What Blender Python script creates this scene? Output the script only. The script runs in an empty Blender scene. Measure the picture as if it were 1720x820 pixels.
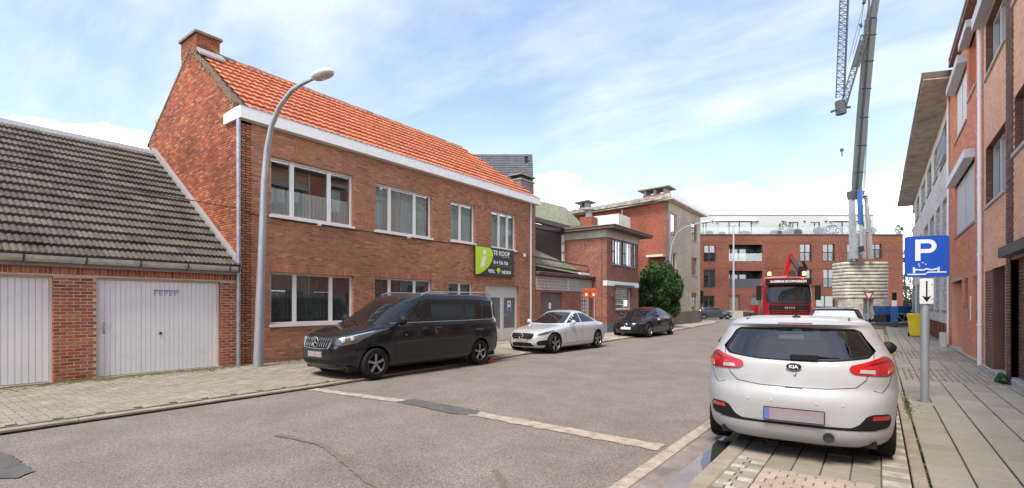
import bpy, bmesh, math, random
from mathutils import Vector, Matrix
from mathutils import noise as mnoise
R = math.radians
random.seed(7)
scn = bpy.context.scene
col = scn.collection
# ------------------------------------------------------------ camera
TH = math.atan(616 / 834.0)
ST, CT = math.sin(TH), math.cos(TH)
CH = 1.65
cam_d = bpy.data.cameras.new("camera")
cam = bpy.data.objects.new("camera", cam_d)
col.objects.link(cam)
cam.location = (0, 0, CH)
cam.rotation_euler = (R(90), 0, TH)
cam_d.sensor_width = 36
cam_d.lens = 834 / 1720 * 36
cam_d.shift_y = 102 / 1720
cam_d.clip_start = 0.05
cam_d.clip_end = 3000
scn.camera = cam
# ------------------------------------------------------------ world: daylight sky with cloud bank
SUN_EL, SUN_AZ = R(56), R(170)      # azimuth clockwise from +Y
world = bpy.data.worlds.new("World")
scn.world = world
world.use_nodes = True
nt = world.node_tree
nt.nodes.clear()
N = nt.nodes.new
L = nt.links.new
out = N("ShaderNodeOutputWorld")
bg = N("ShaderNodeBackground"); bg.inputs[1].default_value = 0.112
bgc = N("ShaderNodeBackground"); bgc.inputs[1].default_value = 0.60
bgb = N("ShaderNodeBackground"); bgb.inputs[1].default_value = 1.8
sky = N("ShaderNodeTexSky"); sky.sky_type = 'NISHITA'; sky.sun_disc = False
sky.sun_elevation = SUN_EL; sky.sun_rotation = SUN_AZ
sky.air_density = 1.0; sky.dust_density = 0.6; sky.ozone_density = 1.2
tc = N("ShaderNodeTexCoord")
sep = N("ShaderNodeSeparateXYZ"); L(tc.outputs['Generated'], sep.inputs[0])
def wm(op, a, b=None, c=None):
    m = N("ShaderNodeMath"); m.operation = op
    for i, v in enumerate((a, b, c)):
        if v is None: continue
        if isinstance(v, (int, float)): m.inputs[i].default_value = v
        else: L(v, m.inputs[i])
    return m.outputs[0]
def wramp(v, p0, p1):
    m = N("ShaderNodeMapRange"); m.interpolation_type = 'SMOOTHSTEP'
    L(v, m.inputs[0]); m.inputs[1].default_value = p0; m.inputs[2].default_value = p1
    return m.outputs[0]
# high thin cloud: planar projection of the direction
zz = wm('ADD', wm('MAXIMUM', sep.outputs[2], 0.0), 0.22)
px = wm('DIVIDE', sep.outputs[0], zz); py = wm('DIVIDE', sep.outputs[1], zz)
cmb = N("ShaderNodeCombineXYZ"); L(px, cmb.inputs[0]); L(wm('MULTIPLY', py, 1.0), cmb.inputs[1])
mp = N("ShaderNodeMapping"); mp.inputs['Rotation'].default_value = (0, 0, R(-32)); mp.inputs['Scale'].default_value = (0.55, 1.7, 1)
L(cmb.outputs[0], mp.inputs[0])
n1 = N("ShaderNodeTexNoise"); n1.inputs['Scale'].default_value = 1.25; n1.inputs['Detail'].default_value = 9; n1.inputs['Roughness'].default_value = 0.62; n1.inputs['Distortion'].default_value = 0.35
L(mp.outputs[0], n1.inputs[0])
n1b = N("ShaderNodeTexNoise"); n1b.inputs['Scale'].default_value = 0.9; n1b.inputs['Detail'].default_value = 3
L(cmb.outputs[0], n1b.inputs[0])
thin = wm('MULTIPLY', wramp(wm('ADD', wm('MULTIPLY', n1.outputs[0], 0.7), wm('MULTIPLY', n1b.outputs[0], 0.45)), 0.45, 0.82), 0.85)
# haze towards the horizon
haze = wm('MULTIPLY', wramp(sep.outputs[2], 0.55, 0.0), 0.6)
# cumulus bank low in the sky
mp2 = N("ShaderNodeMapping"); mp2.inputs['Scale'].default_value = (1, 1, 1.9); mp2.inputs['Location'].default_value = (3.1, 1.7, 0)
L(tc.outputs['Generated'], mp2.inputs[0])
n2 = N("ShaderNodeTexNoise"); n2.inputs['Scale'].default_value = 5.0; n2.inputs['Detail'].default_value = 8; n2.inputs['Roughness'].default_value = 0.55
L(mp2.outputs[0], n2.inputs[0])
n3 = N("ShaderNodeTexNoise"); n3.inputs['Scale'].default_value = 1.6; n3.inputs['Detail'].default_value = 2
L(mp2.outputs[0], n3.inputs[0])
edge = wm('ADD', wm('ADD', wm('MULTIPLY', n2.outputs[0], 0.22), wm('MULTIPLY', n3.outputs[0], 0.22)), 0.0)
bank = wramp(wm('SUBTRACT', edge, sep.outputs[2]), -0.012, 0.02)
n4 = N("ShaderNodeTexNoise"); n4.inputs['Scale'].default_value = 7; n4.inputs['Detail'].default_value = 7
L(mp2.outputs[0], n4.inputs[0])
cc = N("ShaderNodeValToRGB")
cc.color_ramp.elements[0].position = 0.3; cc.color_ramp.elements[0].color = (0.74, 0.79, 0.87, 1)
cc.color_ramp.elements[1].position = 0.62; cc.color_ramp.elements[1].color = (1.0, 1.0, 1.0, 1)
L(n4.outputs[0], cc.inputs[0])
L(cc.outputs[0], bgc.inputs[0])
mask = wm('MAXIMUM', wm('ADD', wm('MULTIPLY', thin, 0.70), 0.12), haze)
sat = N("ShaderNodeMixRGB"); sat.blend_type = 'MULTIPLY'; sat.inputs[0].default_value = 1; sat.inputs[2].default_value = (0.88, 0.93, 0.97, 1)
L(sky.outputs[0], sat.inputs[1]); L(sat.outputs[0], bg.inputs[0])
mx = N("ShaderNodeMixShader")
L(mask, mx.inputs[0]); L(bg.outputs[0], mx.inputs[1]); L(bgc.outputs[0], mx.inputs[2]); mxb = N("ShaderNodeMixShader"); L(cc.outputs[0], bgb.inputs[0]); L(bank, mxb.inputs[0]); L(mx.outputs[0], mxb.inputs[1]); L(bgb.outputs[0], mxb.inputs[2]); L(mxb.outputs[0], out.inputs[0])
# ------------------------------------------------------------ sun (veiled by thin cloud: soft)
sl = bpy.data.lights.new("sun", 'SUN'); sl.energy = 2.1; sl.angle = R(24); sl.color = (1.0, 0.92, 0.79)
sun = bpy.data.objects.new("sun", sl); col.objects.link(sun)
sd = Vector((math.sin(SUN_AZ) * math.cos(SUN_EL), math.cos(SUN_AZ) * math.cos(SUN_EL), math.sin(SUN_EL)))
sun.rotation_euler = (-sd).to_track_quat('-Z', 'Y').to_euler()
scn.view_settings.view_transform = 'Standard'
scn.view_settings.look = 'None'
scn.view_settings.exposure = 1.32
scn.view_settings.gamma = 1
scn.view_settings.use_curve_mapping = False
scn.cycles.use_denoising = True
scn.cycles.max_bounces = 6
scn.cycles.transparent_max_bounces = 12
scn.cycles.caustics_reflective = False
scn.cycles.caustics_refractive = False
scn.render.engine = 'CYCLES'
# ------------------------------------------------------------ materials
def mat(name, c=(.5, .5, .5), rough=.7, metal=0.0, c2=None, ns=6.0, lo=.35, hi=.65, isl=None, bump=0.0, bs=60.0,
        grime=0.0, gs=.6, coat=0.0, emit=0.0, spec=None, speck=None, stretch=None):
    """c..c2 mixed by noise; isl = list of colours picked per piece; grime darkens by large noise."""
    m = bpy.data.materials.new(name); m.use_nodes = True
    t = m.node_tree; b = t.nodes["Principled BSDF"]; nn = t.nodes.new; ll = t.links.new
    b.inputs['Roughness'].default_value = rough; b.inputs['Metallic'].default_value = metal
    if coat and spec is None: b.inputs['Specular IOR Level'].default_value = .25
    if coat: b.inputs['Coat Weight'].default_value = coat; b.inputs['Coat Roughness'].default_value = .04
    if spec is not None: b.inputs['Specular IOR Level'].default_value = spec
    geo = nn("ShaderNodeNewGeometry"); pos = geo.outputs['Position']
    if stretch:
        mpn = nn("ShaderNodeMapping"); mpn.inputs['Scale'].default_value = stretch; ll(pos, mpn.inputs[0]); pos = mpn.outputs[0]
    cur = None
    if isl:
        oi = nn("ShaderNodeObjectInfo"); ad = nn("ShaderNodeMath"); ad.operation = 'ADD'
        ll(geo.outputs['Random Per Island'], ad.inputs[0]); ll(oi.outputs['Random'], ad.inputs[1])
        fr = nn("ShaderNodeMath"); fr.operation = 'FRACT'; ll(ad.outputs[0], fr.inputs[0])
        rp = nn("ShaderNodeValToRGB"); rp.color_ramp.interpolation = 'LINEAR'
        es = rp.color_ramp.elements
        for i, cc_ in enumerate(isl):
            e = es[i] if i < 2 else es.new(.5)
            e.color = (*cc_, 1)
        for i in range(len(isl)): es[i].position = i / (len(isl) - 1) if len(isl) > 1 else 0
        for i, cc_ in enumerate(isl): es[i].color = (*cc_, 1)
        ll(fr.outputs[0], rp.inputs[0]); cur = rp.outputs[0]
    if c2 is not None:
        n = nn("ShaderNodeTexNoise"); n.inputs['Scale'].default_value = ns; n.inputs['Detail'].default_value = 6; n.inputs['Roughness'].default_value = .6
        ll(pos, n.inputs[0])
        r = nn("ShaderNodeMapRange"); r.inputs[1].default_value = lo; r.inputs[2].default_value = hi; ll(n.outputs[0], r.inputs[0])
        x = nn("ShaderNodeMixRGB"); ll(r.outputs[0], x.inputs[0])
        if cur is None: x.inputs[1].default_value = (*c, 1)
        else: ll(cur, x.inputs[1])
        x.inputs[2].default_value = (*c2, 1); cur = x.outputs[0]
    if speck:
        n = nn("ShaderNodeTexNoise"); n.inputs['Scale'].default_value = speck[0]; n.inputs['Detail'].default_value = 2
        ll(pos, n.inputs[0])
        r = nn("ShaderNodeMapRange"); r.inputs[1].default_value = .42; r.inputs[2].default_value = .62
        r.inputs[3].default_value = 1 - speck[1]; r.inputs[4].default_value = 1 + speck[1]; ll(n.outputs[0], r.inputs[0])
        x = nn("ShaderNodeMixRGB"); x.blend_type = 'MULTIPLY'; x.inputs[0].default_value = 1
        if cur is None: x.inputs[1].default_value = (*c, 1)
        else: ll(cur, x.inputs[1])
        ll(r.outputs[0], x.inputs[2]); cur = x.outputs[0]
    if grime:
        n = nn("ShaderNodeTexNoise"); n.inputs['Scale'].default_value = gs; n.inputs['Detail'].default_value = 8; n.inputs['Roughness'].default_value = .65
        ll(pos, n.inputs[0])
        r = nn("ShaderNodeMapRange"); r.inputs[1].default_value = .35; r.inputs[2].default_value = .7
        r.inputs[3].default_value = 1 + grime * .25; r.inputs[4].default_value = 1 - grime; ll(n.outputs[0], r.inputs[0])
        x = nn("ShaderNodeMixRGB"); x.blend_type = 'MULTIPLY'; x.inputs[0].default_value = 1
        if cur is None: x.inputs[1].default_value = (*c, 1)
        else: ll(cur, x.inputs[1])
        ll(r.outputs[0], x.inputs[2]); cur = x.outputs[0]
    if cur is not None: ll(cur, b.inputs['Base Color'])
    else: b.inputs['Base Color'].default_value = (*c, 1)
    if bump:
        n = nn("ShaderNodeTexNoise"); n.inputs['Scale'].default_value = bs; n.inputs['Detail'].default_value = 4; ll(pos, n.inputs[0])
        bu = nn("ShaderNodeBump"); bu.inputs['Strength'].default_value = bump; bu.inputs['Distance'].default_value = .01
        ll(n.outputs[0], bu.inputs['Height']); ll(bu.outputs[0], b.inputs['Normal'])
    if emit:
        b.inputs['Emission Color'].default_value = (*c, 1); b.inputs['Emission Strength'].default_value = emit
    return m
def brickmat(name, cols, mortar, bw=.21, bh=.065, joint=.012, rot=0.0, grime=.25, gs=.7, offset=.5, rough=.85):
    m = bpy.data.materials.new(name); m.use_nodes = True
    t = m.node_tree; b = t.nodes["Principled BSDF"]; nn = t.nodes.new; ll = t.links.new
    b.inputs['Roughness'].default_value = rough
    geo = nn("ShaderNodeNewGeometry"); pos = geo.outputs['Position']
    mpn = nn("ShaderNodeMapping"); mpn.vector_type = 'POINT'; mpn.inputs['Rotation'].default_value = (0, 0, rot); ll(pos, mpn.inputs[0])
    sp = nn("ShaderNodeSeparateXYZ"); ll(mpn.outputs[0], sp.inputs[0])
    ad = nn("ShaderNodeMath"); ad.operation = 'ADD'; ll(sp.outputs[0], ad.inputs[0]); ll(sp.outputs[1], ad.inputs[1])
    cb = nn("ShaderNodeCombineXYZ"); ll(ad.outputs[0], cb.inputs[0]); ll(sp.outputs[2], cb.inputs[1])
    br = nn("ShaderNodeTexBrick"); br.offset = offset; br.inputs['Scale'].default_value = 1
    br.inputs['Brick Width'].default_value = bw; br.inputs['Row Height'].default_value = bh; br.inputs['Mortar Size'].default_value = joint / 2
    br.inputs['Mortar Smooth'].default_value = .1; br.inputs['Bias'].default_value = 0
    br.inputs['Color1'].default_value = (*cols[0], 1); br.inputs['Color2'].default_value = (*cols[1], 1); br.inputs['Mortar'].default_value = (*mortar, 1)
    ll(cb.outputs[0], br.inputs[0])
    n = nn("ShaderNodeTexNoise"); n.inputs['Scale'].default_value = 9; n.inputs['Detail'].default_value = 6; ll(pos, n.inputs[0])
    r = nn("ShaderNodeMapRange"); r.inputs[1].default_value = .3; r.inputs[2].default_value = .7; r.inputs[3].default_value = .72; r.inputs[4].default_value = 1.3; ll(n.outputs[0], r.inputs[0])
    x = nn("ShaderNodeMixRGB"); x.blend_type = 'MULTIPLY'; x.inputs[0].default_value = 1; ll(br.outputs[0], x.inputs[1]); ll(r.outputs[0], x.inputs[2])
    n2_ = nn("ShaderNodeTexNoise"); n2_.inputs['Scale'].default_value = gs; n2_.inputs['Detail'].default_value = 8; ll(pos, n2_.inputs[0])
    r2 = nn("ShaderNodeMapRange"); r2.inputs[1].default_value = .35; r2.inputs[2].default_value = .7; r2.inputs[3].default_value = 1 + grime * .3; r2.inputs[4].default_value = 1 - grime; ll(n2_.outputs[0], r2.inputs[0])
    x2 = nn("ShaderNodeMixRGB"); x2.blend_type = 'MULTIPLY'; x2.inputs[0].default_value = 1; ll(x.outputs[0], x2.inputs[1]); ll(r2.outputs[0], x2.inputs[2])
    ll(x2.outputs[0], b.inputs['Base Color'])
    bu = nn("ShaderNodeBump"); bu.inputs['Strength'].default_value = .5; bu.inputs['Distance'].default_value = .008; bu.invert = True
    ll(br.outputs['Fac'], bu.inputs['Height']); ll(bu.outputs[0], b.inputs['Normal'])
    return m
def glassmat(name, tint=(.6, .7, .68), refl=1.0, ior=1.5, gcol=(1, 1, 1)):
    m = bpy.data.materials.new(name); m.use_nodes = True
    t = m.node_tree; t.nodes.clear(); nn = t.nodes.new; ll = t.links.new
    o = nn("ShaderNodeOutputMaterial"); tr = nn("ShaderNodeBsdfTransparent"); tr.inputs[0].default_value = (*tint, 1)
    g = nn("ShaderNodeBsdfGlossy"); g.inputs['Roughness'].default_value = .015; g.inputs[0].default_value = (*gcol, 1)
    ge = nn("ShaderNodeNewGeometry"); dt = nn("ShaderNodeVectorMath"); dt.operation = 'DOT_PRODUCT'; ll(ge.outputs['Normal'], dt.inputs[0]); ll(ge.outputs['Incoming'], dt.inputs[1])
    def mm(op, a, b=None):
        k = nn("ShaderNodeMath"); k.operation = op; k.use_clamp = False
        for i, v in enumerate((a, b)):
            if v is None: continue
            if isinstance(v, (int, float)): k.inputs[i].default_value = v
            else: ll(v, k.inputs[i])
        return k.outputs[0]
    fz = mm('POWER', mm('SUBTRACT', 1.0, mm('ABSOLUTE', dt.outputs['Value'])), 5.0)
    ml = nn("ShaderNodeMath"); ml.operation = 'MULTIPLY'; ml.use_clamp = True; ml.inputs[1].default_value = refl; ll(mm('ADD', .06, mm('MULTIPLY', fz, .94)), ml.inputs[0])
    x = nn("ShaderNodeMixShader"); ll(ml.outputs[0], x.inputs[0]); ll(tr.outputs[0], x.inputs[1]); ll(g.outputs[0], x.inputs[2]); ll(x.outputs[0], o.inputs[0])
    return m
M = {}
BR_BROWN = [(.44, .155, .070), (.53, .19, .092), (.27, .105, .056), (.58, .26, .14), (.49, .165, .075), (.35, .165, .095)]
BR_RED = [(.36, .085, .030), (.27, .06, .025), (.42, .13, .055), (.20, .06, .03), (.38, .10, .038), (.47, .20, .10)]
BR_GAR = [(.42, .095, .035), (.28, .055, .025), (.50, .15, .06), (.36, .08, .032), (.46, .18, .09), (.24, .06, .03)]
BR_PEACH = [(.80, .47, .31), (.77, .41, .26), (.84, .54, .38), (.78, .45, .29)]
BR_B = [(.74, .26, .13), (.66, .20, .10), (.78, .34, .19), (.70, .235, .12)]
BR_DARK = [(.15, .07, .048), (.20, .095, .065), (.11, .055, .042), (.24, .115, .075)]
M['brown'] = mat('brown_brick', isl=BR_BROWN, rough=.88, c2=(.22, .14, .10), ns=14, lo=.5, hi=.85, grime=.28, gs=.45, bump=.3, bs=90)
M['gable'] = mat('red_gable_brick', isl=BR_RED, rough=.9, c2=(.50, .33, .25), ns=3.0, lo=.6, hi=1.0, grime=.42, gs=1.1, bump=.3, bs=90)
M['garage'] = mat('orange_brick', isl=BR_GAR, rough=.9, c2=(.5, .33, .26), ns=12, lo=.55, hi=.95, grime=.2, gs=1.2, bump=.3, bs=90)
M['peach'] = mat('peach_brick', isl=BR_PEACH, rough=.88, grime=.12, gs=.8, speck=(120, .1))
M['bred'] = mat('coral_brick', isl=BR_B, rough=.88, c2=(.6, .36, .30), ns=22, lo=.55, hi=.9, grime=.15)
M['bdark'] = mat('dark_brown_brick', isl=BR_DARK, rough=.8, grime=.2)
M['mort_l'] = mat('pale_mortar', (.66, .52, .39), .95, c2=(.50, .38, .28), ns=15)
M['mort_m'] = mat('grey_mortar', (.42, .30, .20), .95, c2=(.29, .21, .14), ns=8)
M['mort_g'] = mat('gable_mortar', (.20, .11, .075), .95, c2=(.13, .075, .05), ns=8)
M['mort_b'] = mat('grey_white_mortar', (.50, .42, .37), .95)
M['mort_p'] = mat('peach_mortar', (.50, .34, .25), .95)
M['mort_d'] = mat('sand_mortar', (.36, .27, .19), .95)
M['tex_brown'] = brickmat('brown_brick_reveal', BR_BROWN[:2], (.2, .15, .12))
M['white'] = mat('white_paint', (.80, .79, .76), .45, c2=(.66, .64, .60), ns=3, lo=.55, hi=.9)
M['whiteclean'] = mat('white_plastic', (.82, .82, .82), .35)
M['door_w'] = mat('garage_door_paint', (.90, .88, .85), .5, c2=(.78, .755, .72), ns=2.2, lo=.5, hi=.9, grime=.06)
M['door_f'] = mat('cream_frame_paint', (.70, .68, .62), .55)
M['zinc'] = mat('zinc', (.42, .46, .50), .45, .55, c2=(.30, .33, .36), ns=4)
M['pvcpipe'] = mat('grey_pvc', (.52, .53, .54), .5)
M['galv'] = mat('galvanised_steel', (.44, .46, .48), .5, .5, c2=(.34, .36, .38), ns=7, stretch=(1, 1, .25))
M['black'] = mat('black_plastic', (.012, .012, .013), .6, spec=.25)
M['darkmetal'] = mat('dark_metal', (.05, .055, .06), .45, .3)
M['rubber'] = mat('rubber', (.014, .014, .014), .85, spec=.2)
M['slate'] = mat('weathered_tile', isl=[(.085, .072, .057), (.112, .095, .077), (.062, .053, .043), (.095, .082, .067), (.125, .107, .086)], rough=.95, c2=(.155, .14, .11), ns=9, lo=.5, hi=.85, grime=.35, gs=1.0, bump=.4, bs=40)
M['orange_tile'] = mat('orange_tile', isl=[(.50, .165, .08), (.46, .145, .07), (.54, .19, .10), (.42, .13, .065), (.51, .17, .085)], rough=.75, grime=.22, gs=1.4)
M['lead'] = mat('lead_flashing', (.30, .29, .29), .7, c2=(.28, .26, .26), ns=20)
M['verge'] = mat('mossy_mortar', (.21, .14, .085), .95, c2=(.075, .06, .04), ns=18, lo=.4, hi=.6, bump=.6, bs=40)
M['conc'] = mat('concrete', (.44, .40, .34), .9, c2=(.33, .30, .26), ns=5, speck=(160, .12), bump=.2)
M['conc_d'] = mat('dark_concrete', (.22, .21, .20), .9, c2=(.30, .28, .26), ns=4)
M['sill'] = mat('bluestone', (.46, .45, .43), .7, c2=(.36, .35, .33), ns=6)
M['sill_d'] = mat('dark_bluestone', (.20, .20, .20), .6)
M['glass'] = glassmat('window_glass', (.82, .86, .84), 1.5, 1.5)
M['glass_d'] = glassmat('dark_window_glass', (.28, .31, .31), 2.2, 1.5)
M['carglass'] = glassmat('car_glass', (.16, .20, .18), 1.4, 1.5)
M['kiaglass'] = glassmat('tinted_glass', (.50, .60, .55), 1.9, 1.45)
M['black_glass'] = mat('black_glass', (.012, .014, .015), .03, spec=.7)
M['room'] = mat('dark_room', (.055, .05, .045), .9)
M['curtain'] = mat('net_curtain', (.78, .77, .73), .9, c2=(.58, .57, .54), ns=5, stretch=(1, 8, .3))
M['curtain_d'] = mat('dark_lace_curtain', (.24, .235, .215), .9, c2=(.10, .10, .09), ns=6, stretch=(1, 9, .4))
M['asphalt'] = mat('road_asphalt', (.19, .158, .134), .93, c2=(.24, .206, .18), ns=1.7, lo=.3, hi=.75, speck=(70, .34), grime=.20, gs=.55, bump=.5, bs=70)
M['asph_dark'] = mat('dark_asphalt_patch', (.085, .08, .076), .88, c2=(.12, .112, .105), ns=5, speck=(110, .25), bump=.4, bs=75)
M['seal'] = mat('crack_sealing', (.135, .11, .09), .9, c2=(.20, .16, .13), ns=9, speck=(70, .3))
M['whitestrip'] = mat('pale_concrete_joint', (.42, .355, .285), .9, c2=(.27, .215, .17), ns=7, lo=.42, hi=.68, speck=(90, .15), bump=.3)
M['kerb'] = mat('kerb_concrete', (.34, .295, .235), .9, c2=(.24, .205, .155), ns=3.5, speck=(140, .15), bump=.2)
M['gutter'] = mat('gutter_asphalt', (.28, .24, .21), .8, c2=(.14, .12, .11), ns=2.5, speck=(120, .2))
M['wet'] = mat('wet_asphalt', (.17, .15, .14), .32, c2=(.23, .20, .18), ns=2.5, lo=.4, hi=.6)
M['puddle'] = mat('standing_water', (.04, .038, .035), .10, spec=.5)
M['paver'] = mat('grey_paver', isl=[(.30, .26, .215), (.26, .225, .185), (.34, .295, .245), (.28, .245, .20)], rough=.93, c2=(.24, .21, .17), ns=2, lo=.45, hi=.75, speck=(130, .15), grime=.15, gs=1.5)
M['paverpink'] = mat('pinkish_paver', isl=[(.40, .33, .28), (.35, .28, .23), (.44, .37, .31)], rough=.93, speck=(130, .15), grime=.12, gs=2)
M['slab'] = mat('pavement_slab', isl=[(.30, .27, .225), (.34, .305, .255), (.26, .235, .195), (.32, .29, .245), (.30, .27, .22)], rough=.93, c2=(.28, .265, .20), ns=1.7, lo=.5, hi=.8, speck=(150, .14), grime=.12, gs=2)
M['slabgrey'] = mat('grey_slab', isl=[(.20, .18, .15), (.27, .245, .205), (.31, .28, .235), (.24, .215, .175)], rough=.93, speck=(150, .14), grime=.15, gs=3)
M['slabwhite'] = mat('white_painted_slab', (.47, .44, .38), .88, c2=(.30, .28, .24), ns=11, lo=.4, hi=.62)
M['joint'] = mat('sand_joint', (.11, .095, .07), .95, c2=(.15, .16, .07), ns=3, lo=.5, hi=.7)
M['moss'] = mat('moss', (.09, .12, .03), .95, c2=(.17, .17, .07), ns=20)
M['leaf'] = mat('green_leaf', isl=[(.025, .075, .012), (.038, .10, .018), (.02, .058, .010), (.05, .12, .024)], rough=.6)
M['leaf2'] = mat('pale_leaf', isl=[(.10, .12, .03), (.07, .10, .025), (.13, .13, .05)], rough=.7)
M['bark'] = mat('bark', (.12, .09, .065), .9)
M['yellow'] = mat('yellow_plastic', (.80, .60, .02), .45)
M['blue'] = mat('sign_blue', (.015, .09, .50), .4)
M['craneblue'] = mat('crane_blue_paint', (.018, .085, .28), .45)
M['cranegrey'] = mat('crane_grey_paint', (.075, .08, .078), .55, c2=(.058, .062, .06), ns=2, stretch=(1, 1, .2))
M['craneli'] = mat('crane_light_paint', (.38, .40, .41), .5, c2=(.28, .29, .30), ns=3)
M['orange'] = mat('orange_paint', (.50, .09, .015), .6)
M['red'] = mat('red_paint', (.45, .012, .015), .3, coat=.5)
M['lime'] = mat('lime_print', (.52, .70, .02), .5)
M['signblack'] = mat('sign_black', (.03, .033, .035), .5)
M['stop'] = mat('red_lens', (.45, .008, .012), .12, coat=1, spec=.7)
M['stopd'] = mat('dark_red_lens', (.16, .004, .006), .15, coat=1)
M['amber'] = mat('amber_lens', (.55, .16, .02), .15, coat=1)
M['clear'] = mat('clear_lens', (.55, .56, .57), .1, .3, coat=1)
M['chrome'] = mat('chrome', (.75, .76, .78), .12, 1.0)
M['rim'] = mat('alloy_rim', (.40, .38, .37), .35, .8)
M['plate'] = mat('number_plate', (.36, .33, .33), .5, c2=(.28, .20, .21), ns=9)
# ------------------------------------------------------------ mesh helpers
def pr(p):
    d = -ST * p[0] + CT * p[1]
    if d < .2: return None
    return 860 + 834 * (CT * p[0] + ST * p[1]) / d, 512 - 834 * (p[2] - CH) / d
def cw(px, py, d):
    """point seen at photo pixel (px, py) at depth d"""
    l = (px - 860) / 834 * d
    return Vector((-ST * d + CT * l, CT * d + ST * l, CH + (512 - py) / 834 * d))
class MB:
    def __init__(s): s.v = []; s.f = []; s.m = []
    def add(s, vs, fs, mi=0):
        o = len(s.v); s.v.extend([tuple(p) for p in vs])
        for f in fs: s.f.append([i + o for i in f]); s.m.append(mi)
        return s
    def box(s, x0, y0, z0, x1, y1, z1, mi=0):
        return s.add([(x0, y0, z0), (x1, y0, z0), (x1, y1, z0), (x0, y1, z0), (x0, y0, z1), (x1, y0, z1), (x1, y1, z1), (x0, y1, z1)],
              [(0, 3, 2, 1), (4, 5, 6, 7), (0, 1, 5, 4), (1, 2, 6, 5), (2, 3, 7, 6), (3, 0, 4, 7)], mi)
    def ob(s, pl, u0, u1, z0, z1, o0, o1, mi=0):
        P = pl.pt
        return s.add([P(u0, z0, o0), P(u1, z0, o0), P(u1, z0, o1), P(u0, z0, o1), P(u0, z1, o0), P(u1, z1, o0), P(u1, z1, o1), P(u0, z1, o1)],
              [(0, 3, 2, 1), (4, 5, 6, 7), (0, 1, 5, 4), (1, 2, 6, 5), (2, 3, 7, 6), (3, 0, 4, 7)], mi)
    def prism(s, poly, vec, mi=0, mcap=None):
        n = len(poly); vec = Vector(vec); p = [Vector(q) for q in poly]
        s.add(p + [q + vec for q in p], [], mi); o = len(s.v) - 2 * n
        s.f.append([o + i for i in range(n)][::-1]); s.m.append(mi if mcap is None else mcap)
        s.f.append([o + n + i for i in range(n)]); s.m.append(mi if mcap is None else mcap)
        for i in range(n):
            j = (i + 1) % n; s.f.append([o + i, o + j, o + n + j, o + n + i]); s.m.append(mi)
        return s
    def tube(s, pts, r, n=8, mi=0, cap=True):
        pts = [Vector(p) for p in pts]; rs = r if isinstance(r, (list, tuple)) else [r] * len(pts)
        o = len(s.v); up = None
        for i, p in enumerate(pts):
            t = (pts[min(i + 1, len(pts) - 1)] - pts[max(i - 1, 0)]).normalized()
            if up is None:
                up = Vector((0, 0, 1)) if abs(t.z) < .9 else Vector((1, 0, 0))
            a = t.cross(up).normalized(); b = a.cross(t).normalized(); up = b
            for k in range(n):
                q = 2 * math.pi * k / n
                s.v.append(tuple(p + (a * math.cos(q) + b * math.sin(q)) * rs[i]))
        for i in range(len(pts) - 1):
            for k in range(n):
                k2 = (k + 1) % n
                s.f.append([o + i * n + k, o + i * n + k2, o + (i + 1) * n + k2, o + (i + 1) * n + k]); s.m.append(mi)
        if cap:
            s.f.append([o + k for k in range(n)][::-1]); s.m.append(mi)
            s.f.append([o + (len(pts) - 1) * n + k for k in range(n)]); s.m.append(mi)
        return s
    def lathe(s, prof, c, axis=(0, 0, 1), n=24, mi=0):
        """prof: list of (r, h) along axis from c"""
        ax = Vector(axis).normalized(); t = Vector((1, 0, 0)) if abs(ax.x) < .9 else Vector((0, 1, 0))
        a = ax.cross(t).normalized(); b = ax.cross(a); c = Vector(c); o = len(s.v)
        for r, h in prof:
            for k in range(n):
                q = 2 * math.pi * k / n
                s.v.append(tuple(c + ax * h + (a * math.cos(q) + b * math.sin(q)) * r))
        for i in range(len(prof) - 1):
            for k in range(n):
                k2 = (k + 1) % n
                s.f.append([o + i * n + k, o + i * n + k2, o + (i + 1) * n + k2, o + (i + 1) * n + k]); s.m.append(mi)
        return s
    def build(s, name, mats, parent=None, base=None, smooth=False, recalc=True, sharp=40):
        me = bpy.data.meshes.new(name)
        if base is None and parent is not None: base = parent.get('_b')
        vs = s.v
        if base is not None: vs = [(p[0] - base[0], p[1] - base[1], p[2] - base[2]) for p in vs]
        me.from_pydata(vs, [], s.f)
        for m in (mats if isinstance(mats, (list, tuple)) else [mats]): me.materials.append(m)
        if any(s.m): me.polygons.foreach_set('material_index', s.m)
        if recalc and len(s.f) < 60000:
            bm = bmesh.new(); bm.from_mesh(me); bmesh.ops.recalc_face_normals(bm, faces=bm.faces); bm.to_mesh(me); bm.free()
        if smooth:
            me.polygons.foreach_set('use_smooth', [True] * len(me.polygons)); me.set_sharp_from_angle(angle=R(sharp))
        me.update()
        o = bpy.data.objects.new(name, me); col.objects.link(o)
        if parent is not None: o.parent = parent; o['_b'] = parent.get('_b') or (0, 0, 0)
        elif base is not None: o.location = base; o['_b'] = tuple(base)
        return o
def tag(o, label=None, cat=None, group=None, kind=None):
    if label: o['label'] = label
    if cat: o['category'] = cat
    if group: o['group'] = group
    if kind: o['kind'] = kind
    return o
def thing(name, label, cat, loc=(0, 0, 0), rz=0.0, group=None, local=False):
    o = bpy.data.objects.new(name, None); col.objects.link(o); o.location = loc; o.rotation_euler = (0, 0, rz)
    o.empty_display_size = .3
    o['_b'] = (0.0, 0.0, 0.0) if local else tuple(float(x) for x in loc)
    return tag(o, label, cat, group)
def solo(o, label, cat, group=None): return tag(o, label, cat, group)
def kids(o): return [c for c in bpy.data.objects if c.parent == o]
def copy_tree(o, parent=None, table=None):
    if table is None:
        table = {}
        for c in bpy.data.objects:
            if c.parent: table.setdefault(c.parent.name, []).append(c)
    c = o.copy(); col.objects.link(c); c.parent = parent
    for ch in table.get(o.name, []): copy_tree(ch, c, table)
    return c
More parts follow.
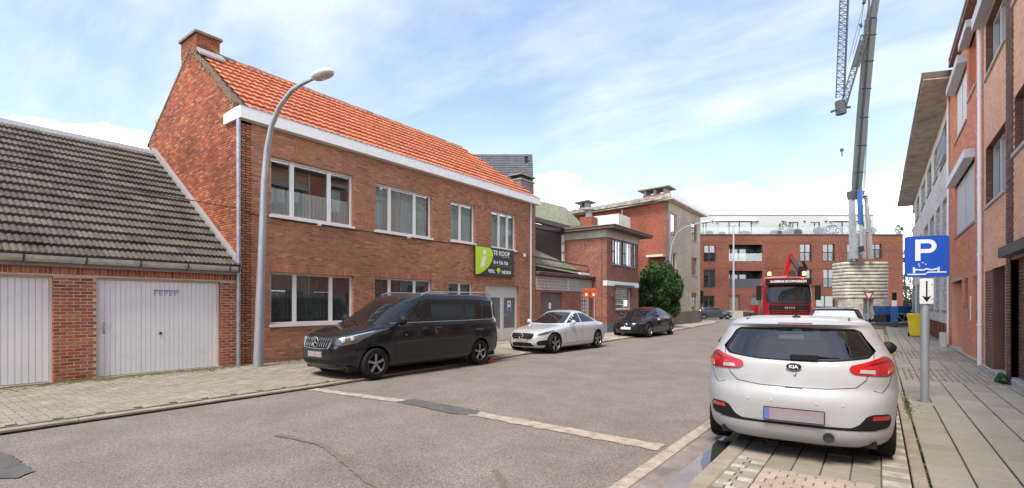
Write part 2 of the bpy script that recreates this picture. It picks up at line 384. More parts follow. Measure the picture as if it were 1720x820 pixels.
class Pl:
    """wall plane: u runs horizontally, n points outward"""
    def __init__(s, O, u, n): s.O = Vector(O); s.u = Vector(u).normalized(); s.n = Vector(n).normalized()
    def pt(s, u, z, o=0.0): return s.O + s.u * u + Vector((0, 0, z)) + s.n * o
PL = Pl((-13.1, 0, 0), (0, 1, 0), (1, 0, 0))          # left street front, u = Y
PR = Pl((2.15, 0, 0), (0, 1, 0), (-1, 0, 0))          # right street front, u = Y
def cells(u0, u1, z0, z1, holes):
    us = sorted({u0, u1, *[min(max(h[0], u0), u1) for h in holes], *[min(max(h[1], u0), u1) for h in holes]})
    zs = sorted({z0, z1, *[min(max(h[2], z0), z1) for h in holes], *[min(max(h[3], z0), z1) for h in holes]})
    rs = []
    for a, b in zip(us, us[1:]):
        run = None
        for c, d in zip(zs, zs[1:]):
            mu, mz = (a + b) / 2, (c + d) / 2
            if any(h[0] < mu < h[1] and h[2] < mz < h[3] for h in holes):
                if run: rs.append((a, b, *run)); run = None
            else: run = (run[0], d) if run else (c, d)
        if run: rs.append((a, b, *run))
    return rs
def wallbody(name, pl, u0, u1, z0, z1, holes, th, mats, parent):
    """mats[0] front face, mats[1] reveals"""
    mb = MB()
    for a, b, c, d in cells(u0, u1, z0, z1, holes):
        mb.ob(pl, a, b, c, d, -th, 0, 0)
        k = len(mb.f) - 6
        for i in (0, 1, 3, 5): mb.m[k + i] = 1
    return mb.build(name, mats, parent, recalc=False)
# pieces: rect pieces (bricks, slabs, pavers, panels) placed as shared-mesh objects, the rest joined
_pm = {}
def piece_mesh(name, a, b, t, mt, ch=.0):
    a, b = round(a, 3), round(b, 3)
    k = (name, a, b, t, mt.name, ch)
    if k in _pm: return _pm[k]
    v, f = piece_geo(a, b, t, ch)
    me = bpy.data.meshes.new(name); me.from_pydata(v, [], f); me.materials.append(mt); me.update(); _pm[k] = me
    return me
def piece_geo(a, b, t, ch):
    A, B = a / 2, b / 2
    v = [(-A, -B, -t), (A, -B, -t), (A, B, -t), (-A, B, -t)]
    if ch:
        v += [(-A, -B, -ch), (A, -B, -ch), (A, B, -ch), (-A, B, -ch)]
        v += [(-A + ch, -B + ch, 0), (A - ch, -B + ch, 0), (A - ch, B - ch, 0), (-A + ch, B - ch, 0)]
        f = [(0, 1, 5, 4), (1, 2, 6, 5), (2, 3, 7, 6), (3, 0, 4, 7), (4, 5, 9, 8), (5, 6, 10, 9), (6, 7, 11, 10), (7, 4, 8, 11), (8, 9, 10, 11)]
    else:
        v += [(-A, -B, 0), (A, -B, 0), (A, B, 0), (-A, B, 0)]
        f = [(0, 1, 5, 4), (1, 2, 6, 5), (2, 3, 7, 6), (3, 0, 4, 7), (4, 5, 6, 7)]
    return v, f
def pieces(parent, name, restname, recs, mt, t=.02, ch=0.0, cap=300, minpx=0.0, jit=0.0, drop=True):
    """recs: list of (center, U axis, V axis, N axis, size u, size v)"""
    base = Vector(parent.get('_b') or (0, 0, 0)) if parent is not None else Vector((0, 0, 0))
    sc = []
    for r in recs:
        q = pr(r[0])
        vis = q is not None and -30 < q[0] < 1750 and -30 < q[1] < 850
        if not vis and drop and q is None: continue
        d = (r[0] - cam.location).length
        view = (cam.location - r[0]).normalized()
        ar = r[4] * r[5] * max(.02, view.dot(r[3])) / d / d
        if not vis: ar *= 1e-6
        sc.append((ar, r))
    sc.sort(key=lambda a: -a[0])
    ind = [r for a, r in sc[:cap] if a > 1e-7 * .01 and a * 834 * 834 > minpx]
    rest = [r for a, r in sc[len(ind):]]
    for c, U, V, Nn, a, b in ind:
        o = bpy.data.objects.new(name, piece_mesh(name, a, b, t, mt, ch)); col.objects.link(o)
        j = random.uniform(-jit, jit)
        mtx = Matrix((U, V, Nn)).transposed().to_4x4(); mtx.translation = c - base + Nn * j
        o.parent = parent; o.matrix_basis = mtx
    if rest:
        mb = MB()
        for c, U, V, Nn, a, b in rest:
            v, f = piece_geo(a, b, t, 0); j = random.uniform(-jit, jit)
            mb.add([c + U * p[0] + V * p[1] + Nn * (p[2] + j) for p in v], f)
        o = mb.build(restname, mt, parent, recalc=False); o['kind'] = 'stuff'
    return len(ind), len(rest)
def brick_recs(pl, u0, u1, z0, z1, holes, bl=.2, bh=.055, j=.012, proud=.008, clip=None, bond=.5, low=None):
    recs = []; row = 0; z = z0
    P = bl + j; H = bh + j
    while z + bh <= z1 + 1e-6:
        zm = z + bh / 2
        a, b = (u0, u1) if clip is None else clip(zm)
        ivs = [(a, b)]
        for h in holes:
            if h[2] < zm < h[3]:
                nv = []
                for p, q in ivs:
                    if h[1] <= p or h[0] >= q: nv.append((p, q)); continue
                    if h[0] > p: nv.append((p, h[0]))
                    if h[1] < q: nv.append((h[1], q))
                ivs = nv
        for p, q in ivs:
            if q - p < .04: continue
            k = math.floor((p - (row % 2) * bond * P) / P); s = k * P + (row % 2) * bond * P
            while s < q:
                a_, b_ = max(s, p), min(s + bl, q)
                if b_ - a_ > .035:
                    if low is None or zm > low((a_ + b_) / 2):
                        L_ = b_ - a_
                        if L_ < bl - .004: L_ = max(.04, round(L_ / .02) * .02); 
                        recs.append((pl.pt((a_ + b_) / 2, zm, proud), pl.u, Vector((0, 0, 1)), pl.n, min(L_, b_ - a_ + .004), bh))
                s += P
        z += H; row += 1
    return recs
def soldier_recs(pl, u0, u1, z0, h=.2, w=.06, j=.012, proud=.009):
    recs = []; u = u0
    while u + w <= u1 + .001:
        recs.append((pl.pt(u + w / 2, z0 + h / 2, proud), pl.u, Vector((0, 0, 1)), pl.n, w, h)); u += w + j
    return recs
def sheet(name, poly, z, m, parent=None, jag=0.0):
    pts = [Vector((x, y, z)) for x, y in poly]
    if jag:
        q = []
        for i, p in enumerate(pts):
            n_ = pts[(i + 1) % len(pts)]; k = max(1, int((n_ - p).length / .07))
            for t in range(k):
                w = p.lerp(n_, t / k); q.append(w + Vector((random.uniform(-jag, jag), random.uniform(-jag, jag), 0)))
        pts = q
    mb = MB(); mb.add(pts, [list(range(len(pts)))])
    return mb.build(name, m, parent, recalc=False)
def text(body, size, pl, u, z, off, m, parent, name='lettering', bold=0.0, ext=.002, align='LEFT', sx=1.0, flip=False, shear=0.0):
    cu = bpy.data.curves.new(name, 'FONT'); cu.body = body; cu.size = size; cu.extrude = ext; cu.offset = bold; cu.align_x = align; cu.resolution_u = 3; cu.shear = shear
    cu.materials.append(m)
    tmp = bpy.data.objects.new(name, cu); col.objects.link(tmp); bpy.context.view_layer.update()
    me = bpy.data.meshes.new_from_object(tmp.evaluated_get(bpy.context.evaluated_depsgraph_get())); bpy.data.objects.remove(tmp)
    o = bpy.data.objects.new(name, me); col.objects.link(o); o.parent = parent
    b = Vector(parent.get('_b') or (0, 0, 0)); mtx = Matrix((pl.u * sx * (-1 if flip else 1), Vector((0, 0, 1)), pl.n)).transposed().to_4x4(); mtx.translation = pl.pt(u, z, off) - b
    o.matrix_basis = mtx
    return o
def window(parent, pl, u0, u1, z0, z1, splits=(), rec=.1, fw=.06, fd=.06, fm='white', gm='glass', sill=None, curtain=None, room=True, pw=.05, rows=(), curtain_drop=1.0, name='window', bars=None):
    """frame (the part) with panes, sill and curtain as its pieces"""
    o0, o1 = -rec - fd, -rec
    mb = MB()
    mb.ob(pl, u0, u0 + fw, z0, z1, o0, o1); mb.ob(pl, u1 - fw, u1, z0, z1, o0, o1)
    mb.ob(pl, u0 + fw, u1 - fw, z0, z0 + fw, o0, o1 - .002); mb.ob(pl, u0 + fw, u1 - fw, z1 - fw, z1, o0, o1 - .002)
    xs = [u0 + fw]
    for s in splits:
        c = u0 + (u1 - u0) * s; mb.ob(pl, c - pw, c + pw, z0 + fw, z1 - fw, o0, o1 - .004); xs += [c - pw, c + pw]
    xs.append(u1 - fw)
    for s in rows:
        c = z0 + (z1 - z0) * s; mb.ob(pl, u0 + fw, u1 - fw, c - .03, c + .03, o0, o1 - .006)
    fr = mb.build(name, M[fm], parent, recalc=False)
    for a, b in zip(xs[::2], xs[1::2]):
        MB().ob(pl, a, b, z0 + fw, z1 - fw, o0 + .02, o0 + .028).build('pane', M[gm], fr, recalc=False)
    if sill:
        MB().ob(pl, u0 - .04, u1 + .04, z0 - .07, z0 - .001, o0, .05).build('sill', M[sill], fr, recalc=False)
    if curtain:
        mb = MB(); n = max(8, int((u1 - u0) / .035)); zb = z1 - (z1 - z0) * abs(curtain_drop); zt_ = z1 - .02
        if curtain_drop < 0: zb = z0; zt_ = z0 + (z1 - z0) * -curtain_drop
        for k in range(n):
            a = u0 + .02 + (u1 - u0 - .04) * k / n; b = u0 + .02 + (u1 - u0 - .04) * (k + 1) / n
            oa = -rec - .16 + .02 * math.sin(k * 1.9) ; ob_ = -rec - .16 + .02 * math.sin((k + 1) * 1.9)
            mb.add([pl.pt(a, zb + .02, oa), pl.pt(b, zb + .02, ob_), pl.pt(b, zt_, ob_), pl.pt(a, zt_, oa)], [(0, 1, 2, 3)])
        mb.build('curtain', M[curtain], fr, recalc=False)
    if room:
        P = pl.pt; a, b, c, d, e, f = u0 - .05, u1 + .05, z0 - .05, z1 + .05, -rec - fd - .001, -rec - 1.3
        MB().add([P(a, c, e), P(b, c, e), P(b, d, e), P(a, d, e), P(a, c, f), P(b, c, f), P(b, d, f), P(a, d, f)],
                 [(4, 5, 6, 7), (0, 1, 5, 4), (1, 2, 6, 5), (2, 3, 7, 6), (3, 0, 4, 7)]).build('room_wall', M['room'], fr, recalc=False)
    return fr
# ------------------------------------------------------------ ground, road, pavements
KL = [(-20, -8.95), (6, -8.95), (12.7, -9.35), (21.3, -9.8), (33, -10.5), (45, -11.5), (50, -12.4), (53, -14.2), (55, -18)]
def kx(y):
    for (a, b), (c, d) in zip(KL, KL[1:]):
        if y <= c: return b + (d - b) * (y - a) / (c - a)
    return KL[-1][1]
g = MB().add([(-400, -200, -.12), (500, -200, -.12), (500, 600, -.12), (-400, 600, -.12)], [(0, 1, 2, 3)]).build('ground', mat('far_ground', (.16, .16, .12), .95, c2=(.10, .13, .06), ns=.05))
tag(g, kind='structure')
# road as a finely cut sheet with real camber and small unevenness
mb = MB(); nx, ny = 60, 190
for j in range(ny + 1):
    y = -14 + 134 * (j / ny) ** 1.6
    for i in range(nx + 1):
        x = -75 + 73.06 * (i / nx) ** .55
        z = .004 * mnoise.noise(Vector((x * .6, y * .6, 0))) + .002 * mnoise.noise(Vector((x * 2.1, y * 2.1, 3))) if -9 < x < -2 and y < 40 else 0
        mb.v.append((x, y, z - .008))
for j in range(ny):
    for i in range(nx):
        k = j * (nx + 1) + i; mb.f.append([k, k + 1, k + nx + 2, k + nx + 1]); mb.m.append(0)
road = mb.build('road', M['asphalt'], smooth=True, recalc=False); tag(road, kind='structure')
sheet('concrete_joint', [(-8.93, 5.62), (-8.9, 5.40), (-6.48, 5.60), (-6.45, 5.84)], .001, M['whitestrip'], road, .028)
sheet('concrete_joint', [(-5.1, 5.60), (-2.0, 5.50), (-2.02, 5.78), (-5.0, 5.86)], .001, M['whitestrip'], road, .028)
sheet('asphalt_patch', [(-6.62, 5.62), (-5.2, 5.52), (-4.85, 5.68), (-5.0, 5.92), (-6.55, 5.98)], .003, M['asph_dark'], road, .02)
sheet('asphalt_patch', [(-8.2, .45), (-6.9, .72), (-6.6, 1.02), (-6.75, 1.16), (-7.8, 1.1), (-8.3, .95)], .002, M['asph_dark'], road, .02)
def strip(pts, w, z, m, name):
    a = []; b = []
    for i, p in enumerate(pts):
        q = pts[min(i + 1, len(pts) - 1)]; o = pts[max(i - 1, 0)]; t = Vector((q[0] - o[0], q[1] - o[1])).normalized()
        ww = w * random.uniform(.6, 1.2); a.append((p[0] - t.y * ww, p[1] + t.x * ww)); b.append((p[0] + t.y * ww, p[1] - t.x * ww))
    return sheet(name, a + b[::-1], z, m, road, .01)
cr = [(-6.15, 3.30), (-5.7, 3.36), (-5.3, 3.38), (-4.9, 3.28), (-4.4, 3.12), (-3.9, 2.95), (-3.4, 2.85), (-3.0, 2.7)]
strip(cr, .045, .0015, M['seal'], 'sealed_crack')
strip([(-3.1, 3.9), (-2.9, 3.75), (-2.72, 3.55), (-2.6, 3.3)], .04, .0015, M['seal'], 'sealed_crack')
# gutter on the right: pale concrete band, worn band, wet band
gut = MB().box(-1.96, -6, -.05, -1.36, 70, -.006).build('gutter', M['gutter']); tag(gut, kind='structure')
recs = []; y = -2.6
while y < 26:
    recs.append((Vector((-1.885, y + .99, .006)), Vector((1, 0, 0)), Vector((0, 1, 0)), Vector((0, 0, 1)), .145, 2.02)); y += 2.04
pieces(gut, 'gutter_band', 'gutter_bands', recs, M['whitestrip'], .02, .004)
recs = []; y = -1
while y < 20:
    recs.append((Vector((-1.475, y + .4, .0)), Vector((1, 0, 0)), Vector((0, 1, 0)), Vector((0, 0, 1)), .215, .99)); y += 1.0
pieces(gut, 'gutter_slab', 'gutter_slabs', recs, M['wet'], .02, .004)
sheet('puddle', [(-1.56, 5.7), (-1.50, 5.35), (-1.45, 5.22), (-1.41, 5.1), (-1.39, 5.2), (-1.385, 5.6), (-1.385, 6.6), (-1.46, 7.2), (-1.575, 6.3)], .0055, M['puddle'], gut)
# right kerb, parking bay, inner kerb, pavement
def stones(parent, name, x0, x1, y0, y1, l, zt, mt, t=.15, ch=.012, jit=.002):
    recs = []; y = y0
    while y < y1:
        recs.append((Vector(((x0 + x1) / 2, y + l / 2, zt)), Vector((1, 0, 0)), Vector((0, 1, 0)), Vector((0, 0, 1)), x1 - x0, l - .012)); y += l
    return pieces(parent, name, name + 's', recs, mt, t, ch, jit=jit)
kr = MB().box(-1.37, -6, -.1, -1.21, 70, .02).build('kerb', M['joint']); tag(kr, kind='structure')
stones(kr, 'kerb_stone', -1.38, -1.2, -3, 45, 1.0, .05, M['kerb'])
bay = MB().box(-1.2, -6, -.1, .24, 70, .022).build('parking_bay', M['joint']); tag(bay, kind='structure')
Z3 = Vector((0, 0, 1)); X3 = Vector((1, 0, 0)); Y3 = Vector((0, 1, 0))
def rect(x0, x1, y0, y1, z, g_=.008): return (Vector(((x0 + x1) / 2, (y0 + y1) / 2, z)), X3, Y3, Z3, x1 - x0 - g_, y1 - y0 - g_)
# near: pinkish cobbles
recs = []; row = 0; y = 3.2
while y < 5.42:
    x = -.92 - (row % 2) * .07
    while x < .02:
        w = .15; recs.append(rect(max(x, -.92), min(x + w, .02), y, y + .12, .045, .008)); x += w
    y += .12; row += 1
pieces(bay, 'cobble', 'cobbles', [r for r in recs if r[4] > .04], M['paverpink'], .03, .006, jit=.003)
# grey slabs
recs = []
for r in range(3):
    for k in range(4 if r < 2 else 4):
        x0 = -.92 + k * .235; y0 = 5.42 + r * .30
        recs.append(rect(x0, x0 + .235, y0, y0 + .30, .045, .01))
y = 6.32
row = 0
while y < 13:
    for k in range(5):
        x0 = -.92 + k * .235 - (row % 2) * .1; a, b = max(x0, -.92), min(x0 + .235, .02)
        if b - a > .05: recs.append(rect(a, b, y, y + .3, .045, .01))
    y += .3; row += 1
pieces(bay, 'slab', 'slabs', recs, M['slabgrey'], .03, .006, jit=.004)
# left column: mixed white and grey setts
recs = []; wr = []; y = 3.2; row = 0
while y < 9:
    big = 5.66 < y < 6.2
    if big: recs.append(rect(-1.2, -.92, y, y + .22, .045, .01)); y += .22; continue
    a = -1.2 if row % 2 else -1.2; sp = -1.06 if row % 2 else -1.1
    (wr if row % 3 == 0 else recs).append(rect(-1.2, sp, y, y + .1, .046, .01)); (wr if (row + 1) % 3 == 0 else recs).append(rect(sp, -.92, y, y + .1, .046, .01))
    y += .1; row += 1
pieces(bay, 'sett', 'setts', recs, M['slabgrey'], .03, .005, jit=.003)
pieces(bay, 'white_sett', 'white_setts', wr, M['slabwhite'], .03, .005, jit=.003)
# right column: alternating light / dark bars marking the bay
recs = []; wr = []; y = 3.3; row = 0
while y < 16:
    (wr if row % 2 else recs).append(rect(.02, .24, y, y + .17, .046, .01)); y += .17; row += 1
pieces(bay, 'dark_bar', 'dark_bars', recs, M['slabgrey'], .03, .005, jit=.002)
pieces(bay, 'white_bar', 'white_bars', wr, M['slabwhite'], .03, .005, jit=.002)
recs = []; y = 13; row = 0
while y < 40:
    x = -1.2 - (row % 2) * .1
    while x < .24:
        a, b = max(x, -1.2), min(x + .2, .24)
        if b - a > .05: recs.append(rect(a, b, y, y + .2, .044, .01))
        x += .2
    y += .2; row += 1
mbb = MB()
for c, U, V, Nn, a, b in recs:
    v, f = piece_geo(a, b, .02, 0); mbb.add([c + U * p[0] + V * p[1] + Nn * p[2] for p in v], f)
tag(mbb.build('far_sett', M['paverpink'], bay, recalc=False), kind='stuff')
kr2 = MB().box(.245, -6, -.1, .355, 70, .06).build('inner_kerb', M['joint']); tag(kr2, kind='structure')
stones(kr2, 'kerb_stone', .245, .355, -3, 32, .8, .085, M['kerb'], .1, .008)
pv = MB().box(.36, -6, -.1, 2.6, 70, .07).build('right_pavement', M['joint']); tag(pv, kind='structure')
# slabs 0.33 long in lanes of ~0.32
SK = math.tan(R(6))
lanes = [(.365, .675), (.68, .995), (1.0, 1.325), (1.33, 1.65), (1.655, 1.97), (1.975, 2.14)]
def lane_slabs(y0, y1):
    rs = []
    for i, (a, b) in enumerate(lanes):
        y = y0 + (i % 2) * .165 - .33
        while y < y1:
            c, d = max(y, y0), min(y + .33, y1)
            if d - c > .06: rs.append(rect(a, b, c, d, .098, .011))
            y += .33
    return rs
pieces(pv, 'slab', 'slabs', lane_slabs(3.3, 13.2) + lane_slabs(15.7, 18.3) + lane_slabs(21.9, 45), M['slab'], .03, .005, jit=.0025)
recs = []
for (ya, yb) in ((13.21, 15.69), (18.31, 21.89)):
    y = ya; row = 0
    lx = .365; k = 0
    while lx < 2.05:
        y = ya - (k % 2) * .1 - .02 * (k % 3)
        w = .105
        while y < yb:
            c, d = max(y, ya), min(y + .21, yb)
            if d - c > .04: recs.append(rect(lx, lx + w, c, d, .097, .012))
            y += .21
        lx += w; k += 1
pieces(pv, 'paver', 'pavers', recs, M['paver'], .03, .004, jit=.004)
mb = MB()
for _ in range(500):
    y = random.uniform(3.3, 13); s = random.uniform(.003, .009); mb.box(.36 - s, y - s * 4, .07, .36 + s, y + s * 4, .0935)
for _ in range(350):
    y = random.gauss(9.9, .5); x = random.choice([.36, .36, .36, random.uniform(.36, .62)]) + random.gauss(0, .02); s = random.uniform(.004, .012)
    mb.box(x - s, y - s * 2, .07, x + s, y + s * 2, .1005)
tag(mb.build('moss', M['moss'], recalc=False), kind='stuff')
# left pavement ---------------------------------------------------------
lp = MB()
ys = [-14 + i * 1.0 for i in range(66)]
for a, b in zip(ys, ys[1:]):
    lp.add([(kx(a) - .14, a, .028), (kx(b) - .14, b, .028), (-13.25, b, .098), (-13.25, a, .098)], [(0, 1, 2, 3)])
lp = lp.build('left_pavement', M['joint'], recalc=False); tag(lp, kind='structure')
def lz(x): return .04 + (.07) * max(0, min(1, (-9.1 - x) / 4))
recs = []; W = .118
rows_y = int(14.5 / W)
SL = Vector((-4.0, 0, .07)).normalized() * -1; SN = Vector((.07, 0, 4.0)).normalized()
for i in range(0, 36):
    for j in range(-8, rows_y):
        x = -9.2 - i * W; y = j * W
        q = (i - j) % 4
        if q == 0: cx, cy, a, b = x - W, y + W / 2, 2 * W, W
        elif q == 3: cx, cy, a, b = x - W / 2, y + W, W, 2 * W
        else: continue
        if cx + a / 2 > kx(cy) - .16 or cx - a / 2 < -13.06: continue
        recs.append((Vector((cx, cy, lz(cx) + .012)), SL, Y3, SN, a - .011, b - .011))
pieces(lp, 'paver', 'pavers', recs, M['paver'], .03, .004, jit=.003)
mb = MB()
for a, b in zip(ys[27:], ys[28:]):
    mb.add([(kx(a) - .14, a, .05), (kx(b) - .14, b, .05), (-13.25, b, .12), (-13.25, a, .12)], [(0, 1, 2, 3)])
tag(mb.build('far_paving', brickmat('far_paving_pattern', [(.40, .36, .31), (.33, .30, .26)], (.24, .21, .17), .2, .1), lp, recalc=False), kind='stuff')
kl = MB()
for a, b in zip(ys, ys[1:]):
    kl.prism([(kx(a), a, -.1), (kx(b), b, -.1), (kx(b) - .13, b, -.1), (kx(a) - .13, a, -.1)], (0, 0, .12))
kl = kl.build('left_kerb', M['joint']); tag(kl, kind='structure')
recs = []; y = -1.0
while y < 52:
    a, b = Vector((kx(y), y, .052)), Vector((kx(y + 1), y + 1, .052)); t = (b - a).normalized(); nn_ = Vector((t.y, -t.x, 0))
    recs.append(((a + b) / 2 - nn_ * .075, nn_, t, Z3, .15, (b - a).length - .014)); y += 1
pieces(kl, 'kerb_stone', 'kerb_stones', recs, M['kerb'], .1, .008, jit=.002)
ymat = mat('yellow_kerb_paint', (.62, .50, .08), .8, c2=(.45, .40, .25), ns=12)
for a, b in ((22.0, 23.0), (31.0, 32.0), (36, 37)):
    MB().prism([(kx(a) + .004, a, .0), (kx(b) + .004, b, .0), (kx(b) - .14, b, .0), (kx(a) - .14, a, .0)], (0, 0, .0585)).build('kerb_paint', ymat, kl)
mb = MB()
for _ in range(4200):
    y = random.uniform(-1, 6.2) if random.random() < .8 else random.uniform(6, 18); x = -13.07 + abs(random.gauss(0, .22 + .16 * mnoise.noise(Vector((y * .9, 0, 4))))) ; s = random.uniform(.004, .02)
    if y < 2.6 and random.random() < .5: continue
    z = lz(x) + .012; mb.box(x - s, y - s * 1.6, z - .01, x + s, y + s * 1.6, z + s * .35)
for _ in range(500):
    y = random.uniform(-1, 12); x = kx(y) - .155 + random.gauss(0, .008); s = random.uniform(.004, .012)
    mb.box(x - s, y - s * 3, .03, x + s, y + s * 3, .056)
tag(mb.build('wall_foot_moss', M['moss'], recalc=False), kind='stuff')
# ------------------------------------------------------------ tiles
def tile_mesh(name, w, l, t, mt, roll=2, amp=.022):
    v = []; f = []; n = 4 * roll
    for i in range(n + 1):
        u = -w / 2 + w * i / n; h = amp * (abs(math.sin(math.pi * roll * i / n)) ** .8)
        v += [(u, -l / 2, h + t), (u, l / 2, h), (u, -l / 2, h)]
    for i in range(n):
        a = i * 3; b = a + 3
        f += [(a, b, b + 1, a + 1), (a + 2, b + 2, b, a)]
    me = bpy.data.meshes.new(name); me.from_pydata(v, [], f); me.materials.append(mt); me.update(); return me, v, f
def tiles(parent, name, rest, O, U, V, nu, nv, w, l, mt, roll, amp, t=.03, cap=300, lap=.04, keep=None, jit=.004):
    """O lower-left corner of roof plane, U along eave, V up the slope"""
    U = Vector(U).normalized(); V = Vector(V).normalized(); Nn = U.cross(V).normalized()
    if Nn.z < 0: Nn = -Nn
    me, v, f = tile_mesh(name, w, l + lap, t, mt, roll, amp)
    base = Vector(parent['_b']); sc = []
    for j in range(nv):
        for i in range(nu):
            c = Vector(O) + U * (w * (i + .5)) + V * (l * (j + .5))
            if keep and not keep(c): continue
            q = pr(c); vis = q is not None and -20 < q[0] < 1740 and -20 < q[1] < 840
            sc.append(((c - cam.location).length + (0 if vis else 1e4), c))
    sc.sort(key=lambda a: a[0])
    ind = [c for d, c in sc[:cap] if d < 1e4]; rs = [c for d, c in sc[len(ind):]]
    flip = U.cross(V).dot(Nn) < 0
    Uu = -U if flip else U
    for c in ind:
        o = bpy.data.objects.new(name, me); col.objects.link(o); o.parent = parent
        mtx = Matrix((Uu, V, Nn)).transposed().to_4x4(); mtx.translation = c - base + Nn * random.uniform(-jit, jit); o.matrix_basis = mtx
    if rs:
        mb = MB()
        for c in rs:
            j = random.uniform(-jit, jit)
            mb.add([c + Uu * p[0] + V * p[1] + Nn * (p[2] + j) for p in v], f)
        o = mb.build(rest, mt, parent, recalc=False); o['kind'] = 'stuff'
# ------------------------------------------------------------ garages
GB = (-13.1, 3.0, 0)
ga = thing('garage_building', 'row of low brick garages with two white board doors under a dark weathered tile roof', 'garage', GB)
holes = [(-.2, 2.50, 0, 2.22), (3.17, 5.585, 0, 2.22), (-3.4, -.85, 0, 2.22)]
wallbody('wall', PL, -4.2, 6.02, .05, 2.56, holes, .3, [M['mort_l'], M['garage']], ga)
recs = brick_recs(PL, -1.0, 6.0, .1, 2.24, holes, .19, .049, .019)
recs = [r for r in recs if True]
pieces(ga, 'brick', 'bricks', recs, M['garage'], .03, .004, jit=.003)
pieces(ga, 'lintel_brick', 'lintel_bricks', soldier_recs(PL, -1.0, 6.0, 2.26, .19, .058), M['garage'], .03, .004, jit=.002)
MB().box(-13.12, -4.2, 2.46, -13.08, 6.0, 2.6).build('fascia_board', mat('grey_fascia', (.30, .28, .25), .8), ga)
def board_door(u0, u1, n, label, wicket):
    d = MB().ob(PL, u0, u1, .12, 2.22, -.17, -.12).build('garage_door', M['door_f'], ga, recalc=False)
    mb = MB(); mb.ob(PL, u0, u0 + .075, .12, 2.22, -.12, -.07); mb.ob(PL, u1 - .04, u1, .12, 2.22, -.12, -.07); mb.ob(PL, u0 + .075, u1 - .04, 2.18, 2.22, -.12, -.072)
    mb.build('door_frame', M['door_f'], d, recalc=False)
    a, b = u0 + .08, u1 - .045; w = (b - a) / n
    for k in range(n):
        x0 = a + k * w; gp = .0015 if not (wicket and k == wicket) else .012
        mb = MB(); mb.prism([PL.pt(x0 + gp, .14, -.119), PL.pt(x0 + gp + .003, .14, -.104), PL.pt(x0 + w - .0055, .14, -.104), PL.pt(x0 + w - .0025, .14, -.119)], (0, 0, 2.03))
        mb.build('board', M['door_w'], d)
    return d, a, w
d, a, w = board_door(3.17, 5.585, 25, None, 8)
hx = a + .05
mb = MB().ob(PL, hx, hx + .035, 1.03, 1.28, -.097, -.09); mb.tube([PL.pt(hx + .018, 1.18, -.09), PL.pt(hx + .018, 1.18, -.045), PL.pt(hx + .14, 1.18, -.04)], .009, 8)
mb.build('door_handle', M['chrome'], d)
MB().lathe([(0, .03), (.028, .03), (.03, .0), (.02, -.01)], PL.pt(a + 12 * w, 1.0, -.09), (1, 0, 0), 12).build('door_knob', M['darkmetal'], d)
# remains of a torn blue sticker above the door
mb = MB(); u = 4.2
bl = mat('faded_blue_print', (.10, .17, .36), .7, c2=(.45, .50, .56), ns=30, lo=.45, hi=.6)
mb.ob(PL, 4.22, 4.74, 1.965, 1.985, -.0975, -.0965)
for k in range(5):
    uu = 4.23 + k * .1; mb.ob(PL, uu, uu + .02, 1.86, 1.965, -.0975, -.0966); mb.ob(PL, uu + .045, uu + .06, 1.90, 1.965, -.0975, -.0966)
    if k % 2: mb.ob(PL, uu, uu + .06, 1.86, 1.875, -.0975, -.0967)
mb.build('sticker_remains', bl, d, recalc=False)
d2, a2, w2 = board_door(-.2, 2.50, 27, None, 0)
MB().ob(PL, -.3, 2.56, .06, .12, -.2, .06).build('threshold', M['conc'], ga); MB().ob(PL, 3.1, 5.65, .06, .125, -.2, .05).build('threshold', M['conc'], ga)
# gutter in short lengths with brackets
y = -2.55
while y < 5.9:
    y1 = min(y + .92, 5.95); prof = [(-13.09, 2.56), (-13.05, 2.50), (-12.95, 2.48), (-12.90, 2.53), (-12.885, 2.60), (-12.90, 2.60), (-12.92, 2.54), (-12.98, 2.515), (-13.04, 2.53), (-13.06, 2.59), (-13.09, 2.59)]
    MB().prism([(x, y + .006, z) for x, z in prof], (0, y1 - y - .012, 0)).build('gutter', mat('pale_gutter', (.60, .58, .52), .6, c2=(.40, .38, .33), ns=6) if 'pg' not in M else M['pg'], ga)
    if 'pg' not in M: M['pg'] = bpy.data.materials['pale_gutter']
    MB().box(-13.08, y1 - .012, 2.47, -12.875, y1 + .012, 2.605).build('gutter_bracket', M['darkmetal'], ga)
    y += .92
# roof slab + tiles
E0, E1 = Vector((-12.98, 0, 2.62)), Vector((-18.75, 0, 6.50)); RV = (E1 - E0); RVn = RV.normalized(); SLn = RV.length
MB().prism([(-13.02, -6, 2.55), (-18.75, -6, 6.42), (-18.75, -6, 6.25), (-13.02, -6, 2.40)], (0, 12.04, 0)).build('roof', M['conc_d'], ga)
nv = 18
tiles(ga, 'roof_tile', 'roof_tiles', (-12.96, -3.3, 2.60), (0, 1, 0), RVn, 31, nv, .30, SLn / nv, M['slate'], 3, .024, .07)
MB().box(-18.95, -6, 6.44, -18.68, 6.0, 6.60).build('ridge_cap', mat('pale_ridge', (.55, .55, .56), .6), ga)
MB().prism([(-13.0, 5.93, 2.60), (-18.7, 5.93, 6.5), (-18.7, 5.93, 6.68), (-13.0, 5.93, 2.78)], (0, .13, 0)).build('flashing', M['lead'], ga)
tag(mat and ga)
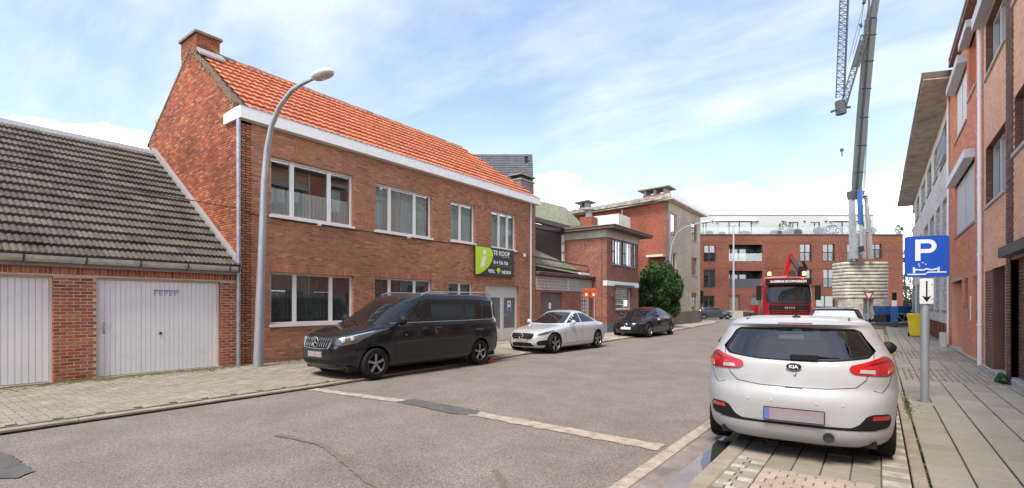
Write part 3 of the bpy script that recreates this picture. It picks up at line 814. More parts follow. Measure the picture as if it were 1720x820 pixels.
# ------------------------------------------------------------ the brick house
HB = (-13.1, 12.8, 0)
ho = thing('brick_house', 'long two storey brown brick house with orange tiled roof and white framed windows', 'house', HB)
H0, H1 = 6.05, 19.6
W_UP = [(6.86, 9.45, 4.07, 5.64, (.25, .70)), (10.29, 12.82, 4.07, 5.62, (.26, .70)), (13.82, 15.23, 4.12, 5.63, (.43,)), (16.27, 18.03, 4.08, 5.64, (.36, .70))]
W_LO = [(6.86, 9.46, 1.12, 2.53, (.28, .72)), (10.28, 12.82, 1.12, 2.54, (.26, .70)), (13.68, 15.1, .9, 2.52, (.5,))]
DOOR = (15.87, 18.28, .12, 2.48)
holes = [w[:4] for w in W_UP + W_LO] + [DOOR]
wallbody('wall', PL, H0 + .012, H1, .05, 6.42, holes, .34, [M['mort_m'], M['tex_brown']], ho)
recs = brick_recs(PL, H0, H1, .11, 6.33, [(h[0] - .001, h[1] + .001, h[2] - .07, h[3]) for h in holes], .202, .050, .016, .006)
pieces(ho, 'brick', 'bricks', recs, M['brown'], .02, .003, jit=.002)
for h in (W_LO[0], W_LO[1]):
    pieces(ho, 'lintel_brick', 'lintel_bricks', soldier_recs(PL, h[0] - .05, h[1] + .05, h[3] + .002, .20, .056, .012, .012), M['brown'], .02, .003)
ws = []
for i, w in enumerate(W_UP):
    ws.append(window(ho, PL, w[0], w[1], w[2], w[3], w[4], .09, .055, .06, 'white', 'glass', 'white', 'curtain', pw=.06, curtain_drop=(-.5 if i == 0 else .98)))
for i, w in enumerate(W_LO):
    ws.append(window(ho, PL, w[0], w[1], w[2], w[3], w[4], .09, .055, .06, 'white', 'glass', 'white', 'curtain_d', pw=.055, curtain_drop=.97))
# entrance / garage doors: cream frame, dark panes
mb = MB()
u0, u1, z0, z1 = DOOR
mb.ob(PL, u0, u0 + .07, z0, z1, -.2, -.12); mb.ob(PL, u1 - .07, u1, z0, z1, -.2, -.12); mb.ob(PL, u0 + .07, u1 - .07, z1 - .06, z1, -.2, -.122); um = (u0 + u1) / 2 + .1
mb.ob(PL, um - .06, um + .06, z0, z1 - .06, -.2, -.118)
for a_, b_ in ((u0 + .07, um - .06), (um + .06, u1 - .07)):
    mb.ob(PL, a_, b_, z1 - .52, z1 - .06, -.19, -.13); mb.ob(PL, a_, b_, z0, z0 + .5, -.19, -.13); mb.ob(PL, a_, a_ + .06, z0 + .5, z1 - .52, -.19, -.128); mb.ob(PL, b_ - .06, b_, z0 + .5, z1 - .52, -.19, -.128)
dd = mb.build('double_door', mat('cream_door_paint', (.60, .57, .53), .6), ho, recalc=False)
greyp = mat('grey_frosted_pane', (.13, .135, .14), .25, c2=(.17, .175, .18), ns=3)
for a_, b_ in ((u0 + .14, um - .12), (um + .12, u1 - .14)): MB().ob(PL, a_, b_, z0 + .5, z1 - .52, -.17, -.15).build('pane', greyp, dd, recalc=False)
st = MB().ob(PL, um + .42, um + .66, 1.38, 1.82, -.149, -.146).build('parking_sticker', M['white'], dd, recalc=False)
MB().lathe([(0, .004), (.1, .004), (.1, 0)], PL.pt(um + .54, 1.46, -.146), (1, 0, 0), 20).build('sticker_print', M['blue'], dd)
MB().prism([PL.pt(um + .44, 1.66, -.1445), PL.pt(um + .64, 1.66, -.1445), PL.pt(um + .54, 1.80, -.1445)], (.001, 0, 0)).build('sticker_print', M['blue'], dd)
MB().tube([PL.pt(um + .09, 1.2, -.12), PL.pt(um + .09, 1.2, -.06), PL.pt(um + .2, 1.2, -.055)], .01).build('door_handle', M['chrome'], dd)
for w in W_UP[:2]:
    MB().ob(PL, (w[0] + w[1]) / 2 + .05, (w[0] + w[1]) / 2 + .15, w[2] - .13, w[2] - .075, 0, .1).build('spot_lamp', M['door_f'], ho)
# gable wall and roof
APX, APZ = -16.1, 9.12
def roofz(x):
    if x > APX: return 6.60 + (-13.1 - x) * (APZ - 6.60) / (-13.1 - APX)
    return APZ - (APX - x) * (APZ - 6.95) / (APX + 19.3)
PG = Pl((0, H0, 0), (1, 0, 0), (0, -1, 0))
MB().prism([(-13.1, H0, .05), (-13.1, H0, 6.55), (APX, H0, APZ - .02), (-19.3, H0, 6.93), (-19.3, H0, .05)], (0, .3, 0)).build('gable_wall', M['mort_g'], ho)
def gclip(zm):
    if zm < 6.60: return (-19.3, -13.1)
    if zm < 6.95: return (-19.3, -13.1 + (zm - 6.6) / ((APZ - 6.60) / 3.0) * -1)
    return (-19.3 + (zm - 6.95) / ((APZ - 6.95) / 3.2), -13.1 - (zm - 6.6) / ((APZ - 6.60) / 3.0))
recs = brick_recs(PG, -19.3, -13.1, 2.35, APZ, [], .195, .052, .012, .008, clip=gclip, low=lambda u: 2.55 + (-13.1 - u) * (6.5 - 2.6) / 5.7 - .1)
pieces(ho, 'gable_brick', 'gable_bricks', recs, M['gable'], .02, .003, jit=.003)
# crooked mossy verge on the street side, thin one on the back side
mb = MB(); n = 26
for k in range(n):
    t0, t1 = k / n, (k + 1) / n; a = Vector((-13.35 + t0 * (APX + 13.35), H0 - .05, 0)); b = Vector((-13.35 + t1 * (APX + 13.35), H0 - .05, 0))
    za, zb = roofz(a.x) + .02, roofz(b.x) + .02; h = .05 + random.uniform(-.02, .04)
    y0 = H0 - .02 - random.uniform(0, .03)
    mb.prism([(a.x, y0, za - h), (b.x, y0, zb - h), (b.x, y0, zb + .05), (a.x, y0, za + .05)], (0, .20 + random.uniform(-.04, .04), 0))
mb.build('verge', M['verge'], ho)
MB().prism([(APX, H0 - .02, APZ - .09), (-19.45, H0 - .02, 6.85), (-19.45, H0 - .02, 6.93), (APX, H0 - .02, APZ)], (0, .2, 0)).build('rear_verge', M['verge'], ho)
RE = 17.7
MB().prism([(-12.98, H0 + .25, 6.56), (-12.98, H1, 6.56), (APX, RE, APZ - .03), (APX, H0 + .25, APZ - .03)], (0, 0, -.14)).prism([(APX, H0 + .25, APZ - .03), (APX, RE, APZ - .03), (-19.3, 16, 6.9), (-19.3, H0 + .25, 6.9)], (0, 0, -.14)).prism([(-13.2, H1 - .1, 6.3), (-13.2, H1 - .1, 6.55), (APX, RE - .1, APZ - .12), (-19.3, 15.9, 6.8), (-19.3, 15.9, 6.3)], (0, .08, 0)).build('roof', M['conc_d'], ho)
V_ = Vector((APX + 12.92, 0, APZ - 6.62 + .03)); nv = 11
tiles(ho, 'roof_tile', 'roof_tiles', (-12.92, H0 + .15, 6.64), (0, 1, 0), V_, 66, nv, .204, V_.length / nv, M['orange_tile'], 1, .026, .065, keep=lambda c: c.y < 17.72 + (c.x + 16.1) * (1.95 / 3.15))
mb = MB(); y = H0 + .5
rt = mat('mossy_ridge_tile', isl=[(.33, .17, .11), (.20, .15, .10), (.42, .18, .12), (.14, .12, .08)], rough=.9)
while y < 17.5:
    z = APZ + .05 + random.uniform(-.012, .012)
    pts = [(APX + .15 * math.cos(q), y, z - .06 + .13 * math.sin(q)) for q in [math.pi * i / 6 for i in range(7)]]
    MB().prism(pts, (0, .36, 0)).build('ridge_tile', rt, ho); y += .37
# chimney
ch = thing_b = MB().box(-16.72, H0 + .0, 8.55, -15.66, H0 + .62, 9.42).build('chimney', M['mort_g'], ho)
PCf = Pl((0, H0 - .001, 0), (1, 0, 0), (0, -1, 0)); PCr = Pl((-15.655, 0, 0), (0, 1, 0), (1, 0, 0))
for r in (brick_recs(PCf, -16.73, -15.65, 8.95, 9.42, [], .195, .052, .012, .008), brick_recs(PCr, H0, H0 + .62, 8.85, 9.42, [], .195, .052, .012, .008)):
    pieces(ch, 'brick', 'bricks', r, M['gable'], .02, .003)
MB().box(-16.78, H0 - .06, 9.42, -15.60, H0 + .68, 9.49).build('chimney_cap', mat('chimney_capping', (.23, .16, .11), .95, c2=(.14, .12, .08), ns=9), ch)
MB().prism([(-15.64, H0 - .01, 8.95), (-15.64, H0 + .68, 8.95), (-15.42, H0 + .68, 8.74), (-15.42, H0 - .01, 8.74)], (.01, 0, .06)).build('chimney_flashing', M['lead'], ch)
# cornice
mb = MB().box(-13.3, H0 - .09, 6.36, -12.86, H1 + .12, 6.66)
co = MB().prism([(-13.78, H0 - .09, 6.36), (-12.86, H0 - .09, 6.36), (-12.86, H0 - .09, 6.66), (-13.22, H0 - .09, 6.66), (-13.78, H0 - .09, 6.62)], (0, .16, 0)).build('cornice_return', M['white'], ho)
mb = MB().box(-12.88, H0 + .07, 6.36, -12.86, H1 + .12, 6.66); mb.build('cornice_board', M['white'], ho)
MB().box(-13.09, H0 + .07, 6.36, -12.882, H1 + .12, 6.385).build('soffit', M['white'], ho)
MB().box(-13.2, H0 + .07, 6.56, -12.882, H1 + .12, 6.64).build('gutter', M['zinc'], ho)
MB().box(-12.885, H0 - .095, 6.655, -12.85, H1 + .12, 6.675).build('gutter_edge', M['zinc'], ho)
# downpipes
for y, x, zt, m_ in ((5.98, -13.0, 6.36, 'zinc'), (19.12, -13.03, 6.36, 'pvcpipe')):
    mb = MB().tube([(x, y, .1), (x, y, zt)], .05, 12)
    for z in (1.0, 2.45, 4.4, 5.6): mb.lathe([(.052, 0), (.058, .005), (.058, .03), (.052, .035)], (x, y, z), (0, 0, 1), 12)
    mb.build('downpipe', M[m_], ho, smooth=True)
mb = MB()
wp = [(-13.06, 1.0, 4.9), (-13.05, 3.6, 4.62), (-13.05, 5.9, 4.1), (-13.05, 6.4, 4.0), (-13.05, 7.0, 3.98), (-13.05, 9.6, 3.97), (-13.05, 12.8, 3.97), (-13.05, 15.2, 4.03), (-13.05, 18.2, 3.98), (-13.05, 18.7, 3.9), (-13.05, 19.5, 3.92)]
mb.tube([Vector(p) for p in wp[2:]], .013, 5); o = mb.build('wall_cable', M['black'], ho)
MB().box(-13.07, 18.55, 3.85, -12.98, 18.66, 3.98).build('cable_box', M['door_f'], ho)
cb = MB().tube([(-18.3 + 5.2 * (k / 14), -3.0 + 9.0 * k / 14, 6.1 - 2.0 * k / 14 - .25 * math.sin(math.pi * k / 14)) for k in range(15)], .011, 5).build('overhead_cable', M['black'], None, base=(-13.1, 6, 4.1))
solo(cb, 'thin black cable strung over the garage roof to the brick house', 'cable')
# object at the back of the gable
bk = MB().box(-19.55, H0 + .3, 6.9, -19.2, H0 + .9, 7.75).build('rear_chimney', M['lead'], None, base=(-19.4, H0 + .6, 6.9)); MB().box(-19.6, H0 + .25, 7.75, -19.15, H0 + .95, 7.86).build('cap', mat('ochre_stone', (.42, .33, .2), .9), bk)
solo(bk, 'narrow grey rendered chimney with ochre cap behind the red gable', 'chimney')
# ------------------------------------------------------------ for sale board
fs = thing('for_sale_board', 'black and lime green estate agent board reading TE KOOP on the brick facade', 'sign', (-13.0, 16.4, 3.4))
fs['_b'] = (-13.0, 16.4, 3.4)
PS = Pl((-12.99, 0, 0), (0, 1, 0), (1, 0, 0))
MB().ob(PS, 15.10, 17.72, 2.86, 4.04, -.06, 0).build('board', M['signblack'], fs, recalc=False)
B0, B1 = 2.885, 4.015
lp_ = [(15.13, B0), (15.13, B1), (16.0, B1)]
cub = lambda p, q, r_, s, t: tuple((1 - t) ** 3 * p[i] + 3 * (1 - t) ** 2 * t * q[i] + 3 * (1 - t) * t * t * r_[i] + t ** 3 * s[i] for i in (0, 1))
for k in range(1, 17): lp_.append(cub((16.0, B1), (16.5, B1 - .1), (16.25, B0 + .3), (15.3, B0), k / 16))
MB().prism([PS.pt(u, z, .002) for u, z in lp_], (.003, 0, 0)).build('leaf_logo', M['lime'], fs)
wp_ = M['whiteclean']
MB().lathe([(0, .003), (.11, .003), (.11, 0)], PS.pt(15.68, 3.80, .006), (1, 0, 0), 20).build('logo_dot', wp_, fs)
MB().prism([PS.pt(15.58, 3.62, .006), PS.pt(15.80, 3.64, .006), PS.pt(15.66, 3.22, .006), PS.pt(15.42, 3.20, .006)], (.003, 0, 0)).build('logo_stem', wp_, fs)
text('TE KOOP', .27, PS, 16.26, 3.75, .004, wp_, fs, bold=.006, sx=1.02)
text('014 756 706', .20, PS, 16.28, 3.37, .004, wp_, fs, bold=.004, sx=1.0)
text('VERL', .20, PS, 15.92, 2.98, .004, wp_, fs, bold=.004, sx=1.05)
text('NDEN', .20, PS, 16.83, 2.98, .004, wp_, fs, bold=.004, sx=1.2)
MB().ob(PS, 16.75, 17.45, 3.69, 3.70, .002, .004).build('rule', wp_, fs); MB().ob(PS, 16.3, 17.55, 3.30, 3.306, .002, .004).build('rule', M['lime'], fs)
MB().prism([PS.pt(16.62 + .13 * math.sin(q) * (1 if math.cos(q) > -.3 else .55), 3.09 + .13 * math.cos(q), .003) for q in [2 * math.pi * k / 20 for k in range(20)]], (.003, 0, 0)).build('logo_drop', M['lime'], fs)
# ------------------------------------------------------------ low house with glass blocks
M['plum'] = brickmat('plum_brick', [(.33, .12, .08), (.26, .09, .06)], (.22, .16, .13), .21, .066)
M['redtex'] = brickmat('red_side_brick', [(.34, .085, .038), (.26, .06, .03)], (.30, .17, .12), .21, .066, grime=.25)
M['tan'] = brickmat('tan_brick', [(.50, .40, .30), (.42, .33, .25)], (.33, .29, .24), .21, .066, grime=.15)
M['tandark'] = brickmat('dark_tan_brick', [(.15, .12, .095), (.12, .10, .08)], (.16, .14, .12), .21, .066)
M['mossroof'] = mat('mossy_corrugated_sheet', (.25, .24, .185), .95, c2=(.13, .15, .075), ns=4, lo=.42, hi=.68, speck=(14, .3), grime=.2, bump=.5, bs=12)
M['roofedge'] = mat('brown_roof_edge', (.12, .085, .065), .7)
M['cream'] = mat('cream_render', (.66, .62, .55), .8, c2=(.56, .52, .45), ns=2)
M['wood'] = mat('brown_grey_wood', (.17, .125, .105), .7, c2=(.12, .09, .08), ns=9, stretch=(1, 1, .15))
M['shutter'] = mat('dark_roller_shutter', (.07, .052, .045), .6)
lh = thing('low_house', 'low brick house with a glass block band over a brown garage door and mossy roofs', 'house', (-13.1, 22.3, 0))
PH = Pl((-13.1, 0, 0), (0, 1, 0), (1, 0, 0))
GD = (20.1, 22.15, .12, 2.26)
wallbody('wall', PH, 19.62, 25.38, .05, 2.36, [GD, (24.1, 25.0, .45, 2.36)], .3, [M['plum'], M['plum']], lh)
MB().ob(PH, 19.62, 25.38, 3.02, 3.12, -.3, 0).build('wall_top', M['plum'], lh)
for k in range(7):
    a = GD[0] + .02 + k * .287; MB().ob(PH, a, a + .28, .14, 2.24, -.14, -.1).build('garage_board', M['wood'], lh)
MB().ob(PH, 20.95, 21.15, 1.45, 1.75, -.099, -.095).build('parking_sticker', M['white'], lh)
M['gblock'] = mat('glass_block', (.30, .32, .32), .12, isl=[(.16, .18, .18), (.34, .35, .34), (.25, .27, .27), (.42, .30, .25)], spec=.8)
def gblocks(u0, u1, z0, z1, du, dz):
    f = MB(); nu = max(1, round((u1 - u0) / du)); nz = max(1, round((z1 - z0) / dz)); du = (u1 - u0) / nu; dz = (z1 - z0) / nz
    for i in range(nu + 1): f.ob(PH, u0 + i * du - .014, u0 + i * du + .014, z0, z1, -.08, -.005)
    for j in range(nz + 1): f.ob(PH, u0, u1, z0 + j * dz - .02, z0 + j * dz + .02, -.08, -.003)
    fr = f.build('block_frame', M['cream'], lh, recalc=False)
    rs = [(PH.pt(u0 + (i + .5) * du, z0 + (j + .5) * dz, -.02), PH.u, Z3, PH.n, du - .03, dz - .04) for i in range(nu) for j in range(nz)]
    pieces(fr, 'glass_block', 'glass_blocks', rs, M['gblock'], .05, .008)
gblocks(19.7, 22.62, 2.40, 3.02, .12, .155); gblocks(22.78, 25.34, 2.40, 3.02, .12, .155); gblocks(24.12, 24.98, .48, 2.38, .29, .21)
MB().ob(PH, 22.62, 22.78, 2.38, 3.04, -.1, .01).build('post', M['cream'], lh)
MB().ob(PH, 19.6, 25.6, 3.10, 3.22, -.5, .22).build('roof_edge', M['roofedge'], lh)
MB().ob(PH, 19.6, 25.5, 3.22, 3.24, -.5, .25).build('roof_edge_strip', M['lead'], lh)
MB().add([(-14.9, 19.66, 5.05), (-14.9, 25.35, 4.15), (-13.15, 25.35, 3.27), (-13.15, 19.66, 3.5)], [(0, 1, 2), (0, 2, 3)]).build('lower_roof', M['mossroof'], lh, recalc=False)
for z in (3.62, 3.95): MB().tube([(-13.3, 19.75, z), (-13.3, 25.3, z - .12)], .045, 6).build('roof_rail', M['roofedge'], lh)
MB().box(-13.28, 24.0, 3.3, -13.1, 25.1, 3.42).build('roof_light', M['whiteclean'], lh)
# set back upper storey
MB().box(-18.6, 19.66, 3.0, -14.9, 25.38, 6.05).build('upper_wall', M['cream'], lh)
MB().box(-14.9, 22.15, 3.9, -14.86, 24.95, 5.78).build('roller_shutter', M['shutter'], lh)
MB().box(-14.9, 22.0, 5.78, -14.78, 25.05, 5.92).build('shutter_box', M['darkmetal'], lh)
for z in (4.2, 4.75, 5.3): MB().box(-14.9, 25.1, z, -14.83, 25.28, z + .42).build('quoin', M['whiteclean'], lh)
MB().prism([(-14.6, 19.66, 6.06), (-14.6, 19.66, 6.3), (-14.9, 19.66, 6.35), (-14.9, 19.66, 6.06)], (0, 5.9, 0)).build('eave', M['roofedge'], lh)
MB().add([(-14.6, 19.66, 6.3), (-14.6, 25.5, 6.2), (-16.0, 29.7, 7.0), (-17.4, 29.8, 8.4), (-17.4, 21.5, 8.15), (-17.4, 19.66, 8.1), (-16.0, 29.7, 5.9), (-14.6, 25.5, 5.9)], [(0, 1, 4), (1, 3, 4), (1, 2, 3), (0, 4, 5), (1, 7, 6, 2)]).build('upper_roof', M['mossroof'], lh, recalc=False)
cs = MB().box(-14.7, 19.68, 3.5, -14.0, 20.8, 7.75).build('chimney', brickmat('grey_brown_brick', [(.26, .21, .17), (.20, .16, .13)], (.24, .21, .18), .2, .065), None, base=(-14.3, 20.2, 3.5))
MB().box(-14.75, 19.64, 7.75, -13.95, 20.85, 7.82).build('chimney_band', M['conc_d'], cs); MB().box(-14.65, 19.75, 7.82, -14.05, 20.7, 8.0).build('flue_block', M['black'], cs); MB().box(-14.78, 19.62, 8.0, -13.92, 20.88, 8.06).build('cap', M['conc_d'], cs)
solo(cs, 'tall grey brown chimney stack between the brick house and the low mossy roofed house', 'chimney')
# ------------------------------------------------------------ corner house with shutters
ch3 = thing('bay_house', 'small plum brick house with white window pair, louvred side shutters and flat overhanging roof', 'house', (-12.2, 27.6, 0))
P3 = Pl((-12.2, 0, 0), (0, 1, 0), (1, 0, 0))
lowW = (26.6, 28.75, 1.36, 2.72)
upW = (26.05, 29.35, 3.98, 5.38)
wallbody('wall', P3, 25.42, 29.95, .62, 5.44, [lowW, upW], .3, [M['plum'], M['plum']], ch3)
MB().ob(P3, 25.40, 29.97, .05, .62, -.3, .03).build('plinth', mat('grey_plinth', (.15, .155, .16), .85), ch3)
MB().box(-17.5, 25.40, .05, -12.52, 25.7, 5.44).build('side_wall', M['plum'], ch3); MB().box(-17.5, 29.65, .05, -12.52, 29.95, 5.44).build('side_wall', M['plum'], ch3)
MB().ob(P3, 25.38, 29.99, 2.72, 3.0, -.2, .02).build('white_band', M['whiteclean'], ch3)
MB().prism([(-12.17, 25.36, 5.44), (-12.17, 30.0, 5.44), (-17.5, 30.0, 5.44), (-17.5, 25.36, 5.44)], (0, 0, .42)).build('fascia', M['cream'], ch3)
MB().prism([(-11.55, 24.95, 5.86), (-11.55, 30.7, 5.86), (-17.6, 30.7, 5.86), (-17.6, 24.95, 5.86)], (0, 0, .16)).build('flat_roof', M['roofedge'], ch3)
MB().prism([(-11.5, 24.9, 6.02), (-11.5, 30.75, 6.02), (-17.6, 30.75, 6.02), (-17.6, 24.9, 6.02)], (0, 0, .03)).build('roof_edge_strip', M['lead'], ch3)
window(ch3, P3, lowW[0], lowW[1], lowW[2], lowW[3], (), .08, .09, .06, 'white', 'glass', 'sill_d', 'curtain', curtain_drop=.97)
MB().ob(P3, 26.45, 28.95, 2.66, 2.80, 0, .16).build('shutter_box', M['darkmetal'], ch3)
for a in (26.05, 27.75):
    window(ch3, P3, a + .45, a + 1.45, upW[2], upW[3], (.5,), .06, .07, .06, 'white', 'glass', None, 'curtain', pw=.04, curtain_drop=.97, room=False)
for a in (26.05, 27.52, 27.72, 29.2):
    s_ = MB().ob(P3, a + (.0 if a < 29 else -.05), a + .42 - (0 if a > 29 or a < 27 else .16) - (.2 if a > 29 else 0), upW[2] - .04, upW[3] + .04, -.04, .02).build('shutter', M['shutter'], ch3)
for a, b in ((26.12, 26.26), (27.60, 27.70), (27.80, 27.9), (29.2, 29.3)):
    for z in (4.05, 4.72): MB().ob(P3, a, b, z, z + .6, .021, .026).build('shutter_inset', M['whiteclean'], ch3)
MB().ob(P3, 26.0, 29.4, 3.90, 3.975, -.1, .06).build('sill', M['sill_d'], ch3)
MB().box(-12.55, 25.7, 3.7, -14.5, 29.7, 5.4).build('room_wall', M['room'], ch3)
MB().ob(P3, 25.95, 26.15, 2.1, 2.4, 0, .1).build('wall_lamp', M['roofedge'], ch3)
# chimney and white dormer behind
c2 = MB().box(-14.75, 27, 6.0, -13.95, 27.8, 7.0).build('chimney', M['redtex'], None, base=(-14.35, 27.4, 6)); MB().lathe([(.22, 0), (.2, .4), (.34, .45), (.36, .5), (.25, .58), (0, .6)], (-14.35, 27.4, 7.0), (0, 0, 1), 16).build('chimney_pot', M['conc_d'], c2)
solo(c2, 'short red brick chimney with round cowl above the house with the side shutters', 'chimney')
dm = MB().box(-17.7, 33.0, 6.2, -14.9, 35.0, 8.15).build('white_dormer', M['cream'], None, base=(-16.3, 34, 6.2))
MB().box(-17.5, 32.96, 6.6, -15.1, 33.0, 8.0).build('pane', mat('milky_pane', (.62, .66, .70), .2), dm)
for x in (-17.1, -16.6, -16.1, -15.6): MB().box(x, 32.94, 6.6, x + .07, 32.96, 8.0).build('mullion', M['whiteclean'], dm)
solo(dm, 'white boxy dormer with pale panes rising behind the plum brick house', 'dormer')
# ------------------------------------------------------------ tan apartment block
H4 = thing('tan_apartment_block', 'three storey tan brick flats with red brick side wall and white flat roof edge', 'apartment building', (-12.7, 41, 0))
P4 = Pl((-12.7, 0, 0), (0, 1, 0), (1, 0, 0))
wn = []
for y0, y1 in ((37.5, 38.9), (42.7, 44.2)):
    for z0, z1 in ((7.1, 8.64), (4.16 if y0 > 40 else 4.2, 5.69), (1.25, 2.7)): wn.append((y0, y1, z0, z1))
wallbody('wall', P4, 36.98, 45.2, 1.1, 9.45, wn, .3, [M['tan'], M['tan']], H4)
MB().ob(P4, 36.96, 45.22, .05, 1.1, -.3, .03).build('plinth', M['tandark'], H4)
for w in wn: window(H4, P4, *w, (.5,), .1, .05, .05, 'sill_d' if w[0] > 40 else 'white', 'glass_d', 'sill_d', 'curtain' if random.random() < .6 else None, pw=.035)
MB().box(-24, 36.9, .05, -12.72, 37.2, 9.35).build('side_wall', M['redtex'], H4)
MB().box(-24, 44.9, .05, -13.0, 45.15, 9.3).build('side_wall', M['tan'], H4)
MB().box(-12.9, 36.88, .05, -12.69, 36.97, 9.4).build('corner_strip', M['tandark'], H4)
M['edge_w'] = mat('white_roof_edge', (.70, .69, .66), .6)
M['edge_m'] = mat('mossy_roof_edge', (.40, .38, .34), .9, c2=(.16, .15, .12), ns=3, lo=.4, hi=.62)
MB().prism([(-12.2, 36.3, 9.45), (-12.2, 45.8, 9.45), (-24, 45.8, 9.4), (-24, 36.3, 9.05), (-16, 36.3, 9.3)], (0, 0, .08)).build('soffit', M['cream'], H4)
MB().box(-12.24, 36.3, 9.53, -12.18, 45.8, 9.92).build('roof_edge', M['edge_w'], H4)
MB().prism([(-12.24, 36.3, 9.5), (-16.2, 36.3, 9.22), (-24, 36.3, 9.1), (-24, 36.3, 9.42), (-16.2, 36.3, 9.55), (-12.24, 36.3, 9.90)], (0, .08, 0)).build('side_roof_edge', M['edge_m'], H4)
MB().prism([(-12.25, 36.4, 9.88), (-12.25, 45.7, 9.88), (-24, 45.7, 9.5), (-24, 36.4, 9.45), (-16.2, 36.4, 9.53)], (0, 0, .03)).build('flat_roof', M['conc_d'], H4)
MB().tube([(-16.35, 36.82, 3), (-16.35, 36.82, 9.2)], .06, 8).build('downpipe', M['pvcpipe'], H4)
MB().box(-14.2, 36.3, 5.25, -12.9, 36.9, 5.42).build('concrete_ledge', M['cream'], H4)
def capchim(x0, x1, y0, y1, z0, z1, m_, label):
    c = MB().box(x0, y0, z0, x1, y1, z1).build('roof_chimney', m_, None, base=((x0 + x1) / 2, (y0 + y1) / 2, z0))
    n = 3 if x1 - x0 > 1.2 else 2
    for k in range(n):
        xx = x0 + .06 + (x1 - x0 - .3) * k / (n - 1); MB().box(xx, y0 + .05, z1, xx + .18, y1 - .05, z1 + .38).build('cap_support', M['conc_d'], c)
    MB().prism([(x0 - .35, y0 - .3, z1 + .38), (x1 + .3, y0 - .3, z1 + .46), (x1 + .3, y0 - .3, z1 + .55), (x0 - .35, y0 - .3, z1 + .47)], (0, y1 - y0 + .6, 0)).build('cap_slab', M['conc_d'], c)
    solo(c, label, 'chimney')
capchim(-15.2, -13.3, 38.2, 39.4, 9.5, 10.35, M['redtex'], 'wide red chimney with flat slab cap on the tan flats')
capchim(-20.7, -19.9, 37.6, 38.6, 9.3, 9.95, M['conc_d'], 'small grey chimney with slab cap at the rear of the tan flats')
# slate roofed house far behind
Fv = Vector((-ST, CT, 0)); Rv = Vector((CT, ST, 0))
def cf(l, d, z): return Fv * d + Rv * l + Vector((0, 0, z))
sh = thing('slate_roof_house', 'distant house with a dark grey slate roof above the orange tiled roof', 'house', tuple(cf(-2, 36, 0)))
a, b = cf(-4.6, 36, 10.0), cf(1.6, 36, 10.0); c, d = cf(1.6, 39, 13.45), cf(-4.6, 39, 13.45)
U = (b - a).normalized(); V = (d - a).normalized()
MB().prism([a - V * .3, b - V * .3, c, d], (U.cross(V)) * -.15).build('roof', M['conc_d'], sh)
m_s = mat('blue_grey_slate', isl=[(.07, .075, .085), (.085, .09, .10), (.06, .064, .075)], rough=.85)
tiles(sh, 'roof_tile', 'roof_tiles', a, U, V, 21, 15, .295, (d - a).length / 15, m_s, 1, .02, .04, cap=300)
MB().prism([cf(-4.6, 36.3, .0), cf(1.5, 36.3, .0), cf(1.5, 36.3, 10.2), cf(-4.6, 36.3, 10.2)], Fv * 6).build('wall', M['cream'], sh)
MB().lathe([(.1, 0), (.1, .35), (.16, .36), (.16, .42)], cf(1.1, 38.2, 12.6), (0, 0, 1), 10).build('vent_pipe', M['black'], sh)
# ------------------------------------------------------------ red brick flats closing the street
D = 58.0
def lx(px, d=D): return (px - 860) / 834 * d
def zz_(py, d=D): return CH + (512 - py) / 834 * d
PF = Pl(Fv * D, Rv, -Fv)
fl = thing('red_apartment_block', 'four storey red brick flats with white set back top floor closing the street', 'apartment building', tuple(cf(lx(1350), D, 0)))
M['flatred'] = brickmat('orange_red_brick', [(.22, .060, .028), (.12, .036, .022)], (.20, .09, .06), .24, .07, grime=.3, gs=.35)
M['flatred2'] = M['flatred']
M['panew'] = mat('reflecting_pane', (.30, .36, .42), .06, c2=(.16, .19, .22), ns=.7, lo=.45, hi=.55, spec=1.0)
X0, X1 = lx(1120), lx(1517)
W = []
for px0, px1, py0, py1 in ((1182, 1202, 412, 440), (1344, 1363, 410, 439), (1382.5, 1402, 410, 439), (1423, 1441, 410, 439), (1462, 1481, 410, 434), (1182, 1201, 453, 483), (1344, 1363, 453, 483), (1383, 1402, 452.5, 483), (1423, 1440, 453, 483),
                           (1182, 1200, 497, 520), (1371, 1402, 497, 527), (1430, 1450, 497, 527)):
    W.append((lx(px0), lx(px1), zz_(py1), zz_(py0)))
LG = [(lx(1224.5), lx(1281), zz_(440), zz_(411)), (lx(1224.5), lx(1281), zz_(483.5), zz_(455))]
DR = [(lx(1225), lx(1242), .1, zz_(496)), (lx(1262), lx(1282), zz_(525), zz_(497))]
wallbody('wall', PF, X0, X1, .1, zz_(395), W + LG + DR, .4, [M['flatred'], M['flatred']], fl)
MB().ob(PF, X0, X1, -.05, .95, -.3, .02).build('plinth', M['conc'], fl)
for w in W:
    window(fl, PF, *w, (.5,), .15, .05, .07, 'darkmetal', 'glass_d', None, 'curtain' if random.random() < .75 else None, pw=.05, curtain_drop=.98)
    if w[2] > 3:
        gb = MB()
        for k in range(11): u = w[0] + (w[1] - w[0]) * k / 10; gb.ob(PF, u - .01, u + .01, w[2] + .05, w[2] + 1.05, .02, .04)
        gb.ob(PF, w[0] - .04, w[1] + .04, w[2] + 1.03, w[2] + 1.08, .015, .055); gb.ob(PF, w[0] - .04, w[1] + .04, w[2] + .03, w[2] + .07, .015, .045); gb.build('window_rail', M['darkmetal'], fl)
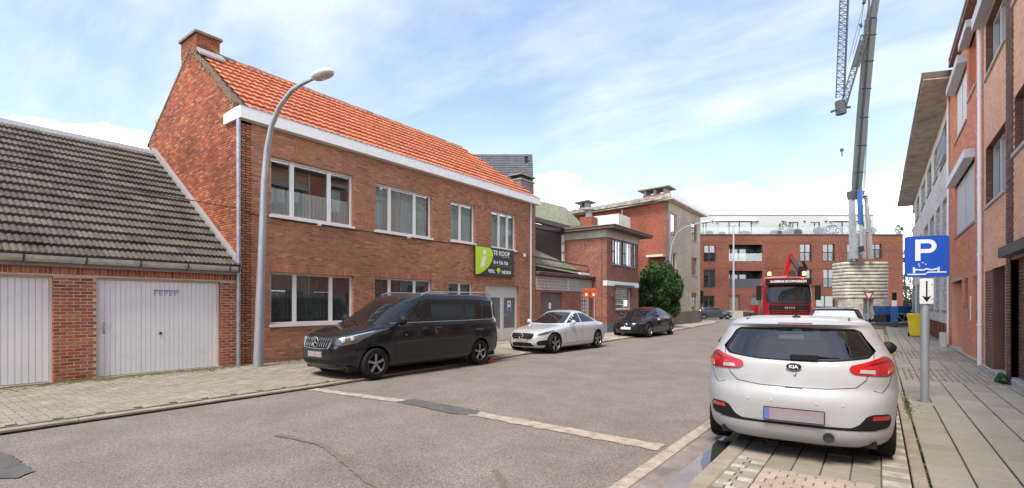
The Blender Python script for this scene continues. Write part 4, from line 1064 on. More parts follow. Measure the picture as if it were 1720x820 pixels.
for k, w in enumerate(LG):
    P = PF.pt; a, b, c, d = w
    MB().add([P(a, c, -.4), P(b, c, -.4), P(b, d, -.4), P(a, d, -.4), P(a, c, -2), P(b, c, -2), P(b, d, -2), P(a, d, -2)], [(0, 1, 5, 4), (1, 2, 6, 5), (2, 3, 7, 6), (3, 0, 4, 7)]).add([P(a, d - .27, -1.84), P(b, d - .27, -1.84), P(b, d, -1.84), P(a, d, -1.84)], [(0, 1, 2, 3)]).build('balcony_recess', M['darkmetal'], fl, recalc=False)
    window(fl, PF, a, b, c + .1, d - .25, (.27, .5, .75), 1.85, .09, .09, 'darkmetal', 'glass_d', None, 'curtain', pw=.09)
    MB().ob(PF, a, b, c, c + 1.05 if k else c + .08, -.1, -.04).build('balcony_front', M['darkmetal'], fl)
    if not k: MB().ob(PF, a, b, c + .1, c + 1.0, -.08, -.06).build('balcony_glass', M['glass'], fl)
MB().ob(PF, DR[0][0], DR[0][1], .1, DR[0][3], -.2, -.15).build('entrance_door', M['wood'], fl); MB().ob(PF, DR[1][0], DR[1][1], DR[1][2], DR[1][3], -.2, -.15).build('grey_shutter', mat('slate_blue_shutter', (.09, .12, .13), .5), fl)
for px in (1300, 1318): pass
for z in (zz_(395) + .0,): MB().ob(PF, X0, X1 + .1, z, z + .12, -.5, .08).build('parapet_cap', M['darkmetal'], fl)
for z in (zz_(452) + .0, zz_(408)):  # soldier course bands stand slightly proud
    for a, b in ((X0, LG[0][0]), (LG[0][1], X1)): MB().ob(PF, a, b, z + .06, z + .2, -.01, .025).build('brick_band', M['flatred'], fl)
# set back top floor
PT = Pl(Fv * (D + 2.2), Rv, -Fv); D2 = D + 2.2
def l2(px): return lx(px, D2)
def z2_(py): return zz_(py, D2)
top = [(l2(1177), l2(1187), z2_(393), z2_(373)), (l2(1207), l2(1263), z2_(394), z2_(372)), (l2(1325), l2(1341), z2_(393), z2_(373)), (l2(1361.5), l2(1377.5), z2_(393), z2_(373)), (l2(1398), l2(1452), z2_(394), z2_(372))]
M['topw'] = mat('white_brick_render', (.47, .465, .445), .8, c2=(.42, .41, .395), ns=4)
wallbody('top_wall', PT, l2(1100), l2(1468), zz_(396), z2_(361.5), top, .4, [M['topw'], M['topw']], fl)
MB().ob(PT, l2(1100), l2(1469), z2_(361.5), z2_(360), -.5, .06).build('roof_edge', M['darkmetal'], fl)
for i, w in enumerate(top): window(fl, PT, *w, (.33, .64) if i in (1, 4) else (.5,), .1, .06, .07, 'darkmetal', 'glass', None, 'curtain', pw=.05)
for a, b in ((1201, 1270), (1392, 1440)): MB().ob(PT, l2(a), l2(b), z2_(371.5), z2_(369), 0, .25).build('awning_box', M['whiteclean'], fl)
for px in (1197, 1272, 1314, 1351, 1387, 1461): MB().ob(PT, l2(px) - .1, l2(px) + .1, z2_(373), z2_(371), 0, .12).build('wall_lamp', M['darkmetal'], fl)
MB().ob(PF, lx(1180), X1, zz_(395) + .12, zz_(395) + 1.0, -.35, -.32).build('terrace_glass', glassmat('terrace_glass', (.80, .84, .85), 1.0), fl)
MB().ob(PF, lx(1180), X1, zz_(395) + 1.0, zz_(395) + 1.03, -.37, -.30).build('terrace_rail', M['zinc'], fl)
# side balconies at the right-hand end
for py in (443, 483):
    MB().ob(PF, X1 - .05, lx(1527), zz_(py + 13), zz_(py), -4, -1).build('balcony', M['flatred'], fl)
def leafball(mb, c, rx, ry, rz, n, s, seed=0):
    rnd = random.Random(seed)
    for _ in range(n):
        while True:
            p = Vector((rnd.uniform(-1, 1), rnd.uniform(-1, 1), rnd.uniform(-1, 1)))
            if .25 < p.length < 1: break
        q = mnoise.noise(p * 2.2 + Vector((seed, 0, 0)))
        p = p.normalized() * (p.length ** .35) * (.86 + .38 * q)
        ctr = Vector(c) + Vector((p.x * rx, p.y * ry, p.z * rz))
        a = Vector((rnd.gauss(0, 1), rnd.gauss(0, 1), rnd.gauss(0, 1))).normalized(); b = a.cross(Vector((rnd.gauss(0, 1), rnd.gauss(0, 1), rnd.gauss(0, 1)))).normalized()
        k = s * rnd.uniform(.6, 1.3)
        mb.add([ctr - a * k, ctr + b * k * .45, ctr + a * k, ctr - b * k * .45], [(0, 1, 2, 3)])
for i, (px, py, w, h, m_, lab) in enumerate(((1304, 391, 1.2, .6, 'pot', 'domed dark cover over terrace furniture beside the pale shrub'), (1335, 390, 1.35, .75, 'pot', 'larger dark furniture cover right of the pale terrace shrub'))):
    c = PF.pt(lx(px, D + 1), zz_(395) + .12, -1.0); mb = MB().lathe([(w * .62, 0), (w * .62, h * .6), (w * .45, h * .9), (0, h)], c, (0, 0, 1), 12)
    solo(mb.build('furniture_cover', M['darkmetal'], None, base=c, smooth=True), lab, 'furniture cover')
plantspec = [(1318, 382, .9, .9, 'leaf2', 'pale yellow shrub on the roof terrace between dark covers'), (1374, 388, .55, .45, 'leaf', 'low green planter shrub beside the terrace hedge'), (1395, 387, 1.3, .65, 'leaf', 'long dark green hedge on the roof terrace'), (1192, 392, .45, .3, 'leaf', 'small green plant at the terrace end above the tan flats'), (1213, 393, .4, .25, 'leaf', 'small plant left of the lamp post on the terrace'), (1250, 392, .8, .3, 'leaf', 'row of low plants on the terrace in front of dark door'), (1510, 385, .5, .6, 'leaf', 'plant at the right end of the terrace rail'), (1462, 388, 1.0, .4, 'leaf', 'dark plants on the terrace right of the crane mast'), (1522, 428, .6, .9, 'leaf', 'plant on the upper side balcony of the red flats'), (1522, 473, .7, 1.0, 'leaf', 'plant on the lower side balcony of the red flats')]
for i, (px, py, w, h, m_, lab) in enumerate(plantspec):
    c = cw(px, py, D + 1.2); c0 = c - Vector((0, 0, h)); mb = MB(); leafball(mb, c, w, .45, h, 260, .13, i + 3)
    fo = mb.build('foliage', M[m_], None, recalc=False) if 0 else None
    pt_ = thing('terrace_plant', lab, 'plant', tuple(c0)); mb.build('foliage', M[m_], pt_, recalc=False)
    MB().box(c0.x - w * .5, c0.y - .2, c0.z - .02, c0.x + w * .5, c0.y + .2, c0.z + h * .45).build('planter', M['darkmetal'], pt_)
# ------------------------------------------------------------ right side: building A
A = thing('peach_brick_building', 'peach brick building with dark brown brick piers, grey garage door and large upper windows', 'apartment building', (2.15, 15, 0))
wA = [(14.55, 16.98, 7.26, 8.62), (14.55, 16.98, 4.08, 5.55), (11.2, 13.75, 4.62, 5.72), (11.2, 13.75, 7.6, 8.9), (14.55, 16.05, .1, 2.50)]
wallbody('wall', PR, 6, 17.32, .06, 9.9, wA + [(12.0, 14.04, .1, 2.55)], .35, [M['mort_p'], M['bdark']], A)
st = (13.80, 14.45)
holesA = wA + [(st[0], st[1], 0, 12), (5, 14.06, 0, 2.62), (16.05, 17.0, 0, 2.52)]
pieces(A, 'brick', 'bricks', brick_recs(PR, 12.2, 17.3, .12, 9.5, holesA, .195, .054, .012, .006), M['peach'], .02, .003, jit=.001)
dkr = brick_recs(PR, st[0], st[1], .12, 9.4, [(5, 14.06, 0, 2.62)], .195, .052, .013, .02) + brick_recs(PR, 16.05, 17.0, .14, 2.50, [], .195, .052, .013, .01)
pieces(A, 'pier_brick', 'pier_bricks', dkr, M['bdark'], .03, .003, jit=.002)
for a in ((17.0, 7.26, 8.6), (17.0, 4.08, 5.5), (13.76, 4.62, 5.7)):
    PJ = Pl((2.15, a[0] - .018, 0), (1, 0, 0), (0, -1, 0)); pieces(A, 'reveal_brick', 'reveal_bricks', brick_recs(PJ, .0, .13, a[1], a[2], [], .195, .052, .012, .006), M['bdark'], .012, .002)
for i, w in enumerate(wA[:4]):
    window(A, PR, w[0], w[1] - .02, w[2], w[3], (.34, .62), .13, .06, .08, 'pvcpipe', 'glass', 'sill', 'curtain', pw=.05, curtain_drop=.98)
MB().ob(PR, 14.3, 17.25, 8.66, 8.95, 0, .24).build('shutter_box', M['pvcpipe'], A)
rs = [(PR.pt(15.3, .16 + .04 + k * .11, -.2), PR.u, Z3, PR.n, 1.48, .105) for k in range(21)]
pieces(A, 'door_slat', 'door_slats', rs, mat('warm_grey_slat', (.26, .25, .25), .5), .02, .006)
MB().ob(PR, 15.0, 15.16, 1.38, 1.78, -.199, -.195).build('parking_notice', M['whiteclean'], A); MB().ob(PR, 15.02, 15.14, 1.66, 1.74, -.1945, -.194).build('notice_print', M['stop'], A); MB().ob(PR, 15.0, 15.16, 1.22, 1.35, -.199, -.195).build('notice_foot', M['blue'], A)
MB().ob(PR, 15.0, 15.2, 2.08, 2.22, -.199, -.195).build('house_number_plate', M['whiteclean'], A)
MB().ob(PR, 12.4, 17.3, .06, .14, -.3, .07).build('threshold', M['sill'], A)
MB().ob(PR, 6, 14.03, .06, .19, -.3, .09).build('plinth_slab', M['sill'], A)
# dark brick porch at the picture edge
pieces(A, 'porch_brick', 'porch_bricks', brick_recs(PR, 12.0, 14.0, .2, 2.6, [], .195, .056, .016, -.10), M['bdark'], .03, .003, jit=.002)
MB().ob(PR, 12.0, 14.04, .12, 2.6, -.4, -.125).build('porch_wall', M['mort_d'], A)
MB().ob(PR, 6, 12.0, .12, 2.6, -.4, -.125).build('porch_wall_end', M['bdark'], A)
MB().ob(PR, 6, 14.08, 2.60, 2.80, -.3, .19).build('canopy', mat('weathered_dark_timber', (.085, .065, .06), .8, c2=(.12, .10, .09), ns=4, stretch=(1, .2, 6)), A)
MB().ob(PR, 14.04, 14.08, .14, 2.6, -.3, .0).build('steel_edge', M['black'], A)
mb = MB().tube([(2.08, 17.36, .1), (2.08, 17.36, 9.8)], .045, 10)
for z in (1.1, 2.9, 4.9, 7.0): mb.lathe([(.05, 0), (.056, .01), (.056, .05), (.05, .06)], (2.08, 17.36, z), (0, 0, 1), 12)
mb.build('downpipe', M['whiteclean'], A, smooth=True)
# ------------------------------------------------------------ building B (coral brick, roller shutters)
B = thing('coral_brick_house', 'coral red brick house with closed grey roller shutters and projecting shutter boxes', 'house', (2.15, 21, 0))
wB = [(20.3, 23.15, 7.27, 9.0), (18.5, 19.95, 7.72, 9.3), (18.75, 23.15, 3.98, 5.75), (21.4, 24.0, .1, 2.46), (17.75, 19.05, .1, 2.46), (20.05, 20.8, 1.62, 2.48)]
wallbody('wall', PR, 17.40, 24.88, .06, 9.85, wB, .35, [M['mort_b'], M['bred']], B)
pieces(B, 'brick', 'bricks', brick_recs(PR, 17.42, 24.86, .14, 9.78, wB, .195, .054, .012, .006), M['bred'], .02, .003, jit=.001)
M['shut'] = mat('pale_grey_shutter', (.58, .59, .60), .5)
for k, w in enumerate((wB[0], wB[2])):
    n = int((w[3] - w[2]) / .055); mb = MB()
    for i in range(n):
        z = w[2] + i * (w[3] - w[2]) / n; h = (w[3] - w[2]) / n
        mb.prism([PR.pt(w[0], z, -.06), PR.pt(w[0], z, -.052), PR.pt(w[0], z + h * .5, -.045), PR.pt(w[0], z + h - .004, -.052), PR.pt(w[0], z + h - .004, -.06)], PR.u * (w[1] - w[0]))
    tag(mb.build('shutter_slats', M['shut'], B, recalc=False), kind='stuff')
    MB().ob(PR, (w[0] + w[1]) / 2 - .02, (w[0] + w[1]) / 2 + .02, w[2], w[3], -.045, -.035).build('shutter_guide', M['pvcpipe'], B)
    MB().ob(PR, w[0] - .1, w[1] + .1, w[3], w[3] + .24, -.05, .24).build('shutter_box', M['pvcpipe'], B)
    MB().ob(PR, w[0] - .05, w[1] + .05, w[2] - .07, w[2] - .002, -.2, .04).build('sill', M['sill_d'], B)
window(B, PR, wB[1][0], wB[1][1], wB[1][2], wB[1][3], (), .2, .06, .06, 'white', 'glass', 'sill', 'curtain')
MB().ob(PR, 18.45, 20.1, 9.3, 9.5, -.05, .22).build('shutter_box', M['pvcpipe'], B)
MB().ob(PR, 21.4, 24.0, .12, 2.46, -.3, -.25).build('garage_door', mat('pale_grey_door', (.62, .63, .65), .5), B); MB().ob(PR, 21.3, 24.1, 2.46, 2.54, -.25, .02).build('lintel', M['sill'], B)
dw = MB().ob(PR, 17.75, 18.9, .16, 2.44, -.3, -.22).build('front_door', mat('grey_green_door', (.30, .29, .26), .5), B); MB().ob(PR, 18.0, 18.6, .5, 2.1, -.219, -.21).build('pane', M['black_glass'], dw)
MB().ob(PR, 20.05, 20.8, 1.62, 2.48, -.16, -.12).build('narrow_pane', M['black_glass'], B); MB().ob(PR, 20.0, 20.85, 1.55, 1.62, -.16, .03).build('sill', M['sill_d'], B)
MB().ob(PR, 17.5, 17.72, 1.25, 1.5, 0, .1).build('letter_box', mat('brown_letter_box', (.24, .13, .07), .6), B); MB().ob(PR, 19.4, 19.5, 1.2, 1.9, 0, .02).build('bell_plate', M['whiteclean'], B)
MB().ob(PR, 17.42, 24.88, .06, .16, -.3, .08).build('threshold', M['conc'], B)
MB().box(1.93, 9, 9.80, 2.6, 22.7, 9.97).build('eave', mat('brown_eave', (.20, .12, .085), .7), B); MB().box(1.90, 9, 9.90, 1.928, 22.36, 9.99).build('eave_trim', M['lead'], B)
MB().tube([(2.1, 24.8, .1), (2.1, 24.8, 9.7)], .04, 8).build('downpipe', M['whiteclean'], B)
# ------------------------------------------------------------ building C (white brick, deep eave)
C_ = thing('white_brick_block', 'long white brick block with rows of windows under a deep stained concrete eave', 'apartment building', (2.15, 38, 0))
M['whitebrick'] = brickmat('white_glazed_brick', [(.66, .65, .61), (.60, .585, .55)], (.42, .41, .38), .21, .066, grime=.12)
wC = [(25.4, 28.2, 7.45, 8.95), (29.6, 31.5, 7.5, 8.95), (33.0, 35.6, 7.55, 8.95), (37.2, 40.2, 7.55, 8.95), (42.5, 45.5, 7.55, 8.95), (48, 51, 7.55, 8.95),
      (25.5, 27.5, 3.95, 5.95), (28.6, 30.3, 3.95, 6.0), (31.6, 33.8, 3.95, 6.05), (35.2, 38.0, 4.0, 6.1), (40, 43, 4, 6.1), (46, 49, 4, 6.1),
      (25.45, 27.3, 1.42, 3.12), (28.9, 30.4, 1.42, 3.05), (32.0, 34.3, 1.42, 3.05), (36.5, 39.5, .3, 3.05), (41.5, 45, .3, 3.05), (47, 50, .3, 3.05)]
wallbody('wall', PR, 24.9, 51, .9, 9.5, wC, .35, [M['whitebrick'], M['whitebrick']], C_)
for i, w in enumerate(wC): window(C_, PR, *w, (.33, .66), .14, .06, .07, 'sill_d' if i % 3 else 'pvcpipe', 'glass_d', 'sill_d', 'curtain' if i % 2 else None, pw=.04)
MB().ob(PR, 24.9, 53, .05, .9, -.35, -.16).build('plinth', M['bdark'], C_)
for k in range(9): MB().ob(PR, 25.0 + k * 1.5, 25.35 + k * 1.5, .05, .9, -.17, -.02).build('plinth_pier', M['plum'], C_)
MB().prism([(1.23, 22.4, 9.46), (1.23, 50.3, 9.46), (2.5, 50.3, 9.46), (2.5, 25.0, 9.46), (2.14, 24.9, 9.46), (2.14, 22.75, 9.46)], (0, 0, .06)).build('soffit', mat('stained_soffit', (.55, .51, .44), .9, c2=(.33, .295, .24), ns=1.6, lo=.42, hi=.68, stretch=(1.5, 1, 1), bump=.2), C_)
MB().prism([(1.2, 22.37, 9.521), (1.2, 50.3, 9.521), (2.5, 50.3, 9.521), (2.5, 25, 9.521), (2.14, 24.9, 9.521), (2.14, 22.72, 9.521)], (0, 0, .2)).build('eave', M['roofedge'], C_)
bmb = MB()
for k in range(18): bmb.ob(PR, 25.4 + k * .16, 25.42 + k * .16, 7.5, 8.4, .1, .12)
bmb.ob(PR, 25.35, 28.2, 8.4, 8.44, .08, .14); bmb.ob(PR, 25.35, 28.2, 7.46, 7.5, .08, .14); bmb.ob(PR, 25.35, 28.2, 7.95, 7.98, .09, .13)
bmb.build('window_rail', M['zinc'], C_)
cn = MB().prism([PR.pt(24.2, .1, .32), PR.pt(24.75, .1, .32), PR.pt(24.55, .62, .32), PR.pt(24.35, .62, .32)], (.18, 0, 0)).build('stone_block', M['topw'], None, base=(1.9, 24.5, .1))
solo(cn, 'small tapered white stone block standing at the foot of the white brick wall', 'stone')
# terraces added behind the camera to cut sky light; seen only in reflections
for nm, x0, x1, y0, y1, h, mt_, lab in (('added_terrace', 2.15, 11, -60, 5.9, 6.4, 'bred', 'plain coral brick terrace added to cut sky light, continuing the right side of the street'), ('added_terrace', -22, -13.1, -60, -6.1, 5.4, 'plum', 'plain plum brick terrace added to cut sky light, continuing the left side of the street'), ('added_terrace', -30, 20, -75, -62, 7.5, 'tan', 'plain tan brick block added to cut sky light across the near end of the street')):
    t = thing(nm, lab, 'house', ((x0 + x1) / 2, (y0 + y1) / 2, 0)); MB().box(x0, y0, 0, x1, y1, h).build('wall', M[mt_], t); MB().box(x0 - .2, y0, h, x1 + .2, y1, h + .25).build('roof', M['roofedge'], t)
    mb = MB(); mf = MB()
    for z in (1.1, 4.0, 6.6):
        if z + 1.5 > h: continue
        if nm and x1 - x0 > 40:
            for k in range(12): mb.box(x0 + 2 + k * 4, y1, z, x0 + 4 + k * 4, y1 + .03, z + 1.5)
        else:
            fx = x0 if x0 > 0 else x1
            for k in range(13): mb.box(fx - .03, y0 + 2 + k * 4.1, z, fx + .03, y0 + 4 + k * 4.1, z + 1.5)
    mb.build('window', M['black_glass'], t)
wd = thing('weeds', 'green weeds growing from the joint beside the dark brick pier', 'weed', (2.05, 13.9, .1)); mb = MB(); leafball(mb, (2.0, 13.75, .16), .13, .3, .12, 300, .045, 9); tag(mb.build('leaves', M['leaf'], wd, recalc=False), kind='stuff')
# ------------------------------------------------------------ vehicles: shells lofted over height
def pchip(xs, ys, x):
    n = len(xs)
    if x <= xs[0]: return ys[0]
    if x >= xs[-1]: return ys[-1]
    i = 0
    while xs[i + 1] < x: i += 1
    h = [xs[k + 1] - xs[k] for k in range(n - 1)]; d = [(ys[k + 1] - ys[k]) / h[k] for k in range(n - 1)]
    def sl_(k):
        if k == 0: return d[0]
        if k == n - 1: return d[-1]
        if d[k - 1] * d[k] <= 0: return 0
        a, b = 2 * h[k] + h[k - 1], h[k] + 2 * h[k - 1]
        return (a + b) / (a / d[k - 1] + b / d[k])
    m0, m1 = sl_(i), sl_(i + 1); t = (x - xs[i]) / h[i]
    return (2 * t ** 3 - 3 * t * t + 1) * ys[i] + (t ** 3 - 2 * t * t + t) * h[i] * m0 + (-2 * t ** 3 + 3 * t * t) * ys[i + 1] + (t ** 3 - t * t) * h[i] * m1
class Shell:
    """rows: z, front y, rear y, half width, front squareness, rear squareness"""
    def __init__(s, rows, ym=0.0):
        s.rows = rows; s.z = [r[0] for r in rows]; s.ym = ym; s.c = {}
    def par(s, z): return [pchip(s.z, [r[k] for r in s.rows], z) for k in range(1, 6)]
    def line(s, z):
        k = round(z, 4)
        if k in s.c: return s.c[k]
        yf, yr, w, nf, nr = s.par(z); pts = []; ym = min(max(s.ym, yr + .05), yf - .05)
        for i in range(161):
            a = math.pi * i / 160; sn = abs(math.sin(a)); cs = math.cos(a)
            if a < math.pi / 2: pts.append((w * sn ** (2 / nr), ym - (ym - yr) * abs(cs) ** (2 / nr)))
            else: pts.append((w * sn ** (2 / nf), ym + (yf - ym) * abs(cs) ** (2 / nf)))
        ls = [0]
        for a, b in zip(pts, pts[1:]): ls.append(ls[-1] + math.hypot(b[0] - a[0], b[1] - a[1]))
        s.c[k] = (pts, ls); return s.c[k]
    def at(s, z, d):
        pts, ls = s.line(z); d = min(max(d, 0), ls[-1]); lo, hi = 0, len(ls) - 1
        while hi - lo > 1:
            m = (lo + hi) // 2
            if ls[m] <= d: lo = m
            else: hi = m
        t = (d - ls[lo]) / max(1e-9, ls[hi] - ls[lo]); a, b = pts[lo], pts[hi]
        return a[0] + (b[0] - a[0]) * t, a[1] + (b[1] - a[1]) * t
    def rear(s, u, z): x, y = s.at(z, abs(u)); return Vector((x if u >= 0 else -x, y, z))
    def front(s, u, z): x, y = s.at(z, s.line(z)[1][-1] - abs(u)); return Vector((x if u >= 0 else -x, y, z))
    def side(s, sg):
        def f(y, z):
            yf, yr, w, nf, nr = s.par(z); ym = min(max(s.ym, yr + .05), yf - .05)
            q, n = ((y - ym) / (yf - ym), nf) if y > ym else ((ym - y) / (ym - yr), nr)
            return Vector((sg * w * max(0.0, 1 - min(q, .9999) ** n) ** (1 / n), y, z))
        return f
    def levels(s, step=.04):
        zs = [s.z[0]]; z = s.z[0]; zt = s.z[-1]
        while z < zt - 1e-4:
            p0 = s.par(z); dz = .045
            while dz > .0015:
                p1 = s.par(min(z + dz, zt))
                if max(abs(p1[0] - p0[0]), abs(p1[1] - p0[1])) < step * 1.4 and abs(p1[2] - p0[2]) < step * 1.4: break
                dz *= .7
            z = min(z + dz, zt); zs.append(z)
        return zs
    def mesh(s, name, m, parent, M_=56, shrink=0.0, zlo=None, zhi=None):
        mb = MB(); zs = [z for z in s.levels() if (zlo is None or z >= zlo) and (zhi is None or z <= zhi)]
        n = 2 * M_
        for z in zs:
            tot = s.line(z)[1][-1]
            for k in range(n):
                q = k if k <= M_ else n - k; x, y = s.at(z, tot * q / M_); sg = 1 if k <= M_ else -1
                if shrink:
                    r = math.hypot(x, y - s.ym); f = max(0, 1 - shrink / max(r, .2)); x *= f; y = s.ym + (y - s.ym) * f
                mb.v.append((sg * x, y, z))
        for i in range(len(zs) - 1):
            for k in range(n):
                k2 = (k + 1) % n; mb.f.append([i * n + k, i * n + k2, (i + 1) * n + k2, (i + 1) * n + k]); mb.m.append(0)
        mb.f.append(list(range(n))[::-1]); mb.m.append(0); o = (len(zs) - 1) * n; mb.f.append([o + k for k in range(n)]); mb.m.append(0)
        return mb.build(name, m, parent, smooth=True, sharp=50)
def boolcut(o, cutters):
    for c in cutters: c.parent = o.parent; c.location = (0, 0, 0)
    for c in cutters:
        md = o.modifiers.new('cut', 'BOOLEAN'); md.operation = 'DIFFERENCE'; md.object = c; md.solver = 'EXACT'; md.material_mode = 'TRANSFER'
    bpy.context.view_layer.update()
    dg = bpy.context.evaluated_depsgraph_get(); me = bpy.data.meshes.new_from_object(o.evaluated_get(dg)); o.modifiers.clear(); o.data = me
    me.set_sharp_from_angle(angle=R(42))
    for c in cutters: bpy.data.objects.remove(c)
def rnd(poly, r, k=4):
    out = []; n = len(poly)
    for i in range(n):
        p, a, b = Vector(poly[i]), Vector(poly[i - 1]), Vector(poly[(i + 1) % n])
        ra = r if not isinstance(r, (list, tuple)) else r[i]
        da, db = (a - p), (b - p); q = min(ra, da.length * .48, db.length * .48)
        if q < 1e-4: out.append(tuple(p)); continue
        s0, s1 = p + da.normalized() * q, p + db.normalized() * q
        for j in range(k + 1): t = j / k; out.append(tuple(s0 * (1 - t) ** 2 + p * 2 * t * (1 - t) + s1 * t * t))
    return out
def patch(name, poly, fn, m, parent, off=.003, rim=.008, step=.06, smooth=True, two=None):
    bm = bmesh.new(); vs = [bm.verts.new((p[0], p[1], 0)) for p in poly]; bm.faces.new(vs)
    us = [p[0] for p in poly]; zs = [p[1] for p in poly]
    for lo, hi, ax in ((min(us), max(us), 0), (min(zs), max(zs), 1)):
        n = int((hi - lo) / step)
        for i in range(1, n + 1):
            c = lo + (hi - lo) * i / (n + 1); co = (c, 0, 0) if ax == 0 else (0, c, 0); no = (1, 0, 0) if ax == 0 else (0, 1, 0)
            bmesh.ops.bisect_plane(bm, geom=bm.verts[:] + bm.edges[:] + bm.faces[:], plane_co=co, plane_no=no, dist=1e-6)
    be = [e for e in bm.edges if e.is_boundary]
    if rim:
        r_ = bmesh.ops.extrude_edge_only(bm, edges=be)
        for g_ in r_['geom']:
            if isinstance(g_, bmesh.types.BMVert): g_.co.z = -1
    e = .004
    for v in bm.verts:
        u, z = v.co.x, v.co.y; P = fn(u, z); a = fn(u + e, z) - fn(u - e, z); b = fn(u, z + e) - fn(u, z - e); nn_ = a.cross(b)
        if nn_.length < 1e-9: nn_ = Vector((P.x, P.y, 0))
        nn_.normalize()
        if nn_.dot(Vector((P.x, P.y, .3 + (P.z - .8)))) < 0: nn_ = -nn_
        v.co = P + nn_ * (off if v.co.z > -.5 else off - rim)
    bmesh.ops.recalc_face_normals(bm, faces=bm.faces)
    me = bpy.data.meshes.new(name); bm.to_mesh(me); bm.free(); me.materials.append(m)
    if smooth: me.polygons.foreach_set('use_smooth', [True] * len(me.polygons)); me.set_sharp_from_angle(angle=R(40))
    o = bpy.data.objects.new(name, me); col.objects.link(o); o.parent = parent; o['_b'] = (0.0, 0.0, 0.0)
    return o
def band(pts, w):
    a = []; b = []
    for i, p in enumerate(pts):
        q = pts[min(i + 1, len(pts) - 1)]; o = pts[max(i - 1, 0)]; t = (Vector(q) - Vector(o)).normalized(); n = Vector((-t.y, t.x)) * w / 2
        a.append(tuple(Vector(p) + n)); b.append(tuple(Vector(p) - n))
    return a + b[::-1]
def seam(name, pts, fn, parent, w=.007, m=None, off=.0012):
    P = [fn(*p) for p in pts]; fine = []
    for a, b in zip(pts, pts[1:]):
        n = max(1, int((Vector(a) - Vector(b)).length / .05))
        for i in range(n): t = i / n; fine.append((a[0] + (b[0] - a[0]) * t, a[1] + (b[1] - a[1]) * t))
    fine.append(pts[-1])
    mb = MB(); mb.tube([fn(*p) for p in fine], w / 2, 5); return mb.build(name, m or M['black'], parent, recalc=False)
def wheel(parent, x, y, r, w, sg, spokes=5, rimr=.66, rim='rim', twin=True):
    """sg: +1 outer face towards +x"""
    wh = bpy.data.objects.new('wheel', None); col.objects.link(wh); wh.parent = parent; wh.location = (x, y, r); wh['_b'] = (0.0, 0.0, 0.0); wh.empty_display_size = .1
    rr = r * rimr; h = w / 2
    MB().lathe([(rr, -h), (r * .93, -h), (r, -h * .7), (r, h * .7), (r * .93, h), (rr * 1.03, h * .98), (rr, h * .8), (rr, h * .2)], (0, 0, 0), (sg, 0, 0), 40).build('tyre', M['rubber'], wh, smooth=True, sharp=50)
    mb = MB().lathe([(rr, h * .82), (rr * .965, h * .86), (rr * .94, h * .7), (rr * .93, h * .1), (rr * .5, -.02), (0, -.02)], (0, 0, 0), (sg, 0, 0), 40, mi=1)
    for i in range(len(mb.m)): mb.m[i] = 0 if i < 80 else 1
    for k in range(spokes):
        a = 2 * math.pi * k / spokes + .3
        for da in ((-.085, .085) if twin else (0,)):
            q = a + da; c, s_ = math.cos(q), math.sin(q); tc, ts = -s_, c; w0, w1 = .022, .030
            pts = [(0, c * rr * .14 + tc * w0, s_ * rr * .14 + ts * w0), (0, c * rr * .14 - tc * w0, s_ * rr * .14 - ts * w0), (0, c * rr * .96 - tc * w1, s_ * rr * .96 - ts * w1), (0, c * rr * .96 + tc * w1, s_ * rr * .96 + ts * w1)]
            mb.prism([(sg * h * .45, p[1], p[2]) for p in pts], (sg * h * .3, 0, 0))
    mb.lathe([(0, h * .8), (rr * .15, h * .78), (rr * .2, h * .6), (rr * .2, h * .3)], (0, 0, 0), (sg, 0, 0), 20)
    mb.build('rim', [M[rim], M['black']], wh, smooth=True, sharp=30)
    return wh
def arch_cutters(ax, w, r):
    cs = []
    for y in ax:
        for sg in (-1, 1):
            mb = MB().lathe([(0, 0), (r, 0), (r, .42), (0, .42)], (sg * (w - .3), y, r * .93), (sg, 0, 0), 48)
            c = mb.build('cutter', M['black'], None); bm = bmesh.new(); bm.from_mesh(c.data); bmesh.ops.remove_doubles(bm, verts=bm.verts, dist=1e-5); bmesh.ops.recalc_face_normals(bm, faces=bm.faces); bm.to_mesh(c.data); bm.free(); cs.append(c)
    return cs
def mirror(parent, x, y, z, sg, m, s=1.0, name='door_mirror'):
    mb = MB(); prof = []
    for i in range(9):
        t = i / 8; a = math.sin(math.pi * t) ** .6 * .085 * s + .004
        prof.append((a, t * .2 * s))
    mb.lathe(prof, (x + sg * .02, y, z + .02), (sg, .12, .12), 14); vs = []
    for p in mb.v: vs.append((p[0], y + (p[1] - y) * .8, p[2]))
    mb.v = vs; mb.tube([(x - sg * .06, y + .02, z - .05), (x + sg * .06, y, z - .01)], .022 * s, 6)
    return mb.build(name, m, parent, smooth=True, sharp=60)
def star(parent, c, r, n, m, name='star_emblem'):
    """three pointed star in a ring, n = facing direction"""
    n = Vector(n).normalized(); mb = MB(); up = Vector((0, 0, 1)); a = n.cross(up).normalized(); b = a.cross(n)
    c = Vector(c); ring = [c + (a * math.cos(q) + b * math.sin(q)) * r for q in [2 * math.pi * k / 24 for k in range(25)]]
    mb.tube(ring, r * .09, 6, cap=False)
    for k in range(3):
        q = math.pi / 2 + 2 * math.pi * k / 3; d = a * math.cos(q) + b * math.sin(q); t = d.cross(n)
        mb.prism([c + t * r * .16, c + d * r * .95, c - t * r * .16], n * r * .08)
    return mb.build(name, m, parent)
def paint(name, c, rough=.25, coat=1.0, metal=0.0, c2=None): return mat(name, c, rough, metal, c2=c2, ns=1.2, coat=coat)
